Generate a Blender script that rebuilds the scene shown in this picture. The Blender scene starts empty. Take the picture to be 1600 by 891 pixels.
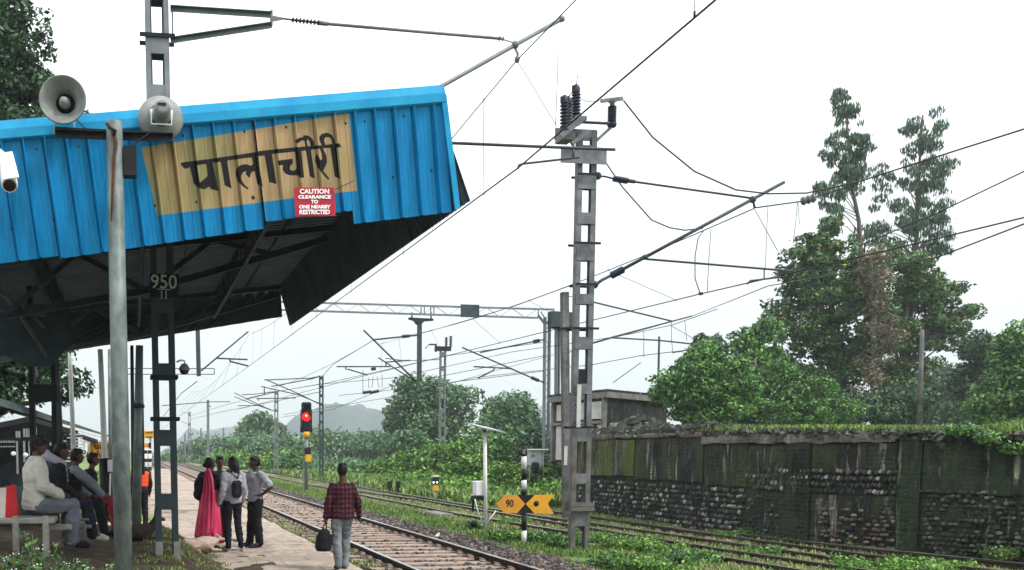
import bpy, math, random
import numpy as np
from mathutils import Vector, Matrix, noise
R = math.radians
random.seed(7)
rng = np.random.default_rng(11)
sc = bpy.context.scene
C = sc.collection

# ---------------------------------------------------------------- camera, world, sun, exposure
F_PX = 1540.0; PX0 = 430.0; PY0 = 829.0
PITCH = math.atan((PY0 - 704.5) / F_PX)            # looking slightly down, lens shifted up
YAW = math.atan((430 - 208) * math.cos(PITCH) / F_PX)   # turned right of the track direction
CAM = Vector((0, 0, 1.7))
cd = bpy.data.cameras.new('camera'); cam = bpy.data.objects.new('camera', cd); C.objects.link(cam)
cam.location = CAM; cam.rotation_euler = (R(90) - PITCH, 0, -YAW)
cd.sensor_width = 36; cd.lens = F_PX / 1600 * 36
cd.shift_x = (800 - PX0) / 1600; cd.shift_y = (PY0 - 445.5) / 1600
cd.clip_start = 0.1; cd.clip_end = 9000
sc.camera = cam
w = bpy.data.worlds.new('World'); sc.world = w; w.use_nodes = True
nt = w.node_tree; nt.nodes.clear()
out = nt.nodes.new('ShaderNodeOutputWorld'); bg = nt.nodes.new('ShaderNodeBackground')
sky = nt.nodes.new('ShaderNodeTexSky'); sky.sky_type = 'NISHITA'; sky.sun_disc = False
SUN_EL, SUN_AZ = R(52), R(128)
sky.sun_elevation = SUN_EL; sky.sun_rotation = SUN_AZ; sky.dust_density = 4; sky.air_density = 1
ovc = nt.nodes.new('ShaderNodeMix'); ovc.data_type = 'RGBA'          # overcast: white cloud layer over the blue
ovc.inputs[0].default_value = 0.82
ovc.inputs[7].default_value = (13.2, 13.9, 14.1, 1)
tcw = nt.nodes.new('ShaderNodeTexCoord'); spw = nt.nodes.new('ShaderNodeSeparateXYZ'); nt.links.new(tcw.outputs['Generated'], spw.inputs[0])
nzw = nt.nodes.new('ShaderNodeTexNoise'); nzw.inputs['Scale'].default_value = 1.6; nzw.inputs['Detail'].default_value = 5; nt.links.new(tcw.outputs['Generated'], nzw.inputs['Vector'])
maw = nt.nodes.new('ShaderNodeMath'); maw.operation = 'MULTIPLY_ADD'; maw.inputs[1].default_value = .22; nt.links.new(nzw.outputs['Fac'], maw.inputs[0]); nt.links.new(spw.outputs[2], maw.inputs[2])
crw = nt.nodes.new('ShaderNodeValToRGB'); nt.links.new(maw.outputs[0], crw.inputs[0])
ee = crw.color_ramp.elements; ee[0].position = .1; ee[0].color = (.37, .425, .445, 1); ee[1].position = .62; ee[1].color = (1, 1, 1, 1); e3 = ee.new(.3); e3.color = (.53, .56, .565, 1)
vmw = nt.nodes.new('ShaderNodeVectorMath'); vmw.operation = 'SCALE'; vmw.inputs[3].default_value = 15.5; nt.links.new(crw.outputs[0], vmw.inputs[0]); nt.links.new(vmw.outputs[0], ovc.inputs[7])
nt.links.new(sky.outputs[0], ovc.inputs[6]); nt.links.new(ovc.outputs[2], bg.inputs[0])
bg.inputs[1].default_value = 0.08
nt.links.new(bg.outputs[0], out.inputs[0])
sd = bpy.data.lights.new('sun', 'SUN'); sd.energy = 1.5; sd.angle = R(12); sd.color = (1, .97, .93)
so = bpy.data.objects.new('sun', sd); C.objects.link(so)
so.rotation_euler = Vector((math.sin(SUN_AZ) * math.cos(SUN_EL), math.cos(SUN_AZ) * math.cos(SUN_EL), math.sin(SUN_EL))).to_track_quat('Z', 'Y').to_euler()
so.location = (0, 0, 30)
sc.view_settings.view_transform = 'Standard'; sc.view_settings.look = 'None'
sc.view_settings.gamma = 1; sc.view_settings.exposure = 1.0
sc.render.engine = 'CYCLES'

# ---------------------------------------------------------------- photo geometry helpers
_Rt = Vector((math.cos(YAW), -math.sin(YAW), 0)); _F = Vector((math.sin(YAW), math.cos(YAW), 0)); _Z = Vector((0, 0, 1))
_fw = _F * math.cos(PITCH) - _Z * math.sin(PITCH); _up = _F * math.sin(PITCH) + _Z * math.cos(PITCH)
def ray(px, py): return _Rt * ((px - PX0) / F_PX) + _up * (-(py - PY0) / F_PX) + _fw
def gz(px, py, z=0.0):
    d = ray(px, py); return CAM + d * ((z - CAM.z) / d.z)
def gy(px, py, y):
    d = ray(px, py); return CAM + d * (y / d.y)
def gx(px, py, x):
    d = ray(px, py); return CAM + d * (x / d.x)
def gd(px, py, Z):                                   # at horizontal forward distance Z
    d = ray(px, py); return CAM + d * (Z / d.dot(_F))
def proj(P):
    v = P - CAM; zc = v.dot(_fw)
    return PX0 + F_PX * v.dot(_Rt) / zc, PY0 - F_PX * v.dot(_up) / zc

# ---------------------------------------------------------------- object helpers
_org = {}
def tag(o, label=None, cat=None, group=None, kind=None):
    if label: o['label'] = label
    if cat: o['category'] = cat
    if group: o['group'] = group
    if kind: o['kind'] = kind
    return o
def thing(name, label, cat, loc=(0, 0, 0), group=None):
    o = bpy.data.objects.new(name, None); C.objects.link(o); o.location = loc; o.empty_display_size = .2
    _org[o.name] = Vector(loc); return tag(o, label, cat, group)
def link(name, me, m, parent=None, world=True):
    if m is not None:
        me.materials.clear()
        for mm in (m if isinstance(m, (list, tuple)) else [m]): me.materials.append(mm)
    o = bpy.data.objects.new(name, me); C.objects.link(o)
    off = Vector((0, 0, 0))
    if parent is not None:
        o.parent = parent
        off = _org[parent.name]
        if world: me.transform(Matrix.Translation(-off))
        _org[o.name] = Vector(off)
    else: _org[o.name] = Vector((0, 0, 0))
    return o
def rebase(o):
    """move a lone mesh's origin to its base centre"""
    me = o.data; n = len(me.vertices)
    a = np.empty(n * 3); me.vertices.foreach_get('co', a); a = a.reshape(-1, 3)
    c = Vector(((a[:, 0].min() + a[:, 0].max()) / 2, (a[:, 1].min() + a[:, 1].max()) / 2, a[:, 2].min()))
    me.transform(Matrix.Translation(-c)); o.location = c; _org[o.name] = c; return o

def frame_of(d):
    d = d.normalized(); u = Vector((0, 0, 1)) if abs(d.z) < .95 else Vector((0, 1, 0))
    s = d.cross(u).normalized(); return s, s.cross(d).normalized()
class MB:
    def __init__(s): s.v = []; s.f = []; s.sm = []
    def add(s, vs, fs, smooth=False):
        b = len(s.v); s.v += [tuple(v) for v in vs]; s.f += [tuple(b + i for i in f) for f in fs]; s.sm += [smooth] * len(fs); return s
    def box(s, c, size, M=None, rz=0):
        c = Vector(c); hx, hy, hz = [q / 2 for q in size]; rm = M or Matrix.Rotation(rz, 3, 'Z')
        vs = [c + rm @ Vector((x * hx, y * hy, z * hz)) for z in (-1, 1) for y in (-1, 1) for x in (-1, 1)]
        return s.add(vs, [(0, 2, 3, 1), (4, 5, 7, 6), (0, 1, 5, 4), (2, 6, 7, 3), (0, 4, 6, 2), (1, 3, 7, 5)])
    def bbox(s, c, size, b=.01, rz=0):                # bevelled box
        c = Vector(c); h = Vector(size) / 2; rm = Matrix.Rotation(rz, 3, 'Z'); vs = []; fs = []
        n = 0
        idx = {}
        for sx in (-1, 1):
            for sy in (-1, 1):
                for sz in (-1, 1):
                    for k in range(3):
                        p = [sx * h.x, sy * h.y, sz * h.z]
                        for j in range(3):
                            if j != k: p[j] -= (sx, sy, sz)[j] * b
                        idx[(sx, sy, sz, k)] = len(vs); vs.append(c + rm @ Vector(p))
        for sx in (-1, 1):
            for sy in (-1, 1):
                for sz in (-1, 1): fs.append([idx[(sx, sy, sz, k)] for k in range(3)])
        for k in range(3):
            for sg in (-1, 1):
                a, b2 = [j for j in range(3) if j != k]; q = []
                for u, v in ((-1, -1), (1, -1), (1, 1), (-1, 1)):
                    t = [0, 0, 0]; t[k] = sg; t[a] = u; t[b2] = v; q.append(idx[(*t, k)])
                fs.append(q)
        for k in range(3):                             # edge strips
            a, b2 = [j for j in range(3) if j != k]
            for u in (-1, 1):
                for v in (-1, 1):
                    t0 = [0, 0, 0]; t1 = [0, 0, 0]; t0[k] = -1; t1[k] = 1
                    for t in (t0, t1): t[a] = u; t[b2] = v
                    fs.append([idx[(*t0, a)], idx[(*t1, a)], idx[(*t1, b2)], idx[(*t0, b2)]])
        return s.add(vs, fs)
    def bar(s, p0, p1, w, h=None, up=None):           # rectangular section bar
        p0 = Vector(p0); p1 = Vector(p1); h = h or w; d = (p1 - p0).normalized()
        if up is None: a, b = frame_of(d)
        else:
            a = d.cross(Vector(up)).normalized(); b = a.cross(d).normalized()
        vs = []
        for p in (p0, p1):
            for x, y in ((-1, -1), (1, -1), (1, 1), (-1, 1)): vs.append(p + a * (x * w / 2) + b * (y * h / 2))
        return s.add(vs, [(0, 1, 2, 3), (7, 6, 5, 4), (0, 4, 5, 1), (1, 5, 6, 2), (2, 6, 7, 3), (3, 7, 4, 0)])
    def angle(s, p0, p1, w, t=.008, up=(0, 0, 1), flip=1):   # L section
        p0 = Vector(p0); p1 = Vector(p1); d = (p1 - p0).normalized(); a = d.cross(Vector(up)).normalized() * flip; b = a.cross(d).normalized()
        if b.dot(Vector(up)) < 0: b = -b
        s.bar(p0 + a * (w / 2), p1 + a * (w / 2), w, t, up=b)
        s.bar(p0 + b * (w / 2 + t / 2), p1 + b * (w / 2 + t / 2), t, w, up=b); return s
    def tube(s, pts, r, n=8, caps=True, smooth=True):
        pts = [Vector(p) for p in pts]; k = len(pts)
        rr = r if isinstance(r, (list, tuple)) else [r] * k
        vs = []; fs = []; prev = None
        for i, p in enumerate(pts):
            d = (pts[min(i + 1, k - 1)] - pts[max(i - 1, 0)])
            if d.length < 1e-9: d = Vector((0, 0, 1))
            d.normalize()
            if prev is None: a, b = frame_of(d)
            else:
                a = prev - d * prev.dot(d)
                a = a.normalized() if a.length > 1e-6 else frame_of(d)[0]
                b = a.cross(d).normalized()
            prev = a
            for j in range(n):
                t = 2 * math.pi * j / n; vs.append(p + (a * math.cos(t) + b * math.sin(t)) * rr[i])
        for i in range(k - 1):
            for j in range(n):
                j2 = (j + 1) % n; fs.append((i * n + j, i * n + j2, (i + 1) * n + j2, (i + 1) * n + j))
        s.add(vs, fs, smooth)
        if caps:
            b0 = len(s.v) - len(vs)
            s.f.append(tuple(b0 + j for j in range(n))[::-1]); s.sm.append(False)
            s.f.append(tuple(b0 + (k - 1) * n + j for j in range(n))); s.sm.append(False)
        return s
    def loft(s, rings, caps=True, smooth=True):
        """rings: list of lists of points, same count"""
        n = len(rings[0]); vs = [p for r_ in rings for p in r_]; fs = []
        for i in range(len(rings) - 1):
            for j in range(n):
                j2 = (j + 1) % n; fs.append((i * n + j, i * n + j2, (i + 1) * n + j2, (i + 1) * n + j))
        if caps: fs.append(tuple(range(n))[::-1]); fs.append(tuple((len(rings) - 1) * n + j for j in range(n)))
        return s.add(vs, fs, smooth)
    def lathe(s, o, axis, prof, n=16, smooth=True):   # prof: [(dist along axis, radius)]
        o = Vector(o); ax = Vector(axis).normalized(); a, b = frame_of(ax)
        rings = [[o + ax * t + (a * math.cos(2 * math.pi * j / n) + b * math.sin(2 * math.pi * j / n)) * max(r_, 1e-4) for j in range(n)] for t, r_ in prof]
        return s.loft(rings, True, smooth)
    def prism(s, pts, d):                              # polygon pts extruded by vector d
        pts = [Vector(p) for p in pts]; d = Vector(d); n = len(pts)
        fs = [tuple(range(n)), tuple(range(n, 2 * n))[::-1]] + [(i, (i + 1) % n + 0, (i + 1) % n + n, i + n) for i in range(n)]
        return s.add(pts + [p + d for p in pts], fs)
    def ell(s, c, r, n=12, m=8, M=None):
        c = Vector(c); vs = []; fs = []; M = M or Matrix.Identity(3)
        rings = []
        for i in range(m + 1):
            t = math.pi * i / m; rr = max(math.sin(t), 1e-3)
            rings.append([c + M @ Vector((r[0] * rr * math.cos(2 * math.pi * j / n), r[1] * rr * math.sin(2 * math.pi * j / n), -r[2] * math.cos(t))) for j in range(n)])
        return s.loft(rings)
    def mesh(s, name):
        me = bpy.data.meshes.new(name); me.from_pydata(s.v, [], s.f); me.validate()
        if len(me.polygons) == len(s.sm): me.polygons.foreach_set('use_smooth', s.sm)
        me.update(); return me
    def build(s, name, m, parent=None, base=False):
        o = link(name, s.mesh(name), m, parent)
        if base and parent is None: rebase(o)
        return o
def np_mesh(name, V, Fq, smooth=False):
    me = bpy.data.meshes.new(name); V = np.asarray(V, dtype=np.float32); Fq = np.asarray(Fq, dtype=np.int32); k = Fq.shape[1]
    me.vertices.add(len(V)); me.vertices.foreach_set('co', V.ravel())
    me.loops.add(Fq.size); me.loops.foreach_set('vertex_index', Fq.ravel())
    me.polygons.add(len(Fq)); me.polygons.foreach_set('loop_start', np.arange(0, Fq.size, k, dtype=np.int32))
    try: me.polygons.foreach_set('loop_total', np.full(len(Fq), k, dtype=np.int32))
    except Exception: pass
    me.polygons.foreach_set('use_smooth', [smooth] * len(Fq))
    me.update(calc_edges=True); return me
def copy_tree(o, parent=None):
    c = o.copy(); C.objects.link(c)
    if parent is not None: c.parent = parent
    for ch in o.children: copy_tree(ch, c)
    return c
def text_mesh(body, size, bold=0.0, align='CENTER', res=3, xs=1.0):
    cu = bpy.data.curves.new('t', 'FONT'); cu.body = body; cu.size = size; cu.offset = bold; cu.align_x = align; cu.align_y = 'CENTER'
    cu.resolution_u = res; cu.extrude = .0015
    o = bpy.data.objects.new('t', cu); C.objects.link(o)
    me = bpy.data.meshes.new_from_object(o.evaluated_get(bpy.context.evaluated_depsgraph_get()))
    bpy.data.objects.remove(o); bpy.data.curves.remove(cu)
    if xs != 1: me.transform(Matrix.Scale(xs, 4, (1, 0, 0)))
    return me
def place_text(body, size, at, right, up, m, parent, name='lettering', bold=0., xs=1.0):
    me = text_mesh(body, size, bold, xs=xs)
    r_ = Vector(right).normalized(); u_ = Vector(up).normalized(); n_ = r_.cross(u_)
    M = Matrix((r_, u_, n_)).transposed().to_4x4(); M.translation = Vector(at)
    me.transform(M); return link(name, me, m, parent)

# ---------------------------------------------------------------- materials
M = {}
def nodes_of(name):
    m = bpy.data.materials.new(name); m.use_nodes = True; n = m.node_tree; return m, n, n.nodes['Principled BSDF']
def N(n, t, **kw):
    x = n.nodes.new(t)
    for k, v in kw.items(): setattr(x, k, v)
    return x
def ramp(n, stops, fac=None):
    r_ = n.nodes.new('ShaderNodeValToRGB'); e = r_.color_ramp.elements
    while len(e) > 1: e.remove(e[-1])
    e[0].position, e[0].color = stops[0][0], (*stops[0][1], 1)
    for p, c in stops[1:]:
        q = e.new(p); q.color = (*c, 1)
    if fac is not None: n.links.new(fac, r_.inputs[0])
    return r_
def coords(n, scale=(1, 1, 1), kind='Object'):
    tc = N(n, 'ShaderNodeTexCoord'); mp = N(n, 'ShaderNodeMapping'); mp.inputs['Scale'].default_value = scale
    n.links.new(tc.outputs[kind], mp.inputs[0]); return mp.outputs[0]
def noise_n(n, vec, scale, detail=4, rough=.6, dist=0):
    t = N(n, 'ShaderNodeTexNoise'); t.inputs['Scale'].default_value = scale; t.inputs['Detail'].default_value = detail
    t.inputs['Roughness'].default_value = rough; t.inputs['Distortion'].default_value = dist
    n.links.new(vec, t.inputs['Vector']); return t.outputs['Fac']
def bump(n, b, h, strength, dist=.01):
    bp = N(n, 'ShaderNodeBump'); bp.inputs['Strength'].default_value = strength; bp.inputs['Distance'].default_value = dist
    n.links.new(h, bp.inputs['Height']); n.links.new(bp.outputs[0], b.inputs['Normal']); return bp
def mat(name, c1, c2=None, scale=6, rough=.7, metal=0, bmp=.3, stretch=(1, 1, 1), c3=None, spec=.2, bd=.01, pos=(.35, .65), detail=5):
    m, n, b = nodes_of(name)
    b.inputs['Roughness'].default_value = rough; b.inputs['Metallic'].default_value = metal; b.inputs['Specular IOR Level'].default_value = spec
    if c2 is None: c2 = tuple(q * .75 for q in c1)
    v = coords(n, stretch); f = noise_n(n, v, scale, detail)
    st = [(pos[0], c1), (pos[1], c2)]
    if c3: st = [(pos[0], c1), (.5, c2), (pos[1], c3)]
    r_ = ramp(n, st, f); n.links.new(r_.outputs[0], b.inputs['Base Color'])
    if bmp: bump(n, b, noise_n(n, v, scale * 5, 3), bmp, bd)
    M[name] = m; return m
def leafmat(name, dark, light, extra=None, tr=.18):
    m, n, b = nodes_of(name); n.nodes.remove(b)
    o = n.nodes['Material Output']; g = N(n, 'ShaderNodeNewGeometry')
    st = [(0, tuple(q * .8 for q in dark)), (.55, dark), (.92, tuple(q * 1.2 for q in light))] + ([(.96, light), (.965, extra), (1, extra)] if extra else [])
    r_ = ramp(n, st, g.outputs['Random Per Island'])
    nz = noise_n(n, coords(n), .7, 2)
    mx = N(n, 'ShaderNodeMix', data_type='RGBA', blend_type='MULTIPLY'); mx.inputs[0].default_value = .7
    rr = ramp(n, [(.35, (.6, .65, .6)), (.65, (1.4, 1.3, 1.15))], nz)
    n.links.new(r_.outputs[0], mx.inputs[6]); n.links.new(rr.outputs[0], mx.inputs[7])
    d = N(n, 'ShaderNodeBsdfPrincipled'); t = N(n, 'ShaderNodeBsdfTranslucent'); s = N(n, 'ShaderNodeMixShader'); s.inputs[0].default_value = tr
    d.inputs['Roughness'].default_value = .55; d.inputs['Specular IOR Level'].default_value = .35
    for q in (d.inputs['Base Color'], t.inputs[0]): n.links.new(mx.outputs[2], q)
    n.links.new(d.outputs[0], s.inputs[1]); n.links.new(t.outputs[0], s.inputs[2]); n.links.new(s.outputs[0], o.inputs[0])
    M[name] = m; return m
mat('galv', (.2, .22, .235), (.13, .145, .16), 3, .55, .3, .15)
mat('galv_light', (.19, .225, .215), (.075, .1, .095), 9, .5, .2, .25, (1, 1, .5))
mat('mast_dark', (.045, .065, .075), (.03, .045, .05), 3, .6, .2, .1)
mat('mast_foot', (.3, .3, .29), (.2, .2, .19), 6, .7, 0, .2)
mat('mast_grey', (.17, .182, .2), (.09, .098, .108), 5, .6, .2, .2)
mat('mast_old', (.15, .145, .13), (.075, .072, .064), 5, .75, .05, .4)
mat('tube_dark', (.06, .07, .08), (.04, .05, .055), 5, .55, .3, .1)
mat('wire', (.04, .045, .05), (.025, .028, .032), 5, .6, .2, 0)
mat('porcelain', (.025, .03, .055), (.015, .018, .035), 6, .25, 0, 0)
mat('steel_black', (.012, .014, .018), (.006, .008, .01), 6, .6, 0, .1)
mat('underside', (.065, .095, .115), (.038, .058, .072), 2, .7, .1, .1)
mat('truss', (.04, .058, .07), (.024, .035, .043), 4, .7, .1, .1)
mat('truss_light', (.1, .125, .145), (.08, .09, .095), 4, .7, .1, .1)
mat('flash_blue', (.02, .33, .58), (.01, .25, .5), 4, .35, 0, .05)
mat('white_paint', (.72, .73, .72), (.55, .56, .55), 5, .5, 0, .05)
mat('horn_grey', (.27, .29, .275), (.16, .175, .17), 6, .5, 0, .1)
mat('white_plastic', (.75, .76, .77), (.65, .66, .67), 5, .35, 0, 0)
mat('yellow_paint', (.72, .36, .025), (.6, .29, .02), 4, .5, 0, .1)
mat('orange_paint', (.68, .3, .035), (.55, .24, .03), 4, .5, 0, .1)
mat('black_paint', (.014, .014, .015), (.008, .008, .009), 6, .55, 0, .1)
mat('red_sign', (.42, .02, .045), (.3, .012, .03), 3, .45, 0, .05)
mat('sign_white', (.85, .8, .8), (.75, .7, .7), 3, .5, 0, 0)
mat('plate_number', (.5, .52, .54), (.35, .37, .39), 30, .6, 0, 0)
mat('rust', (.13, .055, .03), (.07, .035, .025), 12, .85, .1, .5)
mat('rail_side', (.045, .03, .025), (.025, .02, .018), 8, .8, .2, .3)
mat('rail_top', (.62, .6, .58), (.42, .4, .38), 12, .22, .85, .1, (1, .05, 1))
mat('concrete', (.2, .195, .18), (.11, .107, .1), 3, .85, 0, .4)
mat('sleeper', (.34, .27, .22), (.2, .155, .13), 7, .9, 0, .5)
mat('stone', (.16, .135, .12), (.055, .048, .045), 9, .9, 0, .6)
mat('bark', (.16, .14, .11), (.07, .06, .05), 8, .9, 0, .8, (1, 1, .3))
mat('bark_pale', (.36, .34, .3), (.2, .19, .16), 6, .85, 0, .5, (1, 1, .3))
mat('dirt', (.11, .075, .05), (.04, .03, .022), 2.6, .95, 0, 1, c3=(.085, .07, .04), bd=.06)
mat('rubble', (.12, .12, .11), (.05, .055, .05), 5, .95, 0, .8)
mat('skin', (.085, .045, .03), (.065, .034, .023), 8, .55, 0, 0)
mat('hair', (.009, .008, .009), (.004, .004, .004), 40, .5, 0, .4, (1, 1, .2))
mat('cream_cloth', (.5, .5, .45), (.38, .38, .34), 3, .9, 0, .3, bd=.02)
mat('grey_cloth', (.2, .22, .25), (.13, .145, .17), 3, .9, 0, .3, bd=.02)
mat('pale_grey_cloth', (.33, .34, .39), (.24, .25, .29), 4, .9, 0, .3, bd=.02)
mat('trouser_grey', (.13, .15, .18), (.075, .09, .11), 4, .9, 0, .4, bd=.02)
mat('jeans', (.2, .22, .23), (.07, .08, .095), 4, .9, 0, .4, (1, 1, .4), bd=.02)
mat('black_cloth', (.012, .013, .017), (.006, .007, .009), 6, .9, 0, .3, bd=.02)
mat('dark_cloth', (.022, .022, .035), (.012, .012, .018), 4, .9, 0, .3, bd=.02)
mat('sari', (.74, .1, .2), (.45, .02, .08), 7, .75, 0, .4, (1, 1, .25), bd=.02)
mat('sari_border', (.6, .28, .3), (.45, .18, .2), 14, .75, 0, .2)
mat('orange_vest', (.8, .09, .025), (.62, .06, .02), 4, .8, 0, .2, bd=.02)
mat('maroon_check', (.12, .02, .035), (.12, .02, .035), 4, .9, 0, .2)
mat('red_print', (.28, .03, .05), (.12, .015, .03), 26, .9, 0, .2)
mat('fur_brown', (.06, .045, .035), (.03, .024, .02), 12, .9, 0, .5)
mat('fur_pale', (.5, .4, .33), (.34, .25, .2), 9, .9, 0, .5)
mat('white_shoe', (.6, .6, .58), (.45, .45, .44), 8, .6, 0, .1)
mat('bag_red', (.5, .02, .03), (.38, .015, .022), 5, .6, 0, .1)
mat('bag_white', (.6, .55, .5), (.48, .43, .4), 6, .6, 0, .1)
mat('bench', (.3, .29, .26), (.16, .155, .14), 6, .8, 0, .4)
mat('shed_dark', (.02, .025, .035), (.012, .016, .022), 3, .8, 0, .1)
mat('shed_roof', (.09, .12, .13), (.04, .055, .06), 3, .7, .1, .3)
mat('pale_wall', (.55, .55, .54), (.38, .38, .37), 2.5, .85, 0, .2)
mat('lens_black', (.01, .01, .012), (.008, .008, .01), 6, .12, 0, 0, spec=.6)
mat('hill', (.055, .095, .09), (.028, .055, .058), .05, 1, 0, 0)  # bluish tone puts part of the distance haze into the hill colour
mat('solar', (.35, .38, .4), (.28, .3, .33), 6, .3, .1, 0)
for nm, col, e in (('lamp_red', (1, .01, .008), .9), ('lamp_red_core', (1, .35, .28), 1.6), ('lamp_white', (.9, .95, 1), .9)):
    m, n, b = nodes_of(nm); b.inputs['Base Color'].default_value = (*col, 1); b.inputs['Emission Color'].default_value = (*col, 1); b.inputs['Emission Strength'].default_value = e; M[nm] = m
# red/black check shirt: woven squares
m = M['maroon_check']; n = m.node_tree; b = n.nodes['Principled BSDF']
v = coords(n); sx = N(n, 'ShaderNodeSeparateXYZ'); n.links.new(v, sx.inputs[0])
def band(src, k, th, ph=0.0):
    a = N(n, 'ShaderNodeMath', operation='MULTIPLY_ADD'); a.inputs[1].default_value = k; a.inputs[2].default_value = ph; n.links.new(src, a.inputs[0])
    f_ = N(n, 'ShaderNodeMath', operation='FRACT'); n.links.new(a.outputs[0], f_.inputs[0])
    g_ = N(n, 'ShaderNodeMath', operation='GREATER_THAN'); g_.inputs[1].default_value = th; n.links.new(f_.outputs[0], g_.inputs[0]); return g_.outputs[0]
ad = N(n, 'ShaderNodeMath', operation='ADD'); n.links.new(band(sx.outputs[0], 17, .6), ad.inputs[0]); n.links.new(band(sx.outputs[2], 15, .6), ad.inputs[1])
hf = N(n, 'ShaderNodeMath', operation='MULTIPLY'); hf.inputs[1].default_value = .5; n.links.new(ad.outputs[0], hf.inputs[0])
rr = ramp(n, [(0, (.02, .006, .011)), (.5, (.045, .009, .017)), (1, (.105, .032, .042))], hf.outputs[0]); n.links.new(rr.outputs[0], b.inputs['Base Color'])
leafmat('leaf_dark', (0.022, 0.054, 0.030), (0.074, 0.162, 0.067))
leafmat('leaf_mid', (0.044, 0.115, 0.033), (0.155, 0.338, 0.080))
leafmat('leaf_bright', (.05, .14, .018), (.2, .38, .06))
leafmat('leaf_euca', (.03, .075, .045), (.085, .17, .09), tr=.12)
leafmat('leaf_yellowing', (.03, .085, .03), (.11, .23, .07), (.45, .33, .06))
leafmat('leaf_dry', (0.107, 0.101, 0.074), (0.222, 0.189, 0.141), tr=.2)
leafmat('leaf_far', (0.047, 0.114, 0.057), (0.143, 0.288, 0.117))
leafmat('grass', (.07, .14, .025), (.2, .31, .07))
leafmat('grass_dry', (.12, .17, .05), (.3, .36, .13))
leafmat('weed', (.06, .13, .03), (.2, .33, .09), (.6, .62, .5))
# corrugated blue sheet with the tan name panel and the painted letters (marks carried on vertex attributes)
m, n, b = nodes_of('blue_sheet'); M['blue_sheet'] = m
b.inputs['Roughness'].default_value = .5; b.inputs['Specular IOR Level'].default_value = .2
v = coords(n); nz = noise_n(n, v, 1.3, 4); r1 = ramp(n, [(.3, (.0, .185, .43)), (.7, (.001, .235, .52))], nz)
nz2 = noise_n(n, coords(n, (1, 1, .6)), .9, 4); r2 = ramp(n, [(.42, (.26, .245, .11)), (.52, (.37, .28, .145)), (.68, (.42, .3, .165))], nz2)
def attr(nm):
    a = N(n, 'ShaderNodeAttribute'); a.attribute_name = nm; return a.outputs['Fac']
def thr(src, wd=.35):
    mr = N(n, 'ShaderNodeMapRange'); mr.inputs['From Min'].default_value = -wd; mr.inputs['From Max'].default_value = wd; n.links.new(src, mr.inputs['Value']); return mr.outputs[0]
mx = N(n, 'ShaderNodeMix', data_type='RGBA'); n.links.new(thr(attr('panel')), mx.inputs[0]); n.links.new(r1.outputs[0], mx.inputs[6]); n.links.new(r2.outputs[0], mx.inputs[7])
mx2 = N(n, 'ShaderNodeMix', data_type='RGBA'); n.links.new(thr(attr('ink')), mx2.inputs[0]); n.links.new(mx.outputs[2], mx2.inputs[6]); mx2.inputs[7].default_value = (.01, .01, .012, 1)
n.links.new(mx2.outputs[2], b.inputs['Base Color']); bump(n, b, noise_n(n, v, 9, 3), .08, .01)
# ballast / platform / ground sheets
def groundmat(name, a, b_, c, sc1, sc2, bs, bd=.03):
    m, n, b = nodes_of(name); b.inputs['Roughness'].default_value = .95; b.inputs['Specular IOR Level'].default_value = .2
    v = coords(n); f1 = noise_n(n, v, sc1, 6, .65); f2 = noise_n(n, v, sc2, 5, .7)
    r_ = ramp(n, [(.36, a), (.52, b_), (.66, c)], f1); r2 = ramp(n, [(.3, (.6, .6, .6)), (.7, (1.3, 1.3, 1.3))], f2)
    mx = N(n, 'ShaderNodeMix', data_type='RGBA', blend_type='MULTIPLY'); mx.inputs[0].default_value = 1
    n.links.new(r_.outputs[0], mx.inputs[6]); n.links.new(r2.outputs[0], mx.inputs[7]); n.links.new(mx.outputs[2], b.inputs['Base Color'])
    bump(n, b, f2, bs, bd); M[name] = m; return m
groundmat('ground', (.1, .17, .045), (.14, .22, .06), (.2, .22, .09), .35, 3, .8)
groundmat('field', (.06, .105, .032), (.1, .165, .045), (.14, .2, .07), .12, 2.2, .8)
groundmat('ballast_bed', (.06, .048, .042), (.085, .068, .058), (.045, .038, .034), 1.2, 22, 1.0, .06)
groundmat('platform', (.31, .26, .215), (.38, .325, .275), (.09, .07, .052), .5, 5, .8, .04)
groundmat('siding_bed', (.11, .13, .055), (.17, .17, .09), (.17, .14, .1), .8, 14, .9, .05)
groundmat('ramp_top', (.12, .2, .04), (.2, .3, .07), (.24, .33, .1), .6, 8, .8, .05)
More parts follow.
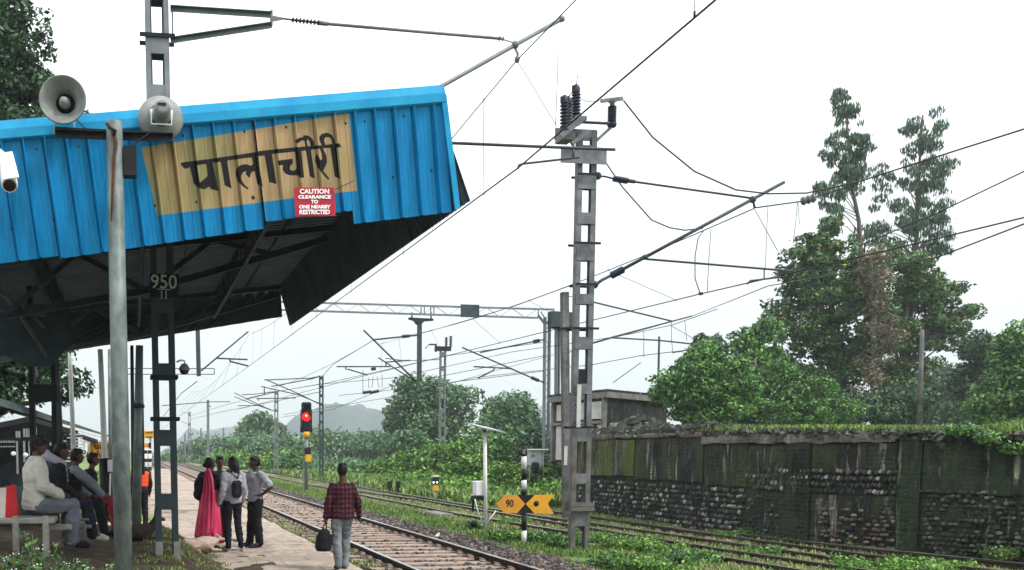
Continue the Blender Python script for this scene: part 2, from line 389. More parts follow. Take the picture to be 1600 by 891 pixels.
# old plaster with vertical streaks
def streak(name, base, dark, light, moss=None, hs=7, thresh=(.42, .6), brick=0.0):
    m, n, b = nodes_of(name); b.inputs['Roughness'].default_value = .95; b.inputs['Specular IOR Level'].default_value = .15
    v = coords(n, (hs, hs, .55)); f = noise_n(n, v, 1, 6, .7, .4); v2 = coords(n); f2 = noise_n(n, v2, 1.6, 5); f3 = noise_n(n, v2, 12, 5)
    r_ = ramp(n, [(.3, dark), (.42, base), (.5, dark), (thresh[1] - .01, base), (thresh[1] + .07, light)], f)
    r2 = ramp(n, [(.35, (.45, .45, .45)), (.6, (1.25, 1.25, 1.25))], f2)
    mx = N(n, 'ShaderNodeMix', data_type='RGBA', blend_type='MULTIPLY'); mx.inputs[0].default_value = 1
    n.links.new(r_.outputs[0], mx.inputs[6]); n.links.new(r2.outputs[0], mx.inputs[7]); last = mx.outputs[2]
    if moss:
        mm = N(n, 'ShaderNodeMix', data_type='RGBA'); q = ramp(n, [(.45, (0, 0, 0)), (.6, (1, 1, 1))], noise_n(n, coords(n, (3.2, 3.2, .3)), 1, 4))
        n.links.new(q.outputs[0], mm.inputs[0]); n.links.new(last, mm.inputs[6]); mm.inputs[7].default_value = (*moss, 1); last = mm.outputs[2]
    if brick:
        sp = N(n, 'ShaderNodeSeparateXYZ'); n.links.new(v2, sp.inputs[0]); hx = N(n, 'ShaderNodeMath', operation='SUBTRACT'); n.links.new(sp.outputs[0], hx.inputs[0]); n.links.new(sp.outputs[1], hx.inputs[1])
        cb = N(n, 'ShaderNodeCombineXYZ'); n.links.new(hx.outputs[0], cb.inputs[0]); n.links.new(sp.outputs[2], cb.inputs[1])
        vd = N(n, 'ShaderNodeMix', data_type='RGBA', blend_type='ADD'); vd.inputs[0].default_value = .16; n.links.new(cb.outputs[0], vd.inputs[6]); nn = N(n, 'ShaderNodeTexNoise'); nn.inputs['Scale'].default_value = 5; n.links.new(v2, nn.inputs['Vector']); n.links.new(nn.outputs['Color'], vd.inputs[7])
        bk = N(n, 'ShaderNodeTexBrick'); n.links.new(vd.outputs[2], bk.inputs['Vector']); bk.inputs['Scale'].default_value = 1; bk.inputs['Brick Width'].default_value = .3; bk.inputs['Row Height'].default_value = .085; bk.inputs['Mortar Size'].default_value = .012
        bk.inputs['Color1'].default_value = (.55, .55, .55, 1); bk.inputs['Color2'].default_value = (1.25, 1.25, 1.25, 1); bk.inputs['Mortar'].default_value = (1.7, 1.7, 1.6, 1)
        bm = N(n, 'ShaderNodeMix', data_type='RGBA', blend_type='MULTIPLY'); n.links.new(ramp(n, [(.42, (0, 0, 0)), (.58, (brick,) * 3)], noise_n(n, v2, 1.3, 4)).outputs[0], bm.inputs[0]); n.links.new(last, bm.inputs[6]); n.links.new(bk.outputs['Color'], bm.inputs[7]); last = bm.outputs[2]
    n.links.new(last, b.inputs['Base Color']); bump(n, b, f3, .9, .04); M[name] = m; return m
streak('plaster_old', (.036, .038, .033), (.013, .016, .014), (.24, .23, .2), (.032, .045, .022), thresh=(.45, .575), brick=.8)
streak('plaster_moss', (.11, .11, .08), (.02, .024, .016), (.3, .29, .24), (.07, .1, .025))
streak('plaster_dark', (.026, .032, .027), (.014, .018, .015), (.15, .155, .13), (.022, .033, .018), hs=6, brick=.8)
streak('plaster_green', (.03, .038, .029), (.012, .018, .013), (.2, .22, .16), (.024, .036, .02), hs=7, thresh=(.42, .57), brick=.7)
streak('house_dark', (.04, .043, .045), (.015, .018, .018), (.3, .28, .26), hs=2.2)
streak('concrete_band', (.17, .155, .14), (.1, .09, .085), (.25, .23, .2), hs=2)
streak('pole_concrete', (.14, .14, .14), (.09, .09, .09), (.2, .2, .195), hs=9)
m, n, b = nodes_of('cobble'); M['cobble'] = m; g = N(n, 'ShaderNodeNewGeometry')
r_ = ramp(n, [(0, (.015, .017, .017)), (.5, (.06, .06, .06)), (.8, (.16, .155, .15)), (1, (.42, .41, .4))], g.outputs['Random Per Island']); n.links.new(r_.outputs[0], b.inputs['Base Color']); b.inputs['Roughness'].default_value = .95
m, n, b = nodes_of('cobble_dim'); M['cobble_dim'] = m; g = N(n, 'ShaderNodeNewGeometry')
r_ = ramp(n, [(0, (.02, .026, .022)), (.6, (.04, .05, .04)), (1, (.15, .16, .13))], g.outputs['Random Per Island']); n.links.new(r_.outputs[0], b.inputs['Base Color']); b.inputs['Roughness'].default_value = .95
m, n, b = nodes_of('cobble_red'); M['cobble_red'] = m; g = N(n, 'ShaderNodeNewGeometry')
r_ = ramp(n, [(0, (.045, .035, .034)), (.5, (.12, .085, .08)), (1, (.28, .21, .2))], g.outputs['Random Per Island']); n.links.new(r_.outputs[0], b.inputs['Base Color']); b.inputs['Roughness'].default_value = .95
m, n, b = nodes_of('stone_bit'); M['stone_bit'] = m; g = N(n, 'ShaderNodeNewGeometry')
r_ = ramp(n, [(0, (.015, .012, .012)), (.6, (.075, .06, .055)), (1, (.24, .2, .18))], g.outputs['Random Per Island']); n.links.new(r_.outputs[0], b.inputs['Base Color']); b.inputs['Roughness'].default_value = .9

m, n, b = nodes_of('rubble_stone'); M['rubble_stone'] = m; g = N(n, 'ShaderNodeNewGeometry')
r_ = ramp(n, [(0, (.012, .015, .012)), (.7, (.045, .05, .04)), (1, (.16, .16, .14))], g.outputs['Random Per Island']); n.links.new(r_.outputs[0], b.inputs['Base Color']); b.inputs['Roughness'].default_value = .95

m = M['platform']; n = m.node_tree; b = n.nodes['Principled BSDF']; src = b.inputs['Base Color'].links[0].from_socket
bk = N(n, 'ShaderNodeTexBrick'); n.links.new(coords(n), bk.inputs['Vector']); bk.inputs['Scale'].default_value = 1; bk.inputs['Brick Width'].default_value = .9; bk.inputs['Row Height'].default_value = .6; bk.inputs['Mortar Size'].default_value = .014; bk.inputs['Mortar Smooth'].default_value = .6
bk.inputs['Color1'].default_value = (1.08, 1.06, 1.04, 1); bk.inputs['Color2'].default_value = (.84, .83, .82, 1); bk.inputs['Mortar'].default_value = (.42, .4, .36, 1)
mx = N(n, 'ShaderNodeMix', data_type='RGBA', blend_type='MULTIPLY'); mx.inputs[0].default_value = .8; n.links.new(src, mx.inputs[6]); n.links.new(bk.outputs['Color'], mx.inputs[7]); n.links.new(mx.outputs[2], b.inputs['Base Color'])
# weathering of the painted sheet: faded patches and grime running down
m = M['blue_sheet']; n = m.node_tree; b = n.nodes['Principled BSDF']; src = b.inputs['Base Color'].links[0].from_socket
g1 = ramp(n, [(.42, (1, 1, 1)), (.56, (.8, .8, .78)), (.7, (.5, .5, .47))], noise_n(n, coords(n, (14, 14, .9)), 1, 6, .7)); g2 = ramp(n, [(.4, (1, 1, 1)), (.62, (1.25, 1.12, 1.08))], noise_n(n, coords(n), 2.2, 4))
for g_, f_ in ((g1, .75), (g2, .8)):
    mx = N(n, 'ShaderNodeMix', data_type='RGBA', blend_type='MULTIPLY'); mx.inputs[0].default_value = f_; n.links.new(src, mx.inputs[6]); n.links.new(g_.outputs[0], mx.inputs[7]); src = mx.outputs[2]
n.links.new(src, b.inputs['Base Color'])

# ================================================================ GROUND, TRACKS, PLATFORM
def lerp_tab(tab, y):
    if y <= tab[0][0]: return tab[0][1]
    for (a, b), (c, d) in zip(tab, tab[1:]):
        if y <= c: t = (y - a) / (c - a); return b + (d - b) * t
    return tab[-1][1]
def fbm(x, y, s, o=3): return noise.fractal(Vector((x * s, y * s, 3.3)), 1.0, 2.0, o)
def sstep(a, b, x): t = min(1, max(0, (x - a) / (b - a))); return t * t * (3 - 2 * t)
def ground_z(x, y):
    z = -.38 + .05 * fbm(x, y, .35)
    side = sstep(6.6, 7.6, x) * (1 - sstep(14, 17, x)) * (1 - sstep(75, 95, y))
    z += side * .22
    z += -.3 * sstep(60, 200, y)
    return z
xs = sorted(set([round(v, 3) for v in list(np.arange(-14, 20, .5)) + [20 + (1.18 ** k) * 1.2 for k in range(1, 42)] + [-14 - (1.18 ** k) * 1.2 for k in range(1, 42)]]))
ys = sorted(set([round(v, 3) for v in list(np.arange(-6, 60, .6)) + [60 + (1.15 ** k) for k in range(1, 58)] + [-6 - 1.4 ** k for k in range(1, 14)]]))
V = [(x, y, ground_z(x, y)) for y in ys for x in xs]; nx = len(xs)
Fq = [(j * nx + i, j * nx + i + 1, (j + 1) * nx + i + 1, (j + 1) * nx + i) for j in range(len(ys) - 1) for i in range(nx - 1)]
tag(link('ground', np_mesh('ground', V, Fq, True), M['field']), kind='structure')

def strip(name, m, ylist, prof, kind='structure', nz=.0, ns=3):
    """sheet along y; prof(y) -> list of (x, z)"""
    V = []; k = None
    for y in ylist:
        p = prof(y); k = len(p)
        for x, z in p: V.append((x, y, z + nz * fbm(x, y, ns, 2)))
    Fq = [(j * k + i, j * k + i + 1, (j + 1) * k + i + 1, (j + 1) * k + i) for j in range(len(ylist) - 1) for i in range(k - 1)]
    o = link(name, np_mesh(name, V, Fq, True), m); return tag(o, kind=kind)
yl = list(np.arange(-4, 70, .35)) + [70 + 1.12 ** k for k in range(1, 56)]
strip('track_bed', M['ballast_bed'], yl, lambda y: [(3.0, -.34)] + [(x, -.155) for x in np.arange(3.35, 6.75, .22)] + [(7.2, -.19), (7.8, -.25), (8.3, -.34)], nz=.03)
A_L = [(8, 9.75), (12.8, 9.5), (16, 9.32), (21, 9.05), (26, 8.78), (32, 8.75), (46, 8.9), (70, 9.1), (600, 9.6)]
B_L = [(8, 11.2), (10, 10.9), (13, 10.4), (16, 10.15), (19, 10.05), (27, 10.05), (34, 9.95), (40, 9.6), (50, 8.98)]
strip('siding_bed', M['siding_bed'], [y for y in yl if y > 6], lambda y: [(7.7, -.36), (8.35, -.17)] + [(x, -.11) for x in np.arange(8.6, 13.0 + max(0, (20 - y) * .18), .3)][:18] + [(14.2, -.16), (17.5, -.3)], nz=.05)

RAILP = [(-.036, 0), (.036, 0), (.038, -.03), (.012, -.042), (.010, -.125), (.072, -.14), (.072, -.155), (-.072, -.155), (-.072, -.14), (-.010, -.125), (-.012, -.042), (-.038, -.03)]
def rail_mesh(tab_fn, ylist):
    b = MB(); rings = []
    for y in ylist:
        x0 = tab_fn(y); rings.append([Vector((x0 + px, y, pz)) for px, pz in RAILP])
    b.loft(rings, True, False); me = b.mesh('rail')
    me.materials.append(M['rail_side']); me.materials.append(M['rail_top'])
    for p in me.polygons:
        if p.normal.z > .8 and p.center.z > -.02: p.material_index = 1
    return me
def add_rail(tab_fn, ylist, root):
    me = rail_mesh(tab_fn, ylist); o = bpy.data.objects.new('rail', me); C.objects.link(o)
    me.transform(Matrix.Translation(-_org[root.name])); o.parent = root; return o
def sleeper_mesh(w=2.62):
    b = MB(); b.bbox((0, 0, -.205), (w, .24, .1), .015)
    for sx in (-1, 1):                                   # chairs and elastic clips
        for d in (-1, 1):
            b.bbox((sx * .872 + d * .115, 0, -.14), (.09, .13, .04), .01)
            b.tube([(sx * .872 + d * .09, -.05, -.115), (sx * .872 + d * .15, -.02, -.1), (sx * .872 + d * .15, .04, -.1), (sx * .872 + d * .08, .05, -.115)], .011, 5)
    return b.mesh('sleeper')
SLM = sleeper_mesh(); SLM.materials.append(M['sleeper'])
def track(label, group, xl, ylist, y0, n, gap, rest_to):
    root = thing('railway_track', label, 'railway track', (xl(y0) + .872, y0, -.25), group)
    for off in (0, 1.745): add_rail(lambda y, o_=off: xl(y) + o_, ylist, root)
    y = y0; ye = y0
    for k in range(n):
        o = bpy.data.objects.new('sleeper', SLM); C.objects.link(o); o.parent = root
        o.location = Vector((xl(y) + .872 + random.uniform(-.02, .02), y, random.uniform(-.006, .006) + .045)) - root.location
        o.rotation_euler = (0, 0, random.uniform(-.01, .01)); y += gap
    if rest_to > y:
        b = MB()
        while y < rest_to:
            b.box((xl(y) + .872, y, -.165), (2.62, .24, .1)); y += gap
        tag(b.build('distant_sleepers', M['sleeper'], root), kind='stuff')
    return root
track('main line with two shiny rails and concrete sleepers, next to the platform edge', 'railway tracks',
      lambda y: 4.03, [-4, 10, 40, 100, 260, 700], 5.2, 100, .6, 160)
yA = [8, 10, 12.8, 14, 16, 18, 21, 24, 26, 29, 32, 38, 46, 58, 70, 120, 260, 600]
track('overgrown siding track running on past the signals, its rails sunk in grass', 'railway tracks', lambda y: lerp_tab(A_L, y), yA, 9.0, 80, .65, 110)
yB = [8, 10, 11.5, 13, 14.5, 16, 19, 23, 27, 30, 34, 37, 40, 45, 50]
track('overgrown siding track closest to the ramp wall, joining the other siding farther on', 'railway tracks', lambda y: lerp_tab(B_L, y), yB, 9.0, 60, .65, 0)
o = bpy.data.objects.new('loose_rail', rail_mesh(lambda y: lerp_tab([(8, 15.2), (10, 14.4), (13, 13.4), (15.5, 12.75), (19, 12.3)], y), [8, 10, 11.5, 13, 15.5, 19])); C.objects.link(o)
tag(o, 'single rusty rail lying in weeds right at the foot of the old ramp wall', 'rail')

# platform slab, raised earth under the canopy
def platform_prof(y):
    e = 3.27 + .05 * fbm(0, y, .9)
    return [(-9, -.03), (-3, -.02), (-1, -.02), (.5, -.01), (1.5, 0), (2.4, 0), (e - .25, 0), (e, -.008), (e + .02, -.1), (e + .1, -.36)]
strip('platform', M['platform'], list(np.arange(-3, 30, .3)) + list(np.arange(30, 95, 1.5)), platform_prof, nz=.012)
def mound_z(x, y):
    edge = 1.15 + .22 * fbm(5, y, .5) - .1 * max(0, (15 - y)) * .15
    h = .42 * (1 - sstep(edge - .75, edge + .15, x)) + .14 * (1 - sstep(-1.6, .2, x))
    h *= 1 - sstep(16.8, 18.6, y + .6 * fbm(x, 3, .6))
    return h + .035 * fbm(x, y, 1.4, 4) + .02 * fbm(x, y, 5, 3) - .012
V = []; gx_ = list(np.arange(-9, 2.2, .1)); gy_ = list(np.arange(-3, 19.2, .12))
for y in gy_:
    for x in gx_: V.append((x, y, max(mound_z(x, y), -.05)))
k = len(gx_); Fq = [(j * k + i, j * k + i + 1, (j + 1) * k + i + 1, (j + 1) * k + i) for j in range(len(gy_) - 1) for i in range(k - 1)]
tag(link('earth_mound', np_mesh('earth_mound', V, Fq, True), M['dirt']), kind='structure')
strip('grass_verge', M['ground'], list(np.arange(24, 130, 2)), lambda y: [(x, .04 if x < .3 else -.03) for x in np.linspace(-9, .62, 9)], nz=.05, ns=.4)

# ---------------------------------------------------------------- leaves, stones, grass
def quads_mesh(name, P, U, W_, smooth=False):
    n = len(P); V = np.empty((n, 4, 3), np.float32)
    V[:, 0] = P - U; V[:, 1] = P - W_ * .9; V[:, 2] = P + U; V[:, 3] = P + W_
    return np_mesh(name, V.reshape(-1, 3), np.arange(n * 4).reshape(n, 4), smooth)
def unit(n):
    v = rng.normal(size=(n, 3)); return v / np.linalg.norm(v, axis=1)[:, None]
def leaf_cloud(clumps, n, size, droop=0.0, aspect=.5, hollow=.35):
    """clumps: list of (cx,cy,cz,rx,ry,rz)"""
    cl = np.array(clumps, float); wgt = (cl[:, 3] * cl[:, 5]) ** 1.0; wgt /= wgt.sum()
    idx = rng.choice(len(cl), n, p=wgt); d = unit(n); r = rng.uniform(hollow, 1.0, n) ** .5
    r *= 1 + .18 * rng.normal(size=n) * (rng.random(n) < .3)
    P = cl[idx, :3] + d * cl[idx, 3:] * r[:, None]
    nrm = unit(n) * .8 + d * .5 + np.array([0, 0, .45]); nrm /= np.linalg.norm(nrm, axis=1)[:, None]
    a = unit(n); a[:, 2] -= droop * 2; U = np.cross(nrm, a); U /= np.linalg.norm(U, axis=1)[:, None] + 1e-9
    Wv = np.cross(U, nrm); Wv /= np.linalg.norm(Wv, axis=1)[:, None] + 1e-9
    if droop > 0: Wv = Wv * (1 - droop) + np.array([0, 0, -1]) * droop; Wv /= np.linalg.norm(Wv, axis=1)[:, None]; 
    s = size * rng.uniform(.6, 1.35, n)[:, None]
    return P, U * s * aspect, Wv * s
def subclumps(big, n, rs, jitter=.15, shell=.55):
    """scatter small clumps through big ellipsoids"""
    b = np.array(big, float); wgt = b[:, 3] * b[:, 5]; wgt /= wgt.sum(); idx = rng.choice(len(b), n, p=wgt)
    d = unit(n); r = rng.uniform(shell ** 2, 1, n) ** .5
    c = b[idx, :3] + d * b[idx, 3:] * r[:, None]
    q = rs * rng.uniform(.55, 1.35, (n, 1)) * np.array([1, 1, .72]) * rng.uniform(.85, 1.15, (n, 3))
    return np.hstack([c, q])
def px_ell(px, py, rx, ry, Z, depth=None):
    c = gd(px, py, Z); s = Z / F_PX; return (c.x, c.y, c.z, rx * s, (depth if depth else rx * s), ry * s)
def crown(parent, big, nsub, rs, nleaf, size, m, name='crown', droop=0., aspect=.5, shell=.5):
    sub = subclumps(big, nsub, rs, shell=shell)
    P, U, Wv = leaf_cloud(sub, nleaf, size, droop, aspect)
    return link(name, quads_mesh(name, P, U, Wv), M[m], parent), sub
def branchwork(b, base, top, r0, targets, n=14, r1=.35, wob=.25, lo=.45, hi=.75):
    base = Vector(base); top = Vector(top); pts = []; L = (top - base).length
    for i in range(9):
        t = i / 8; p = base.lerp(top, t); p += Vector((noise.noise(p * .35 + Vector((9, 0, 0))), noise.noise(p * .35), 0)) * wob * L * .08 * math.sin(t * 3.1); pts.append(p)
    b.tube(pts, [r0 * (1 - .85 * i / 8) + .01 for i in range(9)], 8)
    for c in targets[:n]:
        c = Vector(c[:3]); zb = base.z + (c.z - base.z) * random.uniform(lo, hi)
        t = min(.96, max(.08, (zb - base.z) / max(.1, (top.z - base.z)))); i = t * 8; k_ = min(7, int(i)); s = pts[k_].lerp(pts[k_ + 1], i - k_)
        mid = s.lerp(c, .5) + Vector((0, 0, (c - s).length * .1)); rr_ = r0 * (1 - .85 * t) * r1 + .008
        b.tube([s, mid, c], [rr_, rr_ * .7, rr_ * .25], 5)
def tree(name, label, base, top, r0, big, nsub, rs, nleaf, size, leafm, barkm='bark', droop=0., aspect=.5, group=None, nb=14, shell=.5, extra=None, cat='tree', lo=.45, hi=.75, r1=.35):
    root = thing(name, label, cat, base, group)
    o, sub = crown(root, big, nsub, rs, nleaf, size, leafm, droop=droop, aspect=aspect, shell=shell)
    b = MB(); branchwork(b, base, top, r0, [tuple(s) for s in sub[rng.permutation(len(sub))]], nb, r1, lo=lo, hi=hi); b.build('trunk', M[barkm], root)
    return root
def grass_patch(name, pts, h, m, width=.012, lean=.35, kind='stuff'):
    """pts Nx3 root positions; each a bent blade of two quads"""
    P = np.asarray(pts, float); n = len(P); ang = rng.uniform(0, 2 * math.pi, n); hh = h * rng.uniform(.45, 1.3, n)
    if not np.isscalar(width): w_ = np.asarray(width)
    else: w_ = np.full(n, width)
    d = np.stack([np.cos(ang), np.sin(ang), np.zeros(n)], 1); s = np.stack([-np.sin(ang), np.cos(ang), np.zeros(n)], 1) * w_[:, None]
    up = np.array([0, 0, 1.]); l = lean * rng.uniform(.2, 1.4, n)[:, None]
    a = P; b_ = P + (up * .55 + d * l * .3) * hh[:, None]; c = P + (up * .95 + d * l) * hh[:, None]
    V = np.stack([a - s, a + s, b_ + s * .8, b_ - s * .8, c + s * .12, c - s * .12], 1).reshape(-1, 3)
    k_ = np.arange(n)[:, None] * 6; Fq = np.concatenate([k_ + [0, 1, 2, 3], k_ + [3, 2, 4, 5]], 0)
    o = link(name, np_mesh(name, V, Fq), M[m]); return tag(o, kind=kind) if kind else o
def in_region(n, x0, x1, y0, y1, fn=None, ns=.6, th=-.15, power=1.6):
    """density falls with distance"""
    y = y0 + (y1 - y0) * rng.random(n) ** power; x = rng.uniform(x0, x1, n); out = []
    for a, b in zip(x, y):
        if th > -9 and noise.noise(Vector((a * ns, b * ns, 1.7))) < th: continue
        if fn: 
            q = fn(a, b)
            if q is None: continue
            out.append((a, b, q))
        else: out.append((a, b, ground_z(a, b)))
    return out
def stones(name, pts, s, m, kind='stuff'):
    P = np.asarray(pts, float); n = len(P)
    base = np.array([(-1, -1, -.6), (1, -1, -.5), (1.1, 1, -.6), (-1, .9, -.6), (-.6, -.7, .6), (.7, -.5, .8), (.5, .7, .6), (-.7, .6, .75)]) * .5
    V = base[None] * (1 + .35 * rng.normal(size=(n, 8, 3)) * .6); sc_ = s * rng.uniform(.5, 1.3, n)[:, None, None]
    ang = rng.uniform(0, 6.3, n); c, s_ = np.cos(ang)[:, None], np.sin(ang)[:, None]
    X = V[:, :, 0] * c - V[:, :, 1] * s_; Y = V[:, :, 0] * s_ + V[:, :, 1] * c; V = np.stack([X, Y, V[:, :, 2]], 2) * sc_ + P[:, None, :]
    f = np.array([(0, 3, 2, 1), (4, 5, 6, 7), (0, 1, 5, 4), (1, 2, 6, 5), (2, 3, 7, 6), (3, 0, 4, 7)])
    Fq = (np.arange(n)[:, None, None] * 8 + f[None]).reshape(-1, 4)
    return tag(link(name, np_mesh(name, V.reshape(-1, 3), Fq), M[m]), kind=kind)
def bal_z(x, y): 
    if x < 3.3: return -.2
    return -.15 if x < 6.75 else -.15 - (x - 6.75) * .1
pts = []
for _ in range(38000):
    y = 9 + 45 * random.random() ** 1.7; x = random.uniform(3.34, 8.0) if random.random() < .5 else random.uniform(5.85, 8.1 - .04 * y)
    inside = 4.1 < x < 5.7
    if inside and random.random() < (.55 if y < 21 else .25): continue
    if abs(x - 4.03) < .07 or abs(x - 5.775) < .07: continue
    if x < 3.95 and random.random() < .6: continue
    pts.append((x, y, bal_z(x, y) + random.uniform(-.01, .03) + (.0 if inside else .015)))
stones('ballast', pts, .062, 'stone_bit')
pts = in_region(4500, 8.0, 12.5, 10, 50, lambda a, b: -.1, th=.05)
stones('siding_ballast', pts, .06, 'stone_bit')

# ================================================================ RAMP WALL, GOODS RAMP, HOUSE
WL = [Vector((13.05, 28.6, 0)), Vector((12.95, 25, 0)), Vector((12.9, 20.6, 0)), Vector((13.15, 18.2, 0)), Vector((13.9, 16.3, 0)), Vector((14.85, 14.6, 0)), Vector((16.4, 12.3, 0)), Vector((18.5, 9.5, 0))]
ramp_body = MB()
top_in = [(13.05, 28.6, 2.12), (12.95, 25, 2.13), (12.9, 20.6, 2.1), (13.15, 18.2, 2.06), (13.9, 16.3, 2.0), (14.85, 14.6, 1.95), (16.4, 12.3, 1.9), (18.5, 9.5, 1.85)]
V = []; rows = 9
for (x, y, z) in top_in:
    for j in range(rows):
        o_ = j * 2.6
        gzv = z + (.0 if j == 0 else .06 + .12 * fbm(x + o_, y, .8) - (0 if j < 4 else .05 * (j - 3)))
        V.append((x + .12 + o_ * .9, y + o_ * .35, gzv))
me = np_mesh('ramp_ground', V, [(i * rows + j, i * rows + j + 1, (i + 1) * rows + j + 1, (i + 1) * rows + j) for i in range(7) for j in range(rows - 1)], True)
tag(link('ramp_ground', me, M['ramp_top']), kind='structure')
wall = thing('ramp_wall', 'long blackened retaining wall of plaster above cobble stones, with grass along its top', 'wall', (12.9, 20.6, -.3))
def wall_pt(px, z, off=0.0):
    """point on the wall face seen at photo column px"""
    d = ray(px, 760); best = None
    for a, b in zip(WL, WL[1:]):
        ex = b.x - a.x; ey = b.y - a.y; det = -d.x * ey + d.y * ex
        if abs(det) < 1e-9: continue
        t = (-(a.x) * ey + (a.y) * ex) / det; s = (d.x * a.y - d.y * a.x) / det
        if t > 0 and -.001 <= s <= 1.001:
            nrm = Vector((ey, -ex, 0)).normalized()
            if nrm.x > 0: nrm = -nrm
            p = Vector((a.x + ex * s, a.y + ey * s, z)) + nrm * off; return p, nrm
    a = WL[0]; nrm = Vector((-1, 0, 0)); return Vector((a.x, a.y, z)) + nrm * off, nrm
def ztop(px): return 2.12 - max(0, px - 1100) * .00036
# backing body
b = MB(); ring_top = [(p.x, p.y, ztop(proj(p)[0]) - .05) for p in WL]
for i in range(len(WL) - 1):
    a, c = WL[i], WL[i + 1]; n_ = Vector((c.y - a.y, -(c.x - a.x), 0)).normalized(); n_ = n_ if n_.x > 0 else -n_
    b.add([(a.x, a.y, -.4), (c.x, c.y, -.4), (c.x, c.y, ring_top[i + 1][2]), (a.x, a.y, ring_top[i][2]),
           (a.x + n_.x * .5, a.y + n_.y * .5, -.4), (c.x + n_.x * .5, c.y + n_.y * .5, -.4), (c.x + n_.x * .5, c.y + n_.y * .5, ring_top[i + 1][2]), (a.x + n_.x * .5, a.y + n_.y * .5, ring_top[i][2])],
          [(0, 1, 2, 3), (4, 7, 6, 5), (3, 2, 6, 7), (0, 3, 7, 4), (1, 5, 6, 2)])
b.build('wall_core', M['plaster_dark'], wall)
def panel(name, px0, px1, z0, z1, off, m, rough=.03, step=9):
    b = MB(); cols = []; k = max(2, int((px1 - px0) / step)); nzr = max(2, int((z1 - z0) / .16))
    rings = []
    for i in range(k + 1):
        px = px0 + (px1 - px0) * i / k; row = []
        for j in range(nzr + 1):
            z = z0 + (z1 - z0) * j / nzr
            if j == nzr: z += .03 * fbm(px * .05, 2, 1)
            if j == 0: z += .04 * fbm(px * .07, 8, 1)
            e = 0 if 0 < i < k and 0 < j < nzr else -.012
            p, n_ = wall_pt(px, z, off + e + rough * fbm(px * .03, z * 2, 1.0, 4)); row.append(p)
        rings.append(row)
    # front grid + closed edge back to the core
    for i in range(k):
        for j in range(nzr): b.add([rings[i][j], rings[i + 1][j], rings[i + 1][j + 1], rings[i][j + 1]], [(0, 1, 2, 3)])
    for i in range(k):
        for j, s in ((0, 1), (nzr, -1)):
            q0, _ = wall_pt(px0 + (px1 - px0) * i / k, rings[i][j].z, -.01); q1, _ = wall_pt(px0 + (px1 - px0) * (i + 1) / k, rings[i + 1][j].z, -.01)
            b.add([rings[i][j], rings[i + 1][j], q1, q0], [(0, 1, 2, 3)])
    for i in (0, k):
        for j in range(nzr):
            px = px0 + (px1 - px0) * i / k
            q0, _ = wall_pt(px, rings[i][j].z, -.01); q1, _ = wall_pt(px, rings[i][j + 1].z, -.01)
            b.add([rings[i][j], rings[i][j + 1], q1, q0], [(0, 1, 2, 3)])
    me = b.mesh(name); 
    return link(name, me, M[m], wall)
panel('plaster_panel', 905, 992, 1.03, 2.0, .07, 'plaster_moss', .03)
panel('plaster_panel', 994, 1100, .98, 2.02, .06, 'plaster_old')
panel('plaster_panel', 1102, 1168, .92, 2.0, .045, 'plaster_old')
panel('plaster_panel', 1170, 1228, .92, 1.8, .055, 'plaster_old', .04)
panel('plaster_panel', 1170, 1229, -.3, .88, .05, 'plaster_dark', .04)
panel('plaster_panel', 1231, 1268, -.3, 1.86, .09, 'plaster_dark', .02)
panel('plaster_panel', 1270, 1402, 1.3, 1.84, .06, 'plaster_old', .04)
panel('plaster_panel', 1270, 1402, -.3, .86, .02, 'plaster_old', .05)
panel('plaster_panel', 1404, 1440, -.3, 1.86, .1, 'plaster_green', .04)
panel('plaster_panel', 1442, 1760, .95, 1.84, .06, 'plaster_green', .05)
panel('plaster_panel', 1442, 1760, -.3, .9, .03, 'plaster_green', .05)
panel('coping_band', 1100, 1400, 1.86, 2.03, .12, 'concrete_band', .03)
panel('coping_band', 905, 1098, 2.03, 2.13, .1, 'concrete_band', .04)
panel('coping_band', 1402, 1760, 1.87, 1.95, .1, 'plaster_green', .04)
def cobbles(px0, px1, z0, z1, dz, dpx, m, off=.02, keep=.9, sw=.05):
    b = MB(); z = z0; row = 0
    while z < z1:
        px = px0 + (row % 2) * dpx * .5
        while px < px1:
            if random.random() < keep:
                p, n_ = wall_pt(px + random.uniform(-.15, .15) * dpx, z + random.uniform(-.015, .015), off)
                t = Vector((-n_.y, n_.x, 0)); w0 = sw * random.uniform(.7, 1.25); h0 = dz * .46 * random.uniform(.65, 1.05)
                vs = []; 
                for s, e in ((1., 0), (.62, .045)):
                    for k in range(6):
                        a = 1.047 * k + .5; vs.append(p + t * math.cos(a) * w0 * s * random.uniform(.85, 1.1) + Vector((0, 0, math.sin(a) * h0 * s)) + n_ * e)
                b.add(vs, [(6, 7, 8, 9, 10, 11)] + [(k, (k + 1) % 6, (k + 1) % 6 + 6, k + 6) for k in range(6)])
            px += dpx
        z += dz; row += 1
    return b.build('cobble_facing', M[m], wall)
cobbles(906, 1168, -.22, .95, .118, 4.9, 'cobble', sw=.036)
cobbles(1170, 1405, .93, 1.34, .125, 6.2, 'cobble', off=.05, keep=.8, sw=.036)
cobbles(1286, 1405, -.2, .62, .085, 7.5, 'cobble_red', off=.04, keep=.55, sw=.05)
cobbles(1176, 1226, -.2, .8, .085, 8, 'cobble_dim', off=.06, keep=.45, sw=.045)
cobbles(1450, 1700, -.2, .9, .085, 9, 'cobble_dim', off=.05, keep=.6, sw=.045)
cobbles(1410, 1560, .9, 1.05, .08, 9, 'cobble_dim', off=.06, keep=.75, sw=.05)
b = MB()
for px, z in ((1483, .37), (1534, .45), (1515, .12), (1333, .2)):
    p, n_ = wall_pt(px, z, .07); b.lathe(p + n_ * -.06, n_, [(0, .07), (.075, .07)], 10)
b.build('drain_hole', M['steel_black'], wall)
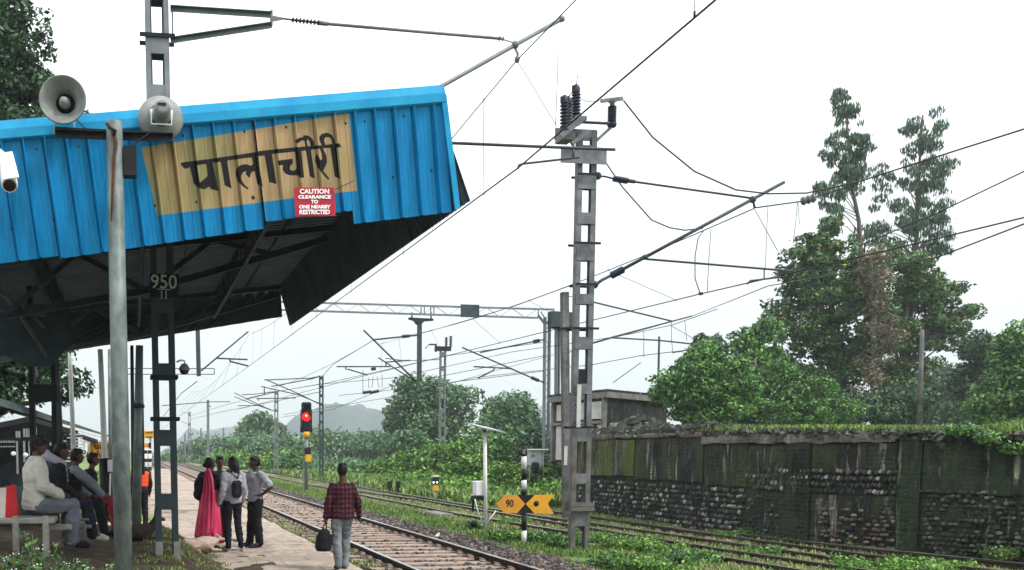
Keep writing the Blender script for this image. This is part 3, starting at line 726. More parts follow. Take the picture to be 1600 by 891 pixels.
# rubble lip along the top, stones + turf
pts = []
for _ in range(3600):
    px = random.uniform(905, 1760); p, n_ = wall_pt(px, ztop(px) + random.uniform(-.08, .06), random.uniform(-.9 if px < 1100 else -.5, .12)); pts.append(p + Vector((0, 0, .16 if px < 1110 and random.random() < .5 else 0)))
stones('rubble_edge', pts, .085, 'rubble_stone')
pts = []
for _ in range(14000):
    px = random.uniform(1085, 1780); p, n_ = wall_pt(px, ztop(px) + .03, random.uniform(-4, .12)); pts.append((p.x, p.y, p.z + max(0, -.0)))
grass_patch('ramp_grass', pts, .13, 'grass', .012, .6)
# grassy bank at the right end of the ramp
bank = MB(); rings = []
for i in range(15):
    t = i / 14; row = []
    for j in range(11):
        s = j / 10; a = wall_pt(1400 + 420 * t, 1.9, -.15 - s * 4.5)[0]
        row.append(a + Vector((0, 0, (.04 + .42 * sstep(.0, .6, t)) * math.sin(min(1, s * 1.5) * 1.57) + .05 * fbm(a.x * 2, a.y * 2, 1) - .05)))
    rings.append(row)
for i in range(14):
    for j in range(10): bank.add([rings[i][j], rings[i + 1][j], rings[i + 1][j + 1], rings[i][j + 1]], [(0, 1, 2, 3)], True)
tag(bank.build('grassy_bank', M['ramp_top']), kind='structure')
pts = []
for _ in range(16000):
    t = random.random(); s = random.random(); i = min(13, int(t * 14)); j = min(9, int(s * 10)); pts.append(tuple(rings[i][j].lerp(rings[i + 1][j + 1], random.random()) + Vector((random.uniform(-.15, .15), random.uniform(-.15, .15), -.02))))
grass_patch('bank_grass', pts, .22, 'grass', .014, .7)

# house on the ramp
hz = 40.0
h = thing('old_building', 'flat roofed concrete building with pale panels and a blackened side, behind the ramp wall', 'building', gd(950, 700, hz))
c0 = gd(868, 640, hz + 4); c1 = gd(949, 640, hz); d_ = (c1 - c0); d_.z = 0; c2 = c1 + Vector((3.2, 2.6, 0)).normalized() * 6.2
zr1 = gd(950, 608, hz).z; zr0 = zr1 - .35; zb = 1.2
lf = Vector((d_.x, d_.y, 0)); L = lf.length; lf.normalize(); nf = Vector((lf.y, -lf.x, 0)); nf = nf if nf.dot(Vector((0, -1, 0))) > 0 else -nf
def P3(p, z): return Vector((p.x, p.y, z))
b = MB(); back = -nf * 5
cs = [P3(c0, 0), P3(c1, 0), P3(c2, 0), P3(c0 + (c2 - c1), 0)]
for i in range(4):
    a, c = cs[i], cs[(i + 1) % 4]; b.add([P3(a, zb), P3(c, zb), P3(c, zr0), P3(a, zr0)], [(0, 1, 2, 3)])
me = b.mesh('wall'); me.materials.append(M['house_dark']); o = bpy.data.objects.new('wall', me)
bpy.data.objects.remove(o); link('wall', me, M['house_dark'], h)
b = MB(); ctr = (cs[0] + cs[2]) / 2
ro = [P3(p + (p - ctr).normalized() * .35, 0) for p in cs]; b.prism([P3(p, zr0) for p in ro], (0, 0, zr1 - zr0 - .12)); b.build('roof', M['concrete'], h)
b = MB(); b.prism([P3(p, zr1 - .117) for p in ro], (0, 0, .1)); b.build('parapet', M['house_dark'], h)
b = MB(); 
for t in (0.0, .33, .66, .985): b.box(P3(c0 + lf * (L * t), (zb + zr0) / 2) + nf * .1, (.16, .16, zr0 - zb - .02), rz=math.atan2(lf.y, lf.x))
b.bar(P3(c0, (zb + zr0) / 2 + .35) + nf * .12, P3(c1, (zb + zr0) / 2 + .35) + nf * .12, .12, .12); b.build('concrete_frame', M['concrete'], h)
hm = (zb + zr0) / 2 + .35
for k in range(3):
    a = c0 + lf * (L * (.33 * k + .06)); c = c0 + lf * (L * (.33 * k + .29))
    for z0, z1 in ((hm + .14, zr0 - .12), (zb + .1, hm - .1)):
        b = MB(); b.bar(P3(a, (z0 + z1) / 2) + nf * .06, P3(c, (z0 + z1) / 2) + nf * .06, .05, z1 - z0, up=(0, 0, 1)); b.build('pale_panel', M['pale_wall'], h)
b = MB(); a = c0 + lf * L * .83; b.bar(P3(a, zb + .1) + nf * .1, P3(a, hm - .1) + nf * .1, .18, .05, up=nf); b.build('door', M['black_paint'], h)
pts = []
for _ in range(1500):
    p = gd(random.uniform(955, 1085), 700, random.uniform(34, 38)); pts.append((p.x, p.y, 2.1 + random.random() * .75 * (1 - abs(proj(p)[0] - 1000) / 120)))
stones('rubble_heap', pts, .3, 'rubble_stone')

# ================================================================ STATION CANOPY
YF = 9.0; YB = 19.0
can = thing('station_canopy', 'bright blue corrugated platform canopy with a black painted station name on a tan panel', 'canopy', (-2.0, 14, .3))
TL = gy(-260, 226.5, YF); TR = gy(690, 148, YF); TRx = TR.copy()
ex = (TR - TL).normalized(); ev = Vector((ex.z, 0, -ex.x))              # along the top edge, and down the sheet
ink_polys = []
def z1(pts): return [(275 + x / 8.1, 200 + y / 8.1) for x, y in pts]
def z2(pts): return [(410 + x / 8.1, 195 + y / 8.1) for x, y in pts]
ink_polys += [z1(p) for p in (
 [(50, 450), (100, 432), (390, 398), (700, 353), (960, 313), (1150, 288), (1150, 345), (960, 372), (700, 407), (400, 452), (170, 490), (165, 508), (105, 517)],
 [(175, 490), (265, 480), (300, 695), (385, 625), (400, 600), (378, 400), (455, 395), (540, 800), (440, 775), (420, 742), (375, 772), (330, 775), (280, 757), (250, 725), (225, 710)],
 [(560, 390), (640, 385), (705, 770), (615, 725)],
 [(945, 480), (900, 460), (850, 460), (790, 485), (755, 540), (755, 610), (785, 680), (845, 740), (905, 780), (922, 770), (860, 710), (830, 660), (825, 610), (850, 560), (895, 545), (880, 585), (930, 637), (955, 560), (1010, 540), (1000, 440), (960, 470)],
 [(950, 330), (1025, 325), (1100, 745), (1030, 715)])]
ink_polys += [z2(p) for p in (
 [(-60, 337), (-10, 330), (370, 290), (750, 260), (975, 233), (1002, 287), (930, 290), (760, 300), (500, 332), (130, 370), (-60, 390)],
 [(20, 350), (115, 350), (180, 752), (85, 727)],
 [(190, 455), (385, 430), (385, 490), (350, 530), (350, 570), (390, 585), (430, 560), (435, 520), (413, 330), (490, 320), (530, 672), (465, 667), (460, 642), (350, 642), (290, 620), (255, 570), (260, 510), (205, 517)],
 [(545, 300), (610, 290), (665, 682), (600, 657)],
 [(410, 215), (440, 178), (490, 158), (545, 162), (555, 200), (500, 200), (440, 242)],
 [(512, 135), (570, 135), (620, 165), (655, 215), (655, 280), (612, 290), (600, 215), (572, 185), (560, 215), (578, 292), (545, 292), (528, 190)],
 [(725, 300), (768, 300), (812, 400), (817, 480), (782, 560), (770, 585), (850, 682), (830, 697), (760, 622), (700, 540), (668, 470), (668, 400), (690, 368), (738, 450), (756, 440), (750, 370)],
 [(860, 285), (935, 272), (975, 640), (990, 690), (915, 657)],
 [(722, 200), (718, 150), (760, 112), (820, 102), (882, 128), (917, 200), (917, 245), (883, 245), (873, 190), (848, 160), (810, 157), (787, 170), (782, 200), (802, 275), (755, 275)])]
ink_polys += [[(392, 309), (395, 305), (399, 309), (396, 313)]]
ink_polys += [[(x + 2.0 * math.cos(a * 1.047), y + 2.6 * math.sin(a * 1.047)) for a in range(6)] for x, y in ((57, 233), (123, 229), (84, 344), (18, 357), (286, 212), (382, 206), (447, 199), (540, 193), (570, 190), (631, 182), (614, 277), (674, 267), (242, 322), (307, 316), (480, 230), (505, 300))]
panel_poly = [(221, 231), (380, 205), (545, 177), (558, 298), (480, 307), (246, 337)]
def poly_sdf(pts, X, Y):
    n = len(pts); d = np.full(X.shape, 1e9); ins = np.zeros(X.shape, bool)
    for i in range(n):
        ax, ay = pts[i]; bx, by = pts[(i + 1) % n]; ux, uy = bx - ax, by - ay; L2 = ux * ux + uy * uy + 1e-12
        t = np.clip(((X - ax) * ux + (Y - ay) * uy) / L2, 0, 1); d = np.minimum(d, (X - ax - t * ux) ** 2 + (Y - ay - t * uy) ** 2)
        c = ((ay > Y) != (by > Y)) & (X < (bx - ax) * (Y - ay) / ((by - ay) if by != ay else 1e-12) + ax); ins ^= c
    d = np.sqrt(d); return np.where(ins, d, -d)
RIB = .1845; RIB0 = .07
def rib_h(u):
    """height of the sheet profile at distance u along the edge (m)"""
    q = (u - RIB0) % RIB
    if q < .014: return .045 * q / .014
    if q < .022: return .045
    if q < .030: return .045 * (1 - (q - .022) / .008)
    if q > RIB - .009: return -.016
    if abs(q - .11) < .012: return .0035 * (1 - abs(q - .11) / .012)
    return 0
Wd = (TR - TL).length
def fascia_sheet(pxa, pxb, bot_a, bot_b):
    """a blue sheet between photo columns along its bottom edge"""
    ba = gy(*bot_a, YF); bb = gy(*bot_b, YF)
    ua = (ba - TL).dot(ex); ub = (bb - TL).dot(ex); va = (ba - TL).dot(ev); vb = (bb - TL).dot(ev)
    us = list(np.arange(max(ua, .45), ub, .005)) + [ub]; nv = 90; V = []; 
    for u in us:
        vv = va + (vb - va) * (u - ua) / (ub - ua)
        for j in range(nv + 1):
            v_ = .06 + (vv - .06) * j / nv; p = TL + ex * u + ev * v_; V.append((p.x, YF - rib_h(u) + .10 * (v_ / 1.1) + .004 * math.sin(u * 2.1 + v_ * 3), p.z))
    k = nv + 1; Fq = [(i * k + j, i * k + j + 1, (i + 1) * k + j + 1, (i + 1) * k + j) for i in range(len(us) - 1) for j in range(nv)]
    me = np_mesh('fascia_sheet', V, Fq, False)
    A = np.array(V); s, c = math.sin(PITCH), math.cos(PITCH); d = A - np.array(CAM); d[:, 1] += 0
    zc = d @ np.array(_fw); X = PX0 + F_PX * (d @ np.array(_Rt)) / zc; Y = PY0 - F_PX * (d @ np.array(_up)) / zc
    inkv = np.full(len(V), -9.0)
    for p in ink_polys:
        pa = np.array(p); k_ = (X > pa[:, 0].min() - 4) & (X < pa[:, 0].max() + 4) & (Y > pa[:, 1].min() - 4) & (Y < pa[:, 1].max() + 4)
        if k_.any(): inkv[k_] = np.maximum(inkv[k_], poly_sdf(p, X[k_], Y[k_]))
    pan = poly_sdf(panel_poly, X, Y)
    for nm, val in (('ink', inkv), ('panel', pan)):
        at = me.attributes.new(nm, 'FLOAT', 'POINT'); at.data.foreach_set('value', np.clip(val, -9, 9).astype(np.float32))
    return link('fascia_sheet', me, M['blue_sheet'], can)
fascia_sheet(0, 0, (-235, 440), (90, 396.5))
fascia_sheet(0, 0, (91.5, 401), (415, 354))
fascia_sheet(0, 0, (416, 343.5), (555, 325.5))
fascia_sheet(0, 0, (556.5, 346.5), (711, 327.5))
# top flashing, right edge trim
b = MB()
prof = [(-.10, 0.05), (-.075, -.035), (0.0, -.05), (.075, -.045), (.085, -.028), (.09, 0.0)]
rings = []
for u in np.linspace(0, Wd + .02, 24):
    rings.append([TL + ex * u + ev * (v_ + .0) + Vector((0, y_, 0)) for v_, y_ in prof])
for i in range(len(rings) - 1):
    for j in range(len(prof) - 1): b.add([rings[i][j], rings[i + 1][j], rings[i + 1][j + 1], rings[i][j + 1]], [(0, 1, 2, 3)])
b.build('top_flashing', M['flash_blue'], can)
b = MB(); q0 = gy(691, 150, YF); q1 = gy(713, 328, YF + .1)
b.bar(q0 + Vector((0, -.03, 0)), q1 + Vector((0, -.03, 0)), .05, .03, up=(0, -1, 0)); b.build('edge_trim', M['flash_blue'], can)
# roof sheet (corrugated along x), side skirt and rear skirt
def roof_z(x, y):
    z = TL.z + (x - TL.x) * ex.z / ex.x - .03; return z - (y - YF) * .008
xs_ = [TL.x, TR.x + .02]; b = MB(); yy = YF + .12; i = 0
while yy < YB - .02:
    for (x0, x1) in ((TL.x, TR.x),):
        for dy0, dy1, h0, h1 in ((0, .07, 0, 0), (.07, .1, 0, .05), (.1, .14, .05, .05), (.14, .17, .05, 0)):
            b.add([(x0, yy + dy0, roof_z(x0, yy) + h0), (x1, yy + dy0, roof_z(x1, yy) + h0), (x1, yy + dy1, roof_z(x1, yy) + h1), (x0, yy + dy1, roof_z(x0, yy) + h1)], [(0, 1, 2, 3)])
    yy += .17
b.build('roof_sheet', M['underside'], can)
def skirt(p0, p1, q0, q1, m, name, d=.1, amp=.03):
    """ribbed sheet from top edge p0-p1 to bottom edge q0-q1"""
    b = MB(); L_ = (p1 - p0).length; n = int(L_ / d); nrm = (p1 - p0).cross(q0 - p0).normalized()
    for i in range(n):
        for f0, f1, h0, h1 in ((0, .5, 0, 0), (.5, .62, 0, 1), (.62, .88, 1, 1), (.88, 1, 1, 0)):
            t0 = (i + f0) / n; t1 = (i + f1) / n
            b.add([p0.lerp(p1, t0) + nrm * h0 * amp, p0.lerp(p1, t1) + nrm * h1 * amp, q0.lerp(q1, t1) + nrm * h1 * amp, q0.lerp(q1, t0) + nrm * h0 * amp], [(0, 1, 2, 3)])
    return b.build(name, m, can)
e0 = gy(735, 314, YF + .05); e1 = gy(456, 508, YB)
tz = lambda y: roof_z(TR.x, y)
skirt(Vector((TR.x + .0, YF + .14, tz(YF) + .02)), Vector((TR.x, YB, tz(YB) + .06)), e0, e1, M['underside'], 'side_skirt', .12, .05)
r0 = gy(-60, 575, YB); r1 = gy(441, 495, YB)
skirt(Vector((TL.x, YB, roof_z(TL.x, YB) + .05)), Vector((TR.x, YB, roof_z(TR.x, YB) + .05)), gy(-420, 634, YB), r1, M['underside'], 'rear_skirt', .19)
# left front corner return: blue outside of the side skirt seen past the fascia end
# trusses along the track and the rear frame
def lattice(p0, p1, depth, n, w=.045, t=.03, m='truss'):
    b = MB(); dn = Vector((0, 0, -depth)); b.angle(p0, p1, w, .006, flip=1); b.angle(p0 + dn, p1 + dn, w, .006, flip=-1)
    for i in range(n):
        a = p0.lerp(p1, i / n); c = p0.lerp(p1, (i + 1) / n); b.bar(a, c + dn, t, .006); b.bar(a + dn, c, t, .006)
    return b
for x_, dp in ((-2.6, .5), (-1.15, .5), (.15, .45), (1.55, .45)):
    z_ = roof_z(x_, YF) - .06
    bb = lattice(Vector((x_, YF + .25, z_)), Vector((x_, YB - .3, roof_z(x_, YB) - .06)), dp, 22); bb.build('lattice_girder', M['truss'], can)
for y_ in (13.6, 18.3):
    b = MB()
    pz = lambda x, d: Vector((x, y_, roof_z(x, y_) - d))
    b.angle(pz(-4.2, .16), pz(2.75, .16), .09, .01); b.angle(pz(-4.2, 1.05), pz(.2, .75), .09, .01); b.angle(pz(.2, .75), pz(2.7, .3), .09, .01)
    zz = [(-4.0, .95), (-2.7, .16), (-1.7, .9), (-.7, .16), (.2, .74), (1.1, .16), (1.9, .42)]
    for (a, da), (c, dc) in zip(zz, zz[1:]): b.angle(pz(a, da), pz(c, dc), .07, .008)
    b.build('roof_truss', M['truss_light' if y_ > 15 else 'truss'], can)
for x_ in (-2.2, -.5, .8, 2.1):
    b = MB(); b.angle(Vector((x_, YF + .15, roof_z(x_, YF) - .03)), Vector((x_, YB - .1, roof_z(x_, YB) - .03)), .06, .006); b.build('purlin', M['truss'], can)
# canopy post: four angles with battens (left of the lamp pole), gusset plate above
pc = gd(76, 700, 16.0); px_ = pc.x; py_ = 15.9
b = MB()
for sx in (-.17, .17):
    for sy in (-.1, .1): b.angle((px_ + sx, py_ + sy, .25), (px_ + sx, py_ + sy, roof_z(px_, py_) - .1), .07, .01, up=(0, 1, 0))
z_ = .7
while z_ < roof_z(px_, py_) - .4:
    for sy in (-.105, .105): b.box((px_, py_ + sy, z_), (.36, .01, .26))
    z_ += .95
b.build('canopy_post', M['steel_black'], can)
b = MB(); b.prism([(px_ - .45, py_ - .12, 3.95), (px_ + .42, py_ - .12, 3.95), (px_ + .42, py_ - .12, 3.35), (px_ + .1, py_ - .12, 3.0), (px_ - .3, py_ - .12, 3.0), (px_ - .8, py_ - .12, 3.3)], (0, .012, 0))
for k in range(4): b.lathe((px_ + .1 + .09 * k, py_ - .12, 3.2 + .02 * k), (0, -1, 0), [(0, .015), (.015, .012)], 8)
b.build('gusset_plate', M['truss'], can)
b = MB()
for a, c in (((8, 462), (72, 560)), ((0, 492), (70, 495)), ((28, 475), (68, 515)), ((-20, 440), (30, 490))):
    b.angle(gd(*a, 15), gd(*c, 15.4), .06, .008)
b.build('brace', M['truss_light'], can)
# red caution board hung on the fascia
cs_ = thing('caution_sign', 'small red sign with white capital lettering hung on the lower edge of the blue fascia', 'sign', gy(492, 337, YF - .05))
a, b_, c_, d_ = [gy(*p, YF - .045) for p in ((459.5, 293), (522, 293), (524.5, 337.5), (461.5, 338.5))]
b = MB(); b.prism([a, b_, c_, d_], (0, .008, 0)); sp_ = b.build('sign_plate', M['red_sign'], cs_)
b = MB(); b.tube([gy(524, 296, YF - .055), gy(538, 290, YF - .05), gy(552, 283, YF - .035)], .004, 5); b.build('tie_wire', M['wire'], cs_)
rt = (b_ - a).normalized(); upv = Vector((0, 0, 1)); 
for txt, py, hh, xs1 in (('CAUTION', 299.6, .058, 1.08), ('CLEARANCE', 308.2, .043, 1.28), ('TO', 315.6, .043, 1.1), ('ONE NEARBY', 323.6, .043, 1.13), ('RESTRICTED', 331.8, .056, .94)):
    place_text(txt, hh * .96, gy(491.5, py, YF - .05), rt, upv, M['sign_white'], sp_, bold=.0022, xs=xs1)

# ================================================================ MASTS, CANTILEVERS, WIRES
def insulator(b, p0, p1, r, n=7, core=.4):
    p0 = Vector(p0); p1 = Vector(p1); L = (p1 - p0).length; pr = [(0, r * core)]
    for i in range(n):
        t = L * (i + .15) / n; pr += [(t, r * core), (t + L * .25 / n, r), (t + L * .55 / n, r * .9), (t + L * .62 / n, r * core)]
    pr.append((L, r * core)); b.lathe(p0, p1 - p0, pr, 12)
def lattice_mast(name, label, xb, xt, yb, yt, y, wpx, plates, m, foot=None, group='overhead line masts', root=None, depth=.2, z0=None, parts='mast_column'):
    """battened two-leg mast: photo column xb at row yb (base) to xt at row yt (top), in the plane across the track at y"""
    B = gy(xb, yb, y); T = gy(xt, yt, y)
    if z0 is not None: B = Vector((B.x, B.y, z0))
    wd = wpx * (gy(xb + 10, yb, y) - gy(xb, yb, y)).x / 10
    root = root or thing(name, label, 'mast', B, group)
    X = lambda z: B.x + (T.x - B.x) * (z - B.z) / (T.z - B.z)
    cw = wd * .235; b = MB(); top = T.z
    for s in (-1, 1):
        for (dx, dy, w_, d_) in ((s * (wd / 2 - .006), 0, .012, depth), (s * (wd / 2 - cw / 2 - .012), -depth / 2 + .006, cw - .003, .012), (s * (wd / 2 - cw / 2 - .012), depth / 2 - .006, cw - .003, .012)):
            b.bar((B.x + dx, y + dy, B.z - .3), (T.x + dx, y + dy, top), d_, w_, up=(1, 0, 0))
    b.build(parts, M[m], root)
    for (p0, p1) in plates:
        z1_ = gy(xb, p0, y).z; z0_ = gy(xb, p1, y).z
        for s in (-1, 1): b = MB(); b.box((X((z0_ + z1_) / 2), y + s * (depth / 2 + .006), (z0_ + z1_) / 2), (wd - .02, .01, z1_ - z0_)); b.build('batten_plate', M[m], root)
    return root, X, wd
def clampbar(b, x, y, z, w, t=.05): 
    for s in (-1, 1): b.bar((x - w / 2, y + s * .13, z), (x + w / 2, y + s * .13, z), t * .55, t)
def tubes(root, name, m, segs, y, r):
    b = MB()
    for seg in segs: b.tube([gy(px, py, y) for px, py in seg], r, 8)
    return b.build(name, M[m], root)
# --- mast with the 950/11 plate, standing through the canopy
YL = 12.4
mL, XL, wL = lattice_mast('overhead_mast', 'dark steel mast with the number plate 950 over 11, rising through the platform canopy', 262, 243, 866, -60, YL, 35,
    [(-30, 6), (60, 90), (138, 165), (235, 262), (330, 356), (470, 492), (569, 594), (672, 697), (772, 796)], 'mast_dark', root=None)
mLi = mL
b = MB(); sc_ = 1
for c in mL.children:                                   # the part above the roof gets a lighter face
    pass
Z = lambda py: gy(250, py, YL).z
for py, w_ in ((62, .42), (655, .36), (590, .34)): b = MB(); clampbar(b, XL(Z(py)), YL, Z(py), w_, .045); b.build('clamp', M['steel_black'], mL)
for s in (-1, 1): b = MB(); b.box((XL(0) + s * (wL / 2 - .03), YL - .005, .42), (.085, .235, .3)); b.build('painted_foot', M['mast_foot'], mL)
b = MB(); z0_, z1_ = gy(256, 468, YL).z, gy(256, 431, YL).z; b.box((gy(256, 450, YL).x, YL - .125, (z0_ + z1_) / 2), (.35, .008, z1_ - z0_)); npl = b.build('number_plate', M['black_paint'], mL)
rt, up_ = Vector((1, 0, 0)), Vector((0, 0, 1))
place_text('950', .235, gy(256, 441.5, YL - .13), rt, up_, M['plate_number'], npl, bold=.002, xs=.92)
b = MB(); 
for px in (252.5, 259.5): b.bar(gy(px, 454.5, YL - .131), gy(px, 467.5, YL - .131), .014, .004, up=(0, -1, 0))
b.bar(gy(245, 452, YL - .131), gy(267, 452.6, YL - .131), .008, .004, up=(0, -1, 0)); b.build('lettering', M['plate_number'], npl)
# lighter strips and plates over the mast front, above the roof only
up1 = MB()
for s in (-1, 1):
    x0 = XL(Z(150)); x1 = XL(Z(-60)); up1.bar((x0 + s * (wL / 2 - .03), YL - .112, Z(172)), (x1 + s * (wL / 2 - .03), YL - .112, Z(-60)), .062, .006, up=(0, 1, 0))
for (p0, p1) in ((-30, 6), (60, 90), (138, 165)): up1.box((XL(Z(75)), YL - .116, (Z(p0) + Z(p1)) / 2), (wL - .12, .004, Z(p0) - Z(p1)))
up1.build('upper_face', M['galv'], mL)
tubes(mL, 'bracket_frame', 'galv', [], YL, .02) if False else None
b = MB()
for p0, p1 in (((266, 11), (424, 21)), ((266, 61), (424, 37))): b.angle(gy(*p0, YL), gy(*p1, YL), .055, .008, up=(0, -1, 0))
b.bar(gy(269, 8, YL), gy(270, 64, YL), .02, .02); b.bar(gy(424, 17, YL), gy(424, 40, YL), .03, .05); b.prism([gy(424, 24, YL), gy(441, 27, YL), gy(441, 31, YL), gy(424, 34, YL)], (0, .012, 0))
b.build('bracket_frame', M['galv'], mL)
b = MB(); insulator(b, gy(455, 31, YL), gy(500, 36, YL), .034, 8); b.build('insulator', M['porcelain'], mL)
b = MB(); b.tube([gy(441, 29, YL), gy(456, 31, YL)], .014); b.tube([gy(498, 36, YL), gy(512, 37.5, YL)], .028); b.tube([gy(510, 37.3, YL), gy(783, 60.5, YL)], .019, 10); b.tube([gy(780, 60, YL), gy(806, 68, YL)], .009)
b.lathe(gy(780, 60, YL), Vector((1, 0, -.1)), [(0, .03), (.012, .03)], 10); b.lathe(gy(785, 60.6, YL), Vector((1, 0, -.1)), [(0, .03), (.012, .03)], 10); b.build('stay_tube', M['galv'], mL)
b = MB(); b.tube([gy(395, 300, YL), gy(879, 29, YL)], .027, 12)
b.lathe(gy(875, 31, YL), gy(880, 29, YL) - gy(875, 31, YL), [(0, .037), (.05, .037)], 10)
b.ell(gy(805, 70, YL), (.05, .05, .05)); b.tube([gy(805, 76, YL), gy(809, 84, YL), gy(808, 96, YL)], .016, 8); b.ell(gy(808, 93, YL), (.035, .035, .045)); b.build('bracket_tube', M['galv'], mL)
b = MB(); b.tube([gy(640, 221, YL), gy(961, 234, YL)], .019, 10); b.tube([gy(896, 231, YL), gy(896, 247, YL)], .014); b.build('registration_tube', M['tube_dark'], mL)
b = MB(); b.tube([gy(905, 246, YL), gy(818, 256, YL), gy(811, 258, YL), gy(809, 264, YL)], .015, 8); b.build('steady_arm', M['tube_dark'], mL)
b = MB(); b.tube([gy(809, 97, YL), gy(817, 109, YL), gy(869, 196, YL), gy(868, 212, YL), gy(866, 219, YL)], .0045, 5); b.tube([gy(872, 38, YL), gy(871.5, 110, YL), gy(868, 196, YL)], .0045, 5); b.build('stay_wire', M['wire'], mL)
# lower insulator of this bracket is under the roof
b = MB(); insulator(b, gy(330, 338, YL), gy(395, 300, YL), .05, 8); b.build('insulator', M['porcelain'], mL)

# --- mast at the right with the post insulators
YR = 17.2
mR, XR, wR = lattice_mast('overhead_mast', 'tall grey battened mast with dark insulators on its head, right of the yellow arrow sign', 903.5, 916.5, 862, 205, YR, 29,
    [(228, 245), (275, 296), (333, 351), (382, 408), (460, 476), (527, 546), (600, 616), (668, 690), (740, 756), (800, 822)], 'mast_grey', depth=.11)
ZR = lambda py: gy(910, py, YR).z
for py, w_ in ((275, .42), (382, .5), (446, .42), (514.5, .5), (668, .52)): b = MB(); clampbar(b, XR(ZR(py)), YR, ZR(py), w_, .04); b.build('clamp', M['steel_black'], mR)
b = MB()
for py in (788, 795): clampbar(b, XR(ZR(py)), YR, ZR(py), .46, .07)
b.build('splice_band', M['mast_old'], mR)
b = MB(); b.box((XR(ZR(590)), YR + .02, ZR(590)), (.3, .12, .3)); b.build('junction_box', M['steel_black'], mR)
b = MB()
for sx in (-1, 1): b.bar((XR(ZR(830)) + sx * (wR / 2 - .044), YR - .064, ZR(880)), (XR(ZR(660)) + sx * (wR / 2 - .044), YR - .064, ZR(660)), .084, .012, up=(0, 1, 0))
b.build('weathered_face', M['mast_old'], mR)
# cable of galvanised earthing strip on the left leg, with the painted lettering
b = MB(); b.box((gy(899, 640, YR).x, YR - .14, (ZR(602) + ZR(668)) / 2), (.075, .012, ZR(602) - ZR(668))); pst = b.build('painted_strip', M['pale_wall'], mR)
for i, ch in enumerate('PCLATER'):
    place_text(ch, .115, gy(899, 607 + i * 9.0, YR - .149), rt, up_, M['black_paint'], pst, bold=.001, xs=.8)
# head steelwork
b = MB()
b.box((gy(908, 207, YR).x, YR - .13, gy(0, 207, YR).z), (.86, .02, .26)); b.box((gy(908, 197, YR).x, YR - .18, ZR(196.5)), (.86, .12, .014)); b.box((gy(905, 207, YR).x, YR + .14, ZR(207)), (.78, .02, .2))
b.bar(gy(876, 212, YR - .3), gy(910, 186, YR - .3), .1, .02, up=(0, -1, 0)); b.bar(gy(893, 225, YR - .22), gy(915, 208, YR - .22), .07, .07)
b.bar(gy(932, 220, YR), gy(957, 197, YR), .05, .05); b.box(gy(902, 189, YR), (.2, .35, .07)); b.box(gy(882, 214, YR), (.22, .3, .18))
b.bar(gy(896, 225, YR - .14), gy(896, 244, YR - .14), .03, .03)
b.build('head_bracket', M['mast_grey'], mR)
for (xa, ya, yb_, r_, nn, yy) in ((882, 206, 163, .085, 8, YR - .25), (888, 203, 165, .075, 8, YR + .3), (900, 185, 146, .085, 8, YR)):
    b = MB(); insulator(b, gy(xa, ya, yy), gy(xa + .3, yb_, yy), r_, nn, .45); b.lathe(gy(xa, yb_ + 1, yy), (0, 0, 1), [(0, .06), (.04, .07), (.08, .05), (.14, .06), (.17, .02)], 10)
    b.bar(gy(xa - 5, yb_ - 6, yy), gy(xa + 6, yb_ - 5, yy), .03, .09); b.bar(gy(xa - 5, yb_ - 12, yy), gy(xa - 5, yb_ - 2, yy), .03, .03); b.build('post_insulator', M['porcelain'], mR)
b = MB(); insulator(b, gy(956, 194, YR), gy(956.5, 166, YR), .085, 8, .5); b.lathe(gy(956, 199, YR), (0, 0, 1), [(0, .07), (.05, .09), (.08, .05)], 10); b.build('post_insulator', M['porcelain'], mR)
b = MB(); b.bar(gy(939, 158, YR), gy(973, 154, YR), .05, .06, up=(0, 0, 1)); b.lathe(gy(956.5, 167, YR), (0, 0, 1), [(0, .05), (.06, .04), (.1, .09)], 10); b.build('terminal_bar', M['galv_light'], mR)
b = MB(); b.tube([gy(904, 148, YR), gy(908, 155, YR), gy(918, 159, YR), (gy(938, 158, YR))], .007, 5); b.tube([gy(900, 140, YR), gy(901, 128, YR), gy(903, 117, YR)], .007, 5); b.tube([gy(884, 156, YR), gy(891, 148, YR), gy(896, 142, YR)], .01, 5)
b.build('jumper_wire', M['wire'], mR)
b = MB(); insulator(b, gy(958, 279, YR), gy(981, 283, YR), .06, 8); b.build('insulator', M['porcelain'], mR)
b = MB(); b.tube([gy(928, 275, YR), gy(946, 276, YR), gy(959, 279.5, YR)], .018); b.tube([gy(980, 282.5, YR), gy(992, 284, YR)], .036); b.tube([gy(990, 284, YR), gy(1176, 310, YR)], .02, 8); b.ell(gy(934, 275, YR), (.07, .06, .07)); b.build('stay_tube', M['tube_dark'], mR)
b = MB(); insulator(b, gy(955, 431, YR), gy(974, 421, YR), .07, 7, .55); b.build('insulator', M['porcelain'], mR)
b = MB(); b.ell(gy(929, 445, YR), (.07, .07, .07)); b.tube([gy(930, 446, YR), gy(940, 438, YR), gy(956, 430, YR)], .028); b.tube([gy(973, 421, YR), gy(1225, 285, YR)], .031, 10); b.ell(gy(1008, 402, YR), (.05, .05, .05)); b.ell(gy(1176, 312, YR), (.065, .06, .065)); b.tube([gy(1177, 314, YR), gy(1179, 325, YR)], .02); b.build('bracket_tube', M['tube_dark'], mR)
b = MB(); b.tube([gy(1010, 405, YR), gy(1240, 424, YR)], .02, 8); b.tube([gy(1168, 444, YR), gy(1172, 439, YR), gy(1220, 433, YR)], .018); b.tube([gy(1194, 420, YR), gy(1194, 437, YR)], .012); b.build('registration_tube', M['tube_dark'], mR)
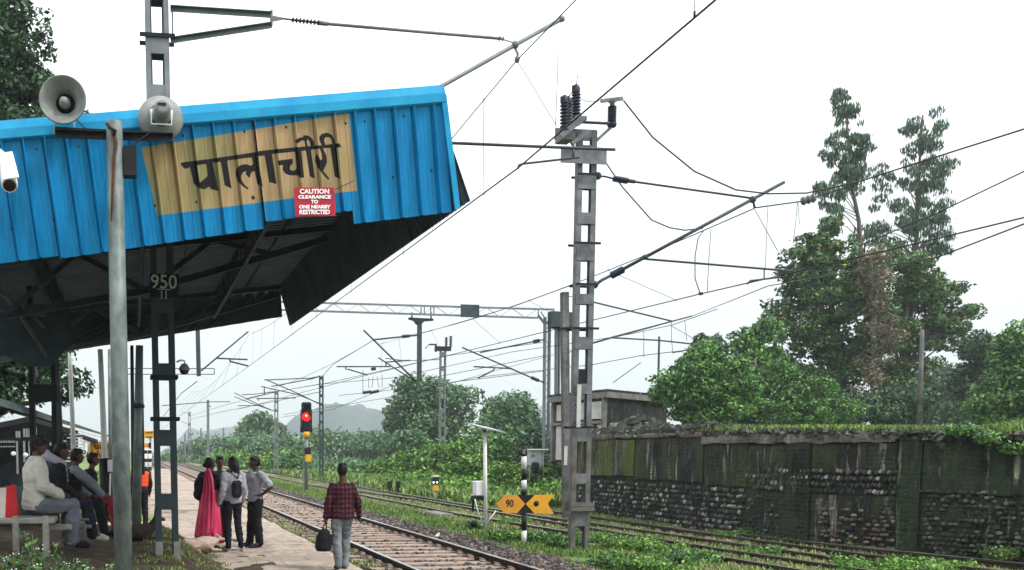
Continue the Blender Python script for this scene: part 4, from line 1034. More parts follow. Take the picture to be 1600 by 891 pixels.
b = MB(); b.tube([gy(1179, 327, YR), gy(1215, 392, YR)], .006, 5); b.build('stay_wire', M['wire'], mR); b = MB(); b.tube([gy(1100, 360, YR), gy(1091, 372, YR), gy(1086, 400, YR), gy(1086, 435, YR), gy(1094, 459, YR)], .009, 5)
b.ell(gy(1095, 459, YR), (.05, .05, .03)); b.build('jumper_wire', M['wire'], mR); b = MB(); b.tube([gy(1111, 358, YR), gy(1108, 400, YR), gy(1105, 457, YR)], .006, 5); b.build('dropper', M['wire'], mR)

# --- concrete pole behind it
YC = 24.6
cp = thing('concrete_pole', 'weathered square concrete pole close behind the tall battened mast', 'pole', gy(885, 812, YC))
b = MB(); p0 = gy(885, 816, YC); p1 = gy(882, 457, YC); b.bar(p0, p1, .17, .17, up=(0, 1, 0)); b.build('shaft', M['pole_concrete'], cp)
b = MB(); b.bar(gy(862, 512, YC + .2), gy(895, 512, YC + .2), .05, .05); b.box(gy(885, 514, YC), (.26, .3, .06)); b.build('clamp', M['steel_black'], cp)
b = MB(); b.tube([gy(886, 463, YC), gy(900, 464, YC)], .012, 5); b.tube([gy(884, 553, YC), gy(893, 549, YC), gy(899, 546, YC)], .015, 5); b.build('stay', M['galv'], cp)
b = MB(); b.box(gy(884, 712, YC - .11), (.09, .006, .5)); b.build('painted_label', M['pale_wall'], cp)

# --- portal gantry over all the tracks
YG = 48.0
g = thing('portal_gantry', 'long lattice gantry beam spanning the tracks on twin legs beside the concrete pole', 'gantry', gy(862, 745, YG))
def G(px, py): return gy(px, py, YG)
def beam_y(px, top): return (474 + (px - 520) * .0285) if top else (487 + (px - 520) * .031)
b = MB()
for top in (1, 0):
    for dy in (-.3, .3): b.bar(gy(60, beam_y(60, top), YG + dy), gy(840 if not top else 866, beam_y(840 if not top else 866, top), YG + dy), .09, .09)
k = 60; i = 0
while k < 826:
    for dy in (-.3, .3): b.bar(gy(k, beam_y(k, i % 2), YG + dy), gy(k + 20, beam_y(k + 20, (i + 1) % 2), YG + dy), .045, .02)
    k += 20; i += 1
for px in (658, 663, 673, 678, 841): b.bar(G(px, beam_y(px, 1)), G(px, beam_y(px, 0)), .05, .05)
b.build('lattice_beam', M['galv'], g)
b = MB(); b.prism([gy(720, 475.5, YG - .45), gy(749, 476.5, YG - .45), gy(749, 496.5, YG - .45), gy(720, 495.5, YG - .45)], (0, .03, 0)); b.build('beam_plate', M['mast_dark'], g)
for dx in (0, 14):
    b = MB(); b.bar(G(849 + dx * 1.35, 760), G(851.5 + dx * 1.25, 496 if dx == 0 else 512), .055, .3, up=(0, 1, 0)); b.bar(G(856 + dx * 1.1, 760), G(858.5 + dx * 1.05, 496 if dx == 0 else 512), .055, .3, up=(0, 1, 0))
    for py in range(505, 750, 22): b.bar(G(850 + dx * 1.3, py), G(857 + dx * 1.1, py + 11), .03, .02); b.bar(G(857 + dx * 1.1, py + 11), G(850 + dx * 1.3, py + 22), .03, .02)
    b.build('leg', M['galv'], g)
b = MB(); b.bar(G(841, 493), G(852, 507), .1, .1); b.bar(G(866, 486), G(854, 506), .07, .07); b.bar(G(845, 487), G(853, 500), .05, .05); b.build('knee_brace', M['galv'], g)
b = MB(); b.prism([gy(862, 486, YG - .5), gy(894, 488, YG - .5), gy(894, 513, YG - .5), gy(862, 512, YG - .5)], (0, .5, 0)); b.build('counterweight_box', M['mast_dark'], g)
for (px, yb_, xt) in ((655, 597, 655.5), (310.5, 588, 308)):
    b = MB(); b.bar(G(px, yb_), G(xt, 500 if px > 500 else 480), .2, .2, up=(0, 1, 0)); b.prism([G(xt - 16, 496), G(xt + 22, 498), G(xt + 22, 501), G(xt + 8, 502), G(xt + 3, 507), G(xt - 4, 507), G(xt - 8, 501), G(xt - 16, 499)], (0, .2, 0)) if px > 500 else None
    if px > 500:
        for q in (-12, 18): b.bar(G(xt + q, 488), G(xt + q, 498), .06, .06)
    b.build('drop_arm', M['tube_dark'], g)
for segs, r_ in (([[(584, 531), (632, 526), (652, 524)], [(650, 596), (568, 516)]], .045), ([[(526, 573), (610, 573)], [(540, 573), (541, 578)], [(543, 577), (574, 586)]], .035),
                 ([[(314, 580), (388, 518)], [(339, 560), (387, 562)], [(359, 561), (360, 566)], [(360, 565), (388, 572)]], .042),
                 ([[(850, 598), (830, 590), (722, 543)], [(850, 531), (838, 533), (750, 551)], [(740, 573), (800, 576)], [(747, 591), (771, 579), (773, 575)]], .04),
                 ([[(591, 559), (650, 597)], [(603, 566), (640, 563)], [(603, 566), (603, 572)]], .035)):
    b = MB()
    for s_ in segs: b.tube([G(*p) for p in s_], r_, 6)
    b.build('cantilever_tubes', M['tube_dark'], g)
b = MB()
for a, c in (((628, 526), (640, 525)), ((830, 590), (842, 595)), ((833, 534), (843, 532))): insulator(b, G(*a), G(*c), .1, 5, .6)
b.build('insulator', M['porcelain'], g)

# --- farther masts
def far_mast(label, xb, yb, xt, yt, y, wpx, m='galv', tubes_=(), r_=.035, head=False, n=None, z0=-.4):
    n = n or max(4, int((yb - yt) / 13)); pl = [(yt + (yb - yt) * (i + .12) / n, yt + (yb - yt) * (i + .45) / n) for i in range(n)]
    root, X, w_ = lattice_mast('overhead_mast', label, xb, xt, yb, yt, y, wpx, pl, m, z0=z0)
    if tubes_:
        b = MB()
        for s_ in tubes_: b.tube([gy(px, py, y) for px, py in s_], r_, 6)
        b.build('cantilever_tubes', M['tube_dark'], root)
    return root
far_mast('slim lattice mast standing behind the red signal, brackets pointing left', 502, 752, 502, 587, 62, 6.5, 'mast_dark',
         ([(500, 588), (485, 591), (413, 594)], [(500, 588), (488, 592), (424, 604)], [(500, 632), (470, 617), (415, 593)], [(498, 630), (466, 617), (408, 604)], [(400, 623), (462, 622)], [(404, 622), (404, 626)], [(413, 604), (413, 617)]))
far_mast('pale lattice mast left of the red signal, in front of the bushes', 431, 745, 432, 611, 78, 6, 'galv',
         ([(430, 643), (412, 636), (366, 614)], [(430, 643), (400, 633), (366, 620)], [(430, 612), (400, 616), (378, 617)], [(430, 613), (415, 616), (385, 623)], [(372, 634), (412, 634)]))
m690 = far_mast('lattice mast with dark insulators on its head, rising out of the spreading tree', 690, 745, 692, 548, 66, 9.5, 'galv_light', n=9)
b = MB(); b.box(gy(692, 545, 66), (1.1, .3, .3))
b.bar(gy(681, 550, 66), gy(681, 539, 66), .12, .12); b.bar(gy(671, 538.5, 66), gy(682, 538.5, 66), .1, .1)
b.build('head_bracket', M['steel_black'], m690)
b = MB()
for px, yt_ in ((697, 527), (704, 525)): insulator(b, gy(px, 543, 66), gy(px + .5, yt_, 66), .13, 6)
b.build('post_insulator', M['porcelain'], m690)
b = MB()
for a in ([(671, 538), (664, 545)], [(602, 560), (634, 564), (688, 562)], [(634, 564), (605, 566)]): b.tube([gy(*p, 66) for p in a], .03, 5)
b.build('cantilever_tubes', M['tube_dark'], m690)
far_mast('small lattice mast far away at the left edge of the bushes', 296, 706, 296, 643, 150, 4, 'galv', ([(295, 645), (286, 646)], [(295, 664), (283, 658)]), z0=-.5)
for px, yt_, yb_, y, w_, lb in ((325, 625, 712, 95, 4, 'thin dark mast with bare top above the far bushes'), (314, 669, 712, 180, 2.5, 'very small distant mast against the hazy hills, left of the other'), (349, 669, 712, 190, 2.5, 'very small distant mast against the hazy hills, right of the other'), (289, 678, 716, 140, 2.5, 'short thin far mast beside the track bend')):
    root = thing('overhead_mast', lb, 'mast', gy(px, yb_, y), 'overhead line masts'); b = MB(); s_ = (gy(px + 1, yb_, y) - gy(px, yb_, y)).x
    b.bar(gy(px, yb_, y), gy(px, yt_, y), w_ * s_, w_ * s_ * .6, up=(0, 1, 0)); b.build('mast_column', M['galv'], root)
    b = MB(); b.bar(gy(px - w_ * .6, yt_ + 10, y), gy(px + w_ * .6 + 2, yt_ + 10, y), w_ * s_ * .4, w_ * s_ * .4); b.build('clamp', M['tube_dark'], root)

# --- wires
def wire(label, pts, r=.0065, sag=(), n=14, cat='wire', name='overhead_wire', group='overhead line wires', ext=None):
    P = [gy(px, py, y) for px, py, y in pts]
    if ext: P.insert(0, P[0] + (P[0] - P[1]).normalized() * ext); sag = (0,) + tuple(sag)
    out_ = [P[0]]
    for i in range(len(P) - 1):
        sg = sag[i] if i < len(sag) else 0
        if sg == 0: out_.append(P[i + 1]); continue
        for k in range(1, n + 1):
            t = k / n; out_.append(P[i].lerp(P[i + 1], t) - Vector((0, 0, sg * 4 * t * (1 - t))))
    root = thing(name, label, cat, P[0], group)
    b = MB(); b.tube(out_, r * 1.25, 5); b.build('conductor', M['wire'], root)
    return root, out_
wc, Pc = wire('contact wire over the platform track, running from the top centre to the far bend', [(1118, 0, 8.0), (809, 263, YL), (388, 573, YG), (262, 664, 100), (216, 698, 380)], .0085, (0, 0, 0, 0), ext=14)
wm, Pm = wire('catenary wire hung above the contact wire of the platform track', [(900, 0, 10.6), (808, 94, YL), (390, 522, YG), (300, 612, 100), (222, 690, 380)], .0065, (0, .62, .9, 0), ext=14)
def droppers(root, top, bot, fr, r=.004):
    """droppers between two sampled wires at given y values"""
    def at(P, y):
        for a, c in zip(P, P[1:]):
            if (a.y - y) * (c.y - y) <= 0 and a.y != c.y: return a.lerp(c, (y - a.y) / (c.y - a.y))
    for y in fr:
        a, c = at(top, y), at(bot, y)
        if a and c:
            b = MB(); b.tube([a + Vector((0, 0, .03)), a, c, c - Vector((0, 0, .03))], [r * 2.5, r, r, r * 2.5], 5); b.build('dropper', M['wire'], root)
droppers(wm, Pm, Pc, [13.7, 18.2, 23, 28, 33, 38, 42.5, 46], .0045)
droppers(wm, Pm, Pc, [52, 58, 64, 71, 79, 88, 95], .006)
b = MB(); b.tube([gy(1084, 24, 8.3), gy(1090, -60, 8.3)], .004, 5); b.lathe(gy(1085, 27, 8.3), (0, 0, 1), [(0, .012), (.05, .012)], 6); b.build('dropper', M['wire'], wm)
w1, P1 = wire('catenary wire of the siding from the right mast bracket away to the far gantry', [(1178, 326, YR), (583, 532, YG), (430, 606, 62), (420, 612, 78)], .009, (.45, .2, 0))
w2, P2 = wire('contact wire of the siding passing behind the right mast and on to the gantry', [(1600, 340, 14.0), (1455, 375, 15.2), (1222, 430, YR), (1096, 459, 22.0), (575, 586, YG), (410, 630, 62), (372, 640, 78)], .011, (0, 0, 0, 0, 0), ext=3)
droppers(w1, P1, P2, [23, 28, 33, 38, 43, 46], .006)
w3, P3_ = wire('catenary wire entering at the right edge above the pair of lower lines', [(1600, 268, 13.5), (1460, 335, 15.5), (1340, 385, 17.1)], .009, (0, 0), ext=3)
wire('feeder cable swooping from the terminal bar on the mast head to the upper right edge', [(974, 157, YR), (1020, 215, YR), (1085, 268, YR), (1150, 297, 17.1), (1200, 303, 17.0), (1260, 302, 16.9), (1336, 286, 16.8), (1480, 240, 15), (1600, 202, 13.5)], .012, ext=None)
wire('drooping jumper cable from the mast head down to the bracket tube', [(935, 237, YR), (972, 292, YR), (1018, 344, YR), (1046, 356, YR), (1070, 360, YR), (1098, 357, YR)], .01)
wi, _ = wire('short catenary length with a grey insulator right of the upper bracket tube', [(1179, 325, YR), (1252, 315, 17.1), (1275, 308, 17.0), (1336, 288, 16.8)], .01)
b = MB(); insulator(b, gy(1252, 315, 17.1), gy(1274, 309, 17.0), .085, 3, .75); b.build('insulator', M['mast_grey'], wi)
b = MB()
for a in ([(1246, 317), (1243, 352), (1239, 380)], [(1247, 317), (1249, 350)], [(1200, 323), (1198, 360), (1196, 420)]): b.tube([gy(*p, 17.1) for p in a], .005, 5)
b.build('dropper', M['wire'], wi)
w4, P4 = wire('second siding contact wire, lowest of the lines entering at the right edge', [(1600, 350, 13.8), (1465, 402, 16.0), (1200, 447, 24), (1082, 494, 40.0), (700, 600, 70)], .011, ext=3)
# bracket assembly beyond the concrete pole
b = MB(); q = 40.0
bt = thing('far_cantilever', 'small bracket of thin tubes just right of the tall mast, above the old building', 'cantilever', gy(925, 537, q))
for s_ in ([(918, 470), (1050, 502)], [(895, 545), (960, 526), (1081, 494)], [(958, 528), (1030, 532), (1095, 539)], [(1051, 551), (1093, 544)]): b.tube([gy(*p, q) for p in s_], .035, 6)
b.build('cantilever_tubes', M['tube_dark'], bt)
b = MB()
for s_ in ([(1049, 503), (1049, 525), (1051, 551)], [(1006, 518), (1006, 558)], [(1050, 510), (1092, 534)], [(1070, 501), (1073, 532)], [(1083, 537), (1083, 545)]): b.tube([gy(*p, q) for p in s_], .012, 5)
b.build('dropper', M['wire'], bt)
wire('thin contact wire under the small far bracket, running left behind the mast', [(1093, 545, q), (1000, 556, 44), (925, 570, 48), (743, 590, 56), (615, 620, 66), (443, 648, 90)], .014)
wire('thin catenary wire over the small far bracket, running left to the gantry', [(1121, 483, 36), (1050, 508, q), (980, 523, 43), (925, 532, 45), (800, 550, 52), (620, 590, 60), (505, 600, 62), (430, 612, 78)], .013)
wire('upper thin line from the mast shaft to the gantry and the drop arm', [(897, 444, 17.4), (805, 478, 26), (660, 521, YG), (592, 538, YG)], .008)
for i, (pts, lb) in enumerate([
    ([(850, 556, YG), (760, 574, 52), (612, 603, 60), (520, 640, 75), (440, 652, 90)], 'thin line sagging low between the gantry legs and the signal'),
    ([(848, 535, YG), (700, 556, 52), (505, 600, 62)], 'thin line from the gantry legs to the top of the mast behind the signal'),
    ([(850, 580, YG), (700, 598, 54), (590, 612, 62), (530, 618, 66)], 'lowest thin line from the gantry legs ending in small dark insulators'),
    ([(583, 532, YG), (520, 570, 56), (502, 590, 62)], 'steep thin line from the drop arm to the mast behind the signal'),
    ([(502, 612, 62), (440, 625, 74), (340, 645, 100), (300, 655, 150)], 'faint far line from the mast behind the signal to the small far mast'),
    ([(502, 600, 62), (432, 612, 78), (345, 635, 110), (298, 650, 150)], 'upper faint far line passing over the pale lattice mast')]):
    wire(lb, pts, .014 + .003 * (i > 3))
b = MB(); hg = thing('line_insulator', 'pair of dark insulators and droppers on the lowest line between gantry and signal', 'insulator', gy(578, 612, 58))
for a in ([(567, 614), (580, 612)], [(578, 614), (592, 611)], [(580, 577), (587, 576)]): insulator(b, gy(a[0][0], a[0][1], 58), gy(a[1][0], a[1][1], 58), .11, 4, .7)
b.build('insulator', M['porcelain'], hg)
b = MB()
for a in ([(567, 578), (567, 612)], [(583, 588), (581, 606)], [(589, 588), (592, 606)], [(576, 590), (576, 607)], [(597, 585), (597, 606)]): b.tube([gy(*p, 58) for p in a], .015, 4)
b.build('dropper', M['wire'], hg)
fr = thing('far_signal_gantry', 'thin rectangular outline of a distant gantry beam behind the dark mast', 'gantry', gy(265, 585, 110))
b = MB()
for a, c in (((200, 576), (335, 576)), ((200, 585), (335, 585)), ((335, 576), (335, 585))): b.bar(gy(*a, 110), gy(*c, 110), .09, .09)
b.build('lattice_beam', M['tube_dark'], fr)
b = MB(); b.bar(gy(216, 702, 110), gy(213, 576, 110), .2, .2); b.build('leg', M['galv'], fr)
for pts, lb in (([(252, 655, 150), (283, 615, 100), (308, 596, 80)], 'bracket tube of a far mast seen right of the dark mast'), ([(253, 634, 90), (330, 628, 90), (360, 628, 90)], 'level registration tube of a far mast right of the dark mast')):
    wire(lb, pts, .03, name='cantilever_tube', cat='cantilever', group='far cantilevers')

# ================================================================ LAMP POLE WITH LOUDSPEAKERS, SIGNALS, SIGNS
YP = 8.6
pole = thing('light_pole', 'thick mottled galvanised pole in the foreground carrying two horn loudspeakers on a dark crossarm', 'pole', gy(195, 985, YP))
b = MB(); T_ = gy(178.5, 191, YP); B_ = gy(195, 990, YP); b.tube([B_, B_.lerp(T_, .5), T_], [.079, .073, .068], 20); b.build('shaft', M['galv_light'], pole)
b = MB(); b.tube([gy(177, 202, YP - .075), gy(181, 225, YP - .075), gy(178, 250, YP - .08), gy(176, 300, YP - .08), gy(174, 345, YP - .085)], [.02, .016, .014, .012, .004], 6); b.build('rust_streak', M['rust'], pole)
b = MB(); b.tube([gy(167, 193, YP - .06), gy(172, 200, YP - .1), gy(181, 205, YP - .1), gy(177, 212, YP - .1)], .014, 6); b.build('cable', M['black_paint'], pole)
b = MB(); b.angle(gy(86, 207, YP + .05), gy(270, 213, YP + .05), .05, .006, up=(0, -1, .2)); b.bar(gy(86, 203, YP + .05), gy(270, 212, YP + .05), .02, .045, up=(0, 0, 1)); b.build('crossarm', M['steel_black'], pole)
b = MB(); b.box(gy(203, 254, YP + .02), (.11, .12, .24)); b.prism([gy(190, 240, YP), gy(196, 238, YP), gy(196, 268, YP), gy(190, 275, YP)], (0, .05, 0)); b.build('floodlight_housing', M['black_paint'], pole)
b = MB(); b.tube([gy(233, 208, YP), gy(214, 222, YP), gy(203, 234, YP)], .006, 5); b.tube([gy(120, 188, YP), gy(128, 196, YP), gy(138, 205, YP)], .005, 5); b.build('cable', M['black_paint'], pole)
def horn(label, c, axis, front=True):
    root = thing('horn_loudspeaker', label, 'loudspeaker', c, 'horn loudspeakers on the light pole'); c = Vector(c); ax = Vector(axis).normalized()
    prof = [(0, .19), (-.012, .196), (-.03, .178), (-.08, .13), (-.14, .092), (-.2, .068), (-.23, .066)]
    inner = [(-.225, .05), (-.2, .052), (-.14, .078), (-.08, .118), (-.03, .167), (0, .188)]
    b = MB(); a_, b2 = frame_of(ax); rings = [[c + ax * t + (a_ * math.cos(2 * math.pi * j / 40) + b2 * math.sin(2 * math.pi * j / 40)) * r_ for j in range(40)] for t, r_ in prof[::-1] + inner[::-1]]
    b.loft(rings, True, True); b.build('bell', M['horn_grey'], root)
    b = MB(); b.lathe(c - ax * .36, ax, [(0, .03), (.004, .055), (.02, .062), (.05, .064), (.055, .072), (.075, .072), (.08, .064), (.13, .064), (.14, .06)], 24); b.build('driver', M['horn_grey'], root)
    b = MB(); b.lathe(c - ax * .137, ax, [(0, .05), (.05, .046), (.09, .036), (.11, .018), (.113, .002)], 20); b.build('inner_horn', M['horn_grey'], root)
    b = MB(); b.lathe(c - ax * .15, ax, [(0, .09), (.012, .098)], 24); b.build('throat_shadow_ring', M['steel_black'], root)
    return root
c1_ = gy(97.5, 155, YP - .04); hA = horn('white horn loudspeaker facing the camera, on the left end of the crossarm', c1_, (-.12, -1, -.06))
b = MB(); 
for s in (-.07, .07): b.tube([c1_ + Vector((s, .22, -.03)), c1_ + Vector((s * 1.2, .18, -.2)), c1_ + Vector((s, .12, -.245))], .008, 5)
b.build('mounting_yoke', M['horn_grey'], hA)
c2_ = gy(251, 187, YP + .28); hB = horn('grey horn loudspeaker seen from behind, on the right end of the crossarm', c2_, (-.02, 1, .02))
b = MB(); q = c2_ + Vector((0, -.25, 0)); b.tube([q + Vector((-.085, 0, 0)), q + Vector((-.085, 0, -.12)), q + Vector((.085, 0, -.12)), q + Vector((.085, 0, 0))], .009, 6); b.build('mounting_yoke', M['white_paint'], hB)
b = MB(); b.prism([c2_ + Vector((-.035, -.366, .02)), c2_ + Vector((.035, -.366, .02)), c2_ + Vector((.035, -.366, -.0)), c2_ + Vector((-.035, -.366, -.0))], (0, .01, 0)); b.build('rating_plate', M['steel_black'], hB)

# bullet camera at the left edge
cc = thing('security_camera', 'white bullet security camera hanging at the left edge in front of the blue fascia', 'camera', gy(12, 262, 8.3))
b = MB(); p0, p1 = gy(10, 250, 8.35), gy(15, 290, 8.0); b.tube([p0, p0.lerp(p1, .04), p0.lerp(p1, .96), p1], [.05, .062, .064, .058], 18); b.build('body', M['white_plastic'], cc)
b = MB(); d_ = (p1 - p0).normalized(); b.lathe(p1 - d_ * .005, d_, [(0, .05), (.006, .05), (.008, .03), (.009, .001)], 16); b.build('lens', M['lens_black'], cc)
b = MB(); s_, u_ = frame_of(d_); b.bar(p0 + Vector((0, -.05, .04)), p1 + Vector((.02, -.03, .06)) + d_ * .03, .11, .01, up=(0, -1, .4)); b.build('sun_shield', M['white_plastic'], cc)
b = MB(); b.tube([gy(-14, 232, 8.6), gy(-3, 234, 8.5), gy(6, 241, 8.45), gy(12, 253, 8.4)], .017, 10); b.build('arm', M['white_plastic'], cc)
# dome camera on the mast
dc = thing('dome_camera', 'white dome camera on a curved arm fixed to the dark mast under the canopy', 'camera', gy(288, 575, YL))
b = MB(); b.tube([gy(276, 566, YL), gy(282, 563, YL), gy(288, 564, YL), gy(289, 568, YL)], .012, 8); b.build('arm', M['white_plastic'], dc)
b = MB(); b.lathe(gy(288, 568, YL), (0, 0, -1), [(0, .012), (.008, .035), (.05, .062), (.075, .07), (.085, .07)], 20); b.build('housing', M['horn_grey'], dc)
b = MB(); b.lathe(gy(288, 579, YL), (0, 0, -1), [(0, .058), (.02, .056), (.04, .042), (.052, .015), (.054, .001)], 18); b.build('dome', M['lens_black'], dc)

# main colour-light signal
YS = 45.0
S = lambda px, py, dy=0: gy(px, py, YS + dy)
sg = thing('railway_signal', 'railway signal post glowing red, with black hood and yellow boxes, in front of the bushes', 'signal', S(478.5, 768))
b = MB(); b.tube([S(478.5, 772), S(479, 676)], .085, 10); b.build('post', M['galv_light'], sg)
b = MB(); b.bbox(S(478.7, 651, .1), (.46, .2, 1.32), .06); b.build('signal_head', M['black_paint'], sg)
b = MB()
for py in (637, 651): b.lathe(S(478.7, py, 0), (0, -1, 0), [(0, .15), (.22, .16), (.22, .145), (.02, .12)], 16)
b.build('lens_hood', M['black_paint'], sg)
b = MB(); b.lathe(S(478.7, 651.5, -.05), (0, -1, 0), [(0, .2), (.02, .2), (.025, .16)], 20); rl_ = b.build('red_lens', M['lamp_red'], sg)
b = MB(); b.lathe(S(478.5, 649.5, -.085), (0, -1, 0), [(0, .055), (.012, .05)], 14); b.build('lamp', M['lamp_red_core'], rl_)
b = MB()
for px in (470, 487): b.tube([S(px, 640, .1), S(px, 672, .1)], .02, 5)
b.bar(S(469, 672, .1), S(488, 672, .1), .05, .25); b.bar(S(475, 660), S(475, 674), .03, .03); b.bar(S(482, 660), S(482, 674), .03, .03); b.build('ladder_cage', M['steel_black'], sg)
b = MB(); b.lathe(S(479, 684, -.02), (0, 0, 1), [(0, .13), (.27, .14)], 12); b.bbox(S(481.5, 716, -.12), (.26, .16, .36), .02); b.build('yellow_box', M['yellow_paint'], sg)
b = MB(); b.bbox(S(481, 705, -.1), (.28, .2, .35), .03); b.build('route_box', M['black_paint'], sg)
b = MB(); b.bar(S(474, 768), S(474, 700), .06, .04); b.build('ladder', M['galv'], sg)
# little shunt signal
YQ = 34.5; Q = lambda px, py, dy=0: gy(px, py, YQ + dy)
ss = thing('shunt_signal', 'knee high black shunt signal with two white lights and a yellow plate between the sidings', 'signal', Q(680, 784))
b = MB(); b.bbox(Q(680.5, 751.5), (.22, .2, .26), .02); b.build('signal_head', M['black_paint'], ss)
b = MB(); b.bbox(Q(680.5, 744.3), (.2, .22, .045), .01); b.build('cap', M['white_paint'], ss)
b = MB()
for px in (677.5, 683): b.lathe(Q(px, 754, -.1), (0, -1, 0), [(0, .035), (.01, .03)], 12)
b.build('lamp', M['lamp_white'], ss)
b = MB(); b.bbox(Q(680.5, 763, -.02), (.19, .1, .19), .015); b.build('number_plate', M['yellow_paint'], ss)
b = MB(); b.tube([Q(680, 786), Q(680, 766)], .03, 8); b.build('post', M['mast_foot'], ss)
for px in (609, 622):
    root = thing('marker_stub', 'short black rail stub beside the siding, %s of a pair' % ('left' if px < 615 else 'right'), 'marker post', gy(px, 762, 40), 'short black rail stubs')
    b = MB(); b.bbox(gy(px, 757, 40), (.2, .16, .28), .03); b.build('cap', M['black_paint'], root); b = MB(); b.tube([gy(px, 768, 40), gy(px, 759, 40)], .05, 8); b.build('post', M['mast_dark'], root)
# solar pole with cabinet
YO = 20.3; O = lambda px, py, dy=0: gy(px, py, YO + dy)
so_ = thing('solar_post', 'slim white post with a small solar panel on top beside the ballast shoulder', 'post', O(758.5, 833))
b = MB(); b.tube([O(759, 836), O(757.5, 672)], .04, 12); b.build('post', M['white_paint'], so_)
b = MB(); b.bar(O(740, 664.5, -.25), O(776, 672, .25), .5, .02, up=(0, -.3, 1)); b.build('solar_panel', M['solar'], so_)
b = MB(); b.tube([O(757, 688), O(744, 680), O(731, 668)], .01, 5); b.lathe(O(757.7, 676), (0, 0, 1), [(0, .045), (.06, .045)], 10); b.bar(O(735, 818), O(766, 818), .03, .03); b.build('stay', M['galv_light'], so_)
b = MB(); b.lathe(O(739, 818, -.02), (0, -1, 0), [(0, .07), (.09, .07), (.1, .02)], 14); b.build('pulley', M['steel_black'], so_)
cb = thing('equipment_cabinet', 'small white metal cabinet on a dark stand attached behind the slim white post', 'cabinet', O(749, 818, .15))
b = MB(); b.bbox(O(749, 763, .15), (.25, .25, .31), .012); b.build('box', M['white_plastic'], cb)
b = MB(); b.box(O(749, 778.5, .15), (.28, .3, .09)); b.bar(O(739, 779, .2), O(739, 800, .2), .04, .04); b.build('shelf', M['steel_black'], cb)
b = MB(); b.tube([O(742, 780), O(747, 800), O(755, 818)], .014, 6); b.tube([O(775, 798), O(765, 812), O(759, 818)], .012, 6); b.build('conduit', M['white_paint'], cb)
b = MB(); b.box(O(737.8, 763, .02), (.01, .02, .25)); b.build('door_seam', M['mast_grey'], cb)
# striped post with the yellow arrow board
YT = 18.45; TT = lambda px, py, dy=0: gy(px, py, YT + dy)
ar = thing('caution_arrow_post', 'black and white banded post with a yellow arrow board marked 90 and a black dot', 'sign', TT(818.5, 850))
bands = [(697, 713, 0), (713, 733, 1), (733, 750, 0), (750, 765, 1), (765, 773, 0), (803, 829, 0), (829, 850, 1)]
for y0, y1, wt in bands:
    b = MB(); b.tube([TT(819, y0), TT(818.6, y1)], .05 if wt else .0505, 14); b.build('painted_band', M['white_paint' if wt else 'black_paint'], ar)
b = MB(); b.tube([TT(819, 773), TT(819, 803)], .049, 12); b.build('post', M['black_paint'], ar)
def flat(pts, m, name, dy=-.07, th=.006, root=ar): b = MB(); b.prism([TT(px, py, dy) for px, py in pts], (0, th, 0)); return b.build(name, M[m], root)
flat([(809, 773.5), (834, 773.5), (834, 802), (809, 802)], 'black_paint', 'back_plate', -.062)
apl = flat([(776, 787.5), (779, 783.5), (781.5, 782), (789, 773.5), (808, 773.5), (820.5, 787.5), (808, 802), (787, 802), (781, 793.5), (778.5, 792)], 'orange_paint', 'arrow_plate')
apr = flat([(821.5, 787.5), (836, 773.5), (867, 773), (855.5, 787), (865.5, 803), (835, 802.5)], 'yellow_paint', 'arrow_plate')
b = MB(); b.lathe(TT(838, 787, -.073), (0, -1, 0), [(0, .055), (.003, .055)], 24); b.build('dot', M['black_paint'], apr)
place_text('90', .2, TT(796.5, 787.3, -.074), rt, up_, M['black_paint'], apl, bold=.003, xs=.8)
b = MB(); b.box(TT(818.8, 706, -.05), (.06, .01, .1)); b.build('reflector', M['mast_grey'], ar)
# grey relay cabinet behind it
YK = 40.0; K = lambda px, py, dy=0: gy(px, py, YK + dy)
rc = thing('relay_cabinet', 'pale grey relay cabinet with white canopy on legs, behind the banded post', 'cabinet', K(838, 770))
b = MB(); b.bbox(K(837, 715, .2), (.62, .4, .68), .02); b.build('box', M['solar'], rc)
b = MB(); b.box(K(838, 702.5, .2), (.85, .6, .05)); b.build('roof', M['white_paint'], rc)
b = MB(); b.tube([K(847, 704), K(850, 770)], .03, 6); b.tube([K(828, 728), K(827, 770)], .03, 6); b.build('leg', M['galv'], rc)
b = MB(); b.box(K(833, 712, -.02), (.14, .01, .1)); b.build('notice', M['mast_grey'], rc)
b = MB(); b.bbox(K(836.5, 731, -.1), (.3, .15, .48), .05); b.tube([K(836.5, 770, -.1), K(836.5, 740, -.1)], .03, 6); b.build('point_box', M['steel_black'], rc)

# ---------------------------------------------------------------- left background: shed, name board, posts
shd = thing('waiting_shed', 'dark open waiting shed with a sloping roof and white fascia strip behind the seated people', 'shed', gy(80, 760, 27))
def H(px, py, y): return gy(px, py, y)
b = MB(); 
A0, A1 = H(-120, 610, 20), H(186, 686, 36)
b.prism([H(-120, 622, 20), H(0, 622, 24), H(178, 683, 36), H(178, 688, 36), H(0, 634, 24), H(-120, 640, 20)], (-3, 1, .8)); b.build('roof', M['shed_roof'], shd)
b = MB(); b.bar(H(95, 664, 28), H(182, 688, 36), .05, .07); b.build('roof_edge', M['white_paint'], shd)
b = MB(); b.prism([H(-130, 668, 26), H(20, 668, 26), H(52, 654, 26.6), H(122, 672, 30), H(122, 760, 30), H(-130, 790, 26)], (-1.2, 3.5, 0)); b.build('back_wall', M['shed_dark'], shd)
b = MB(); b.bar(H(-60, 677, 23), H(46, 655, 24), .14, .12); b.bar(H(46, 655, 24), H(150, 690, 30), .12, .1); b.bar(H(-20, 690, 24), H(60, 688, 25), .08, .08); b.build('roof_frame', M['steel_black'], shd)
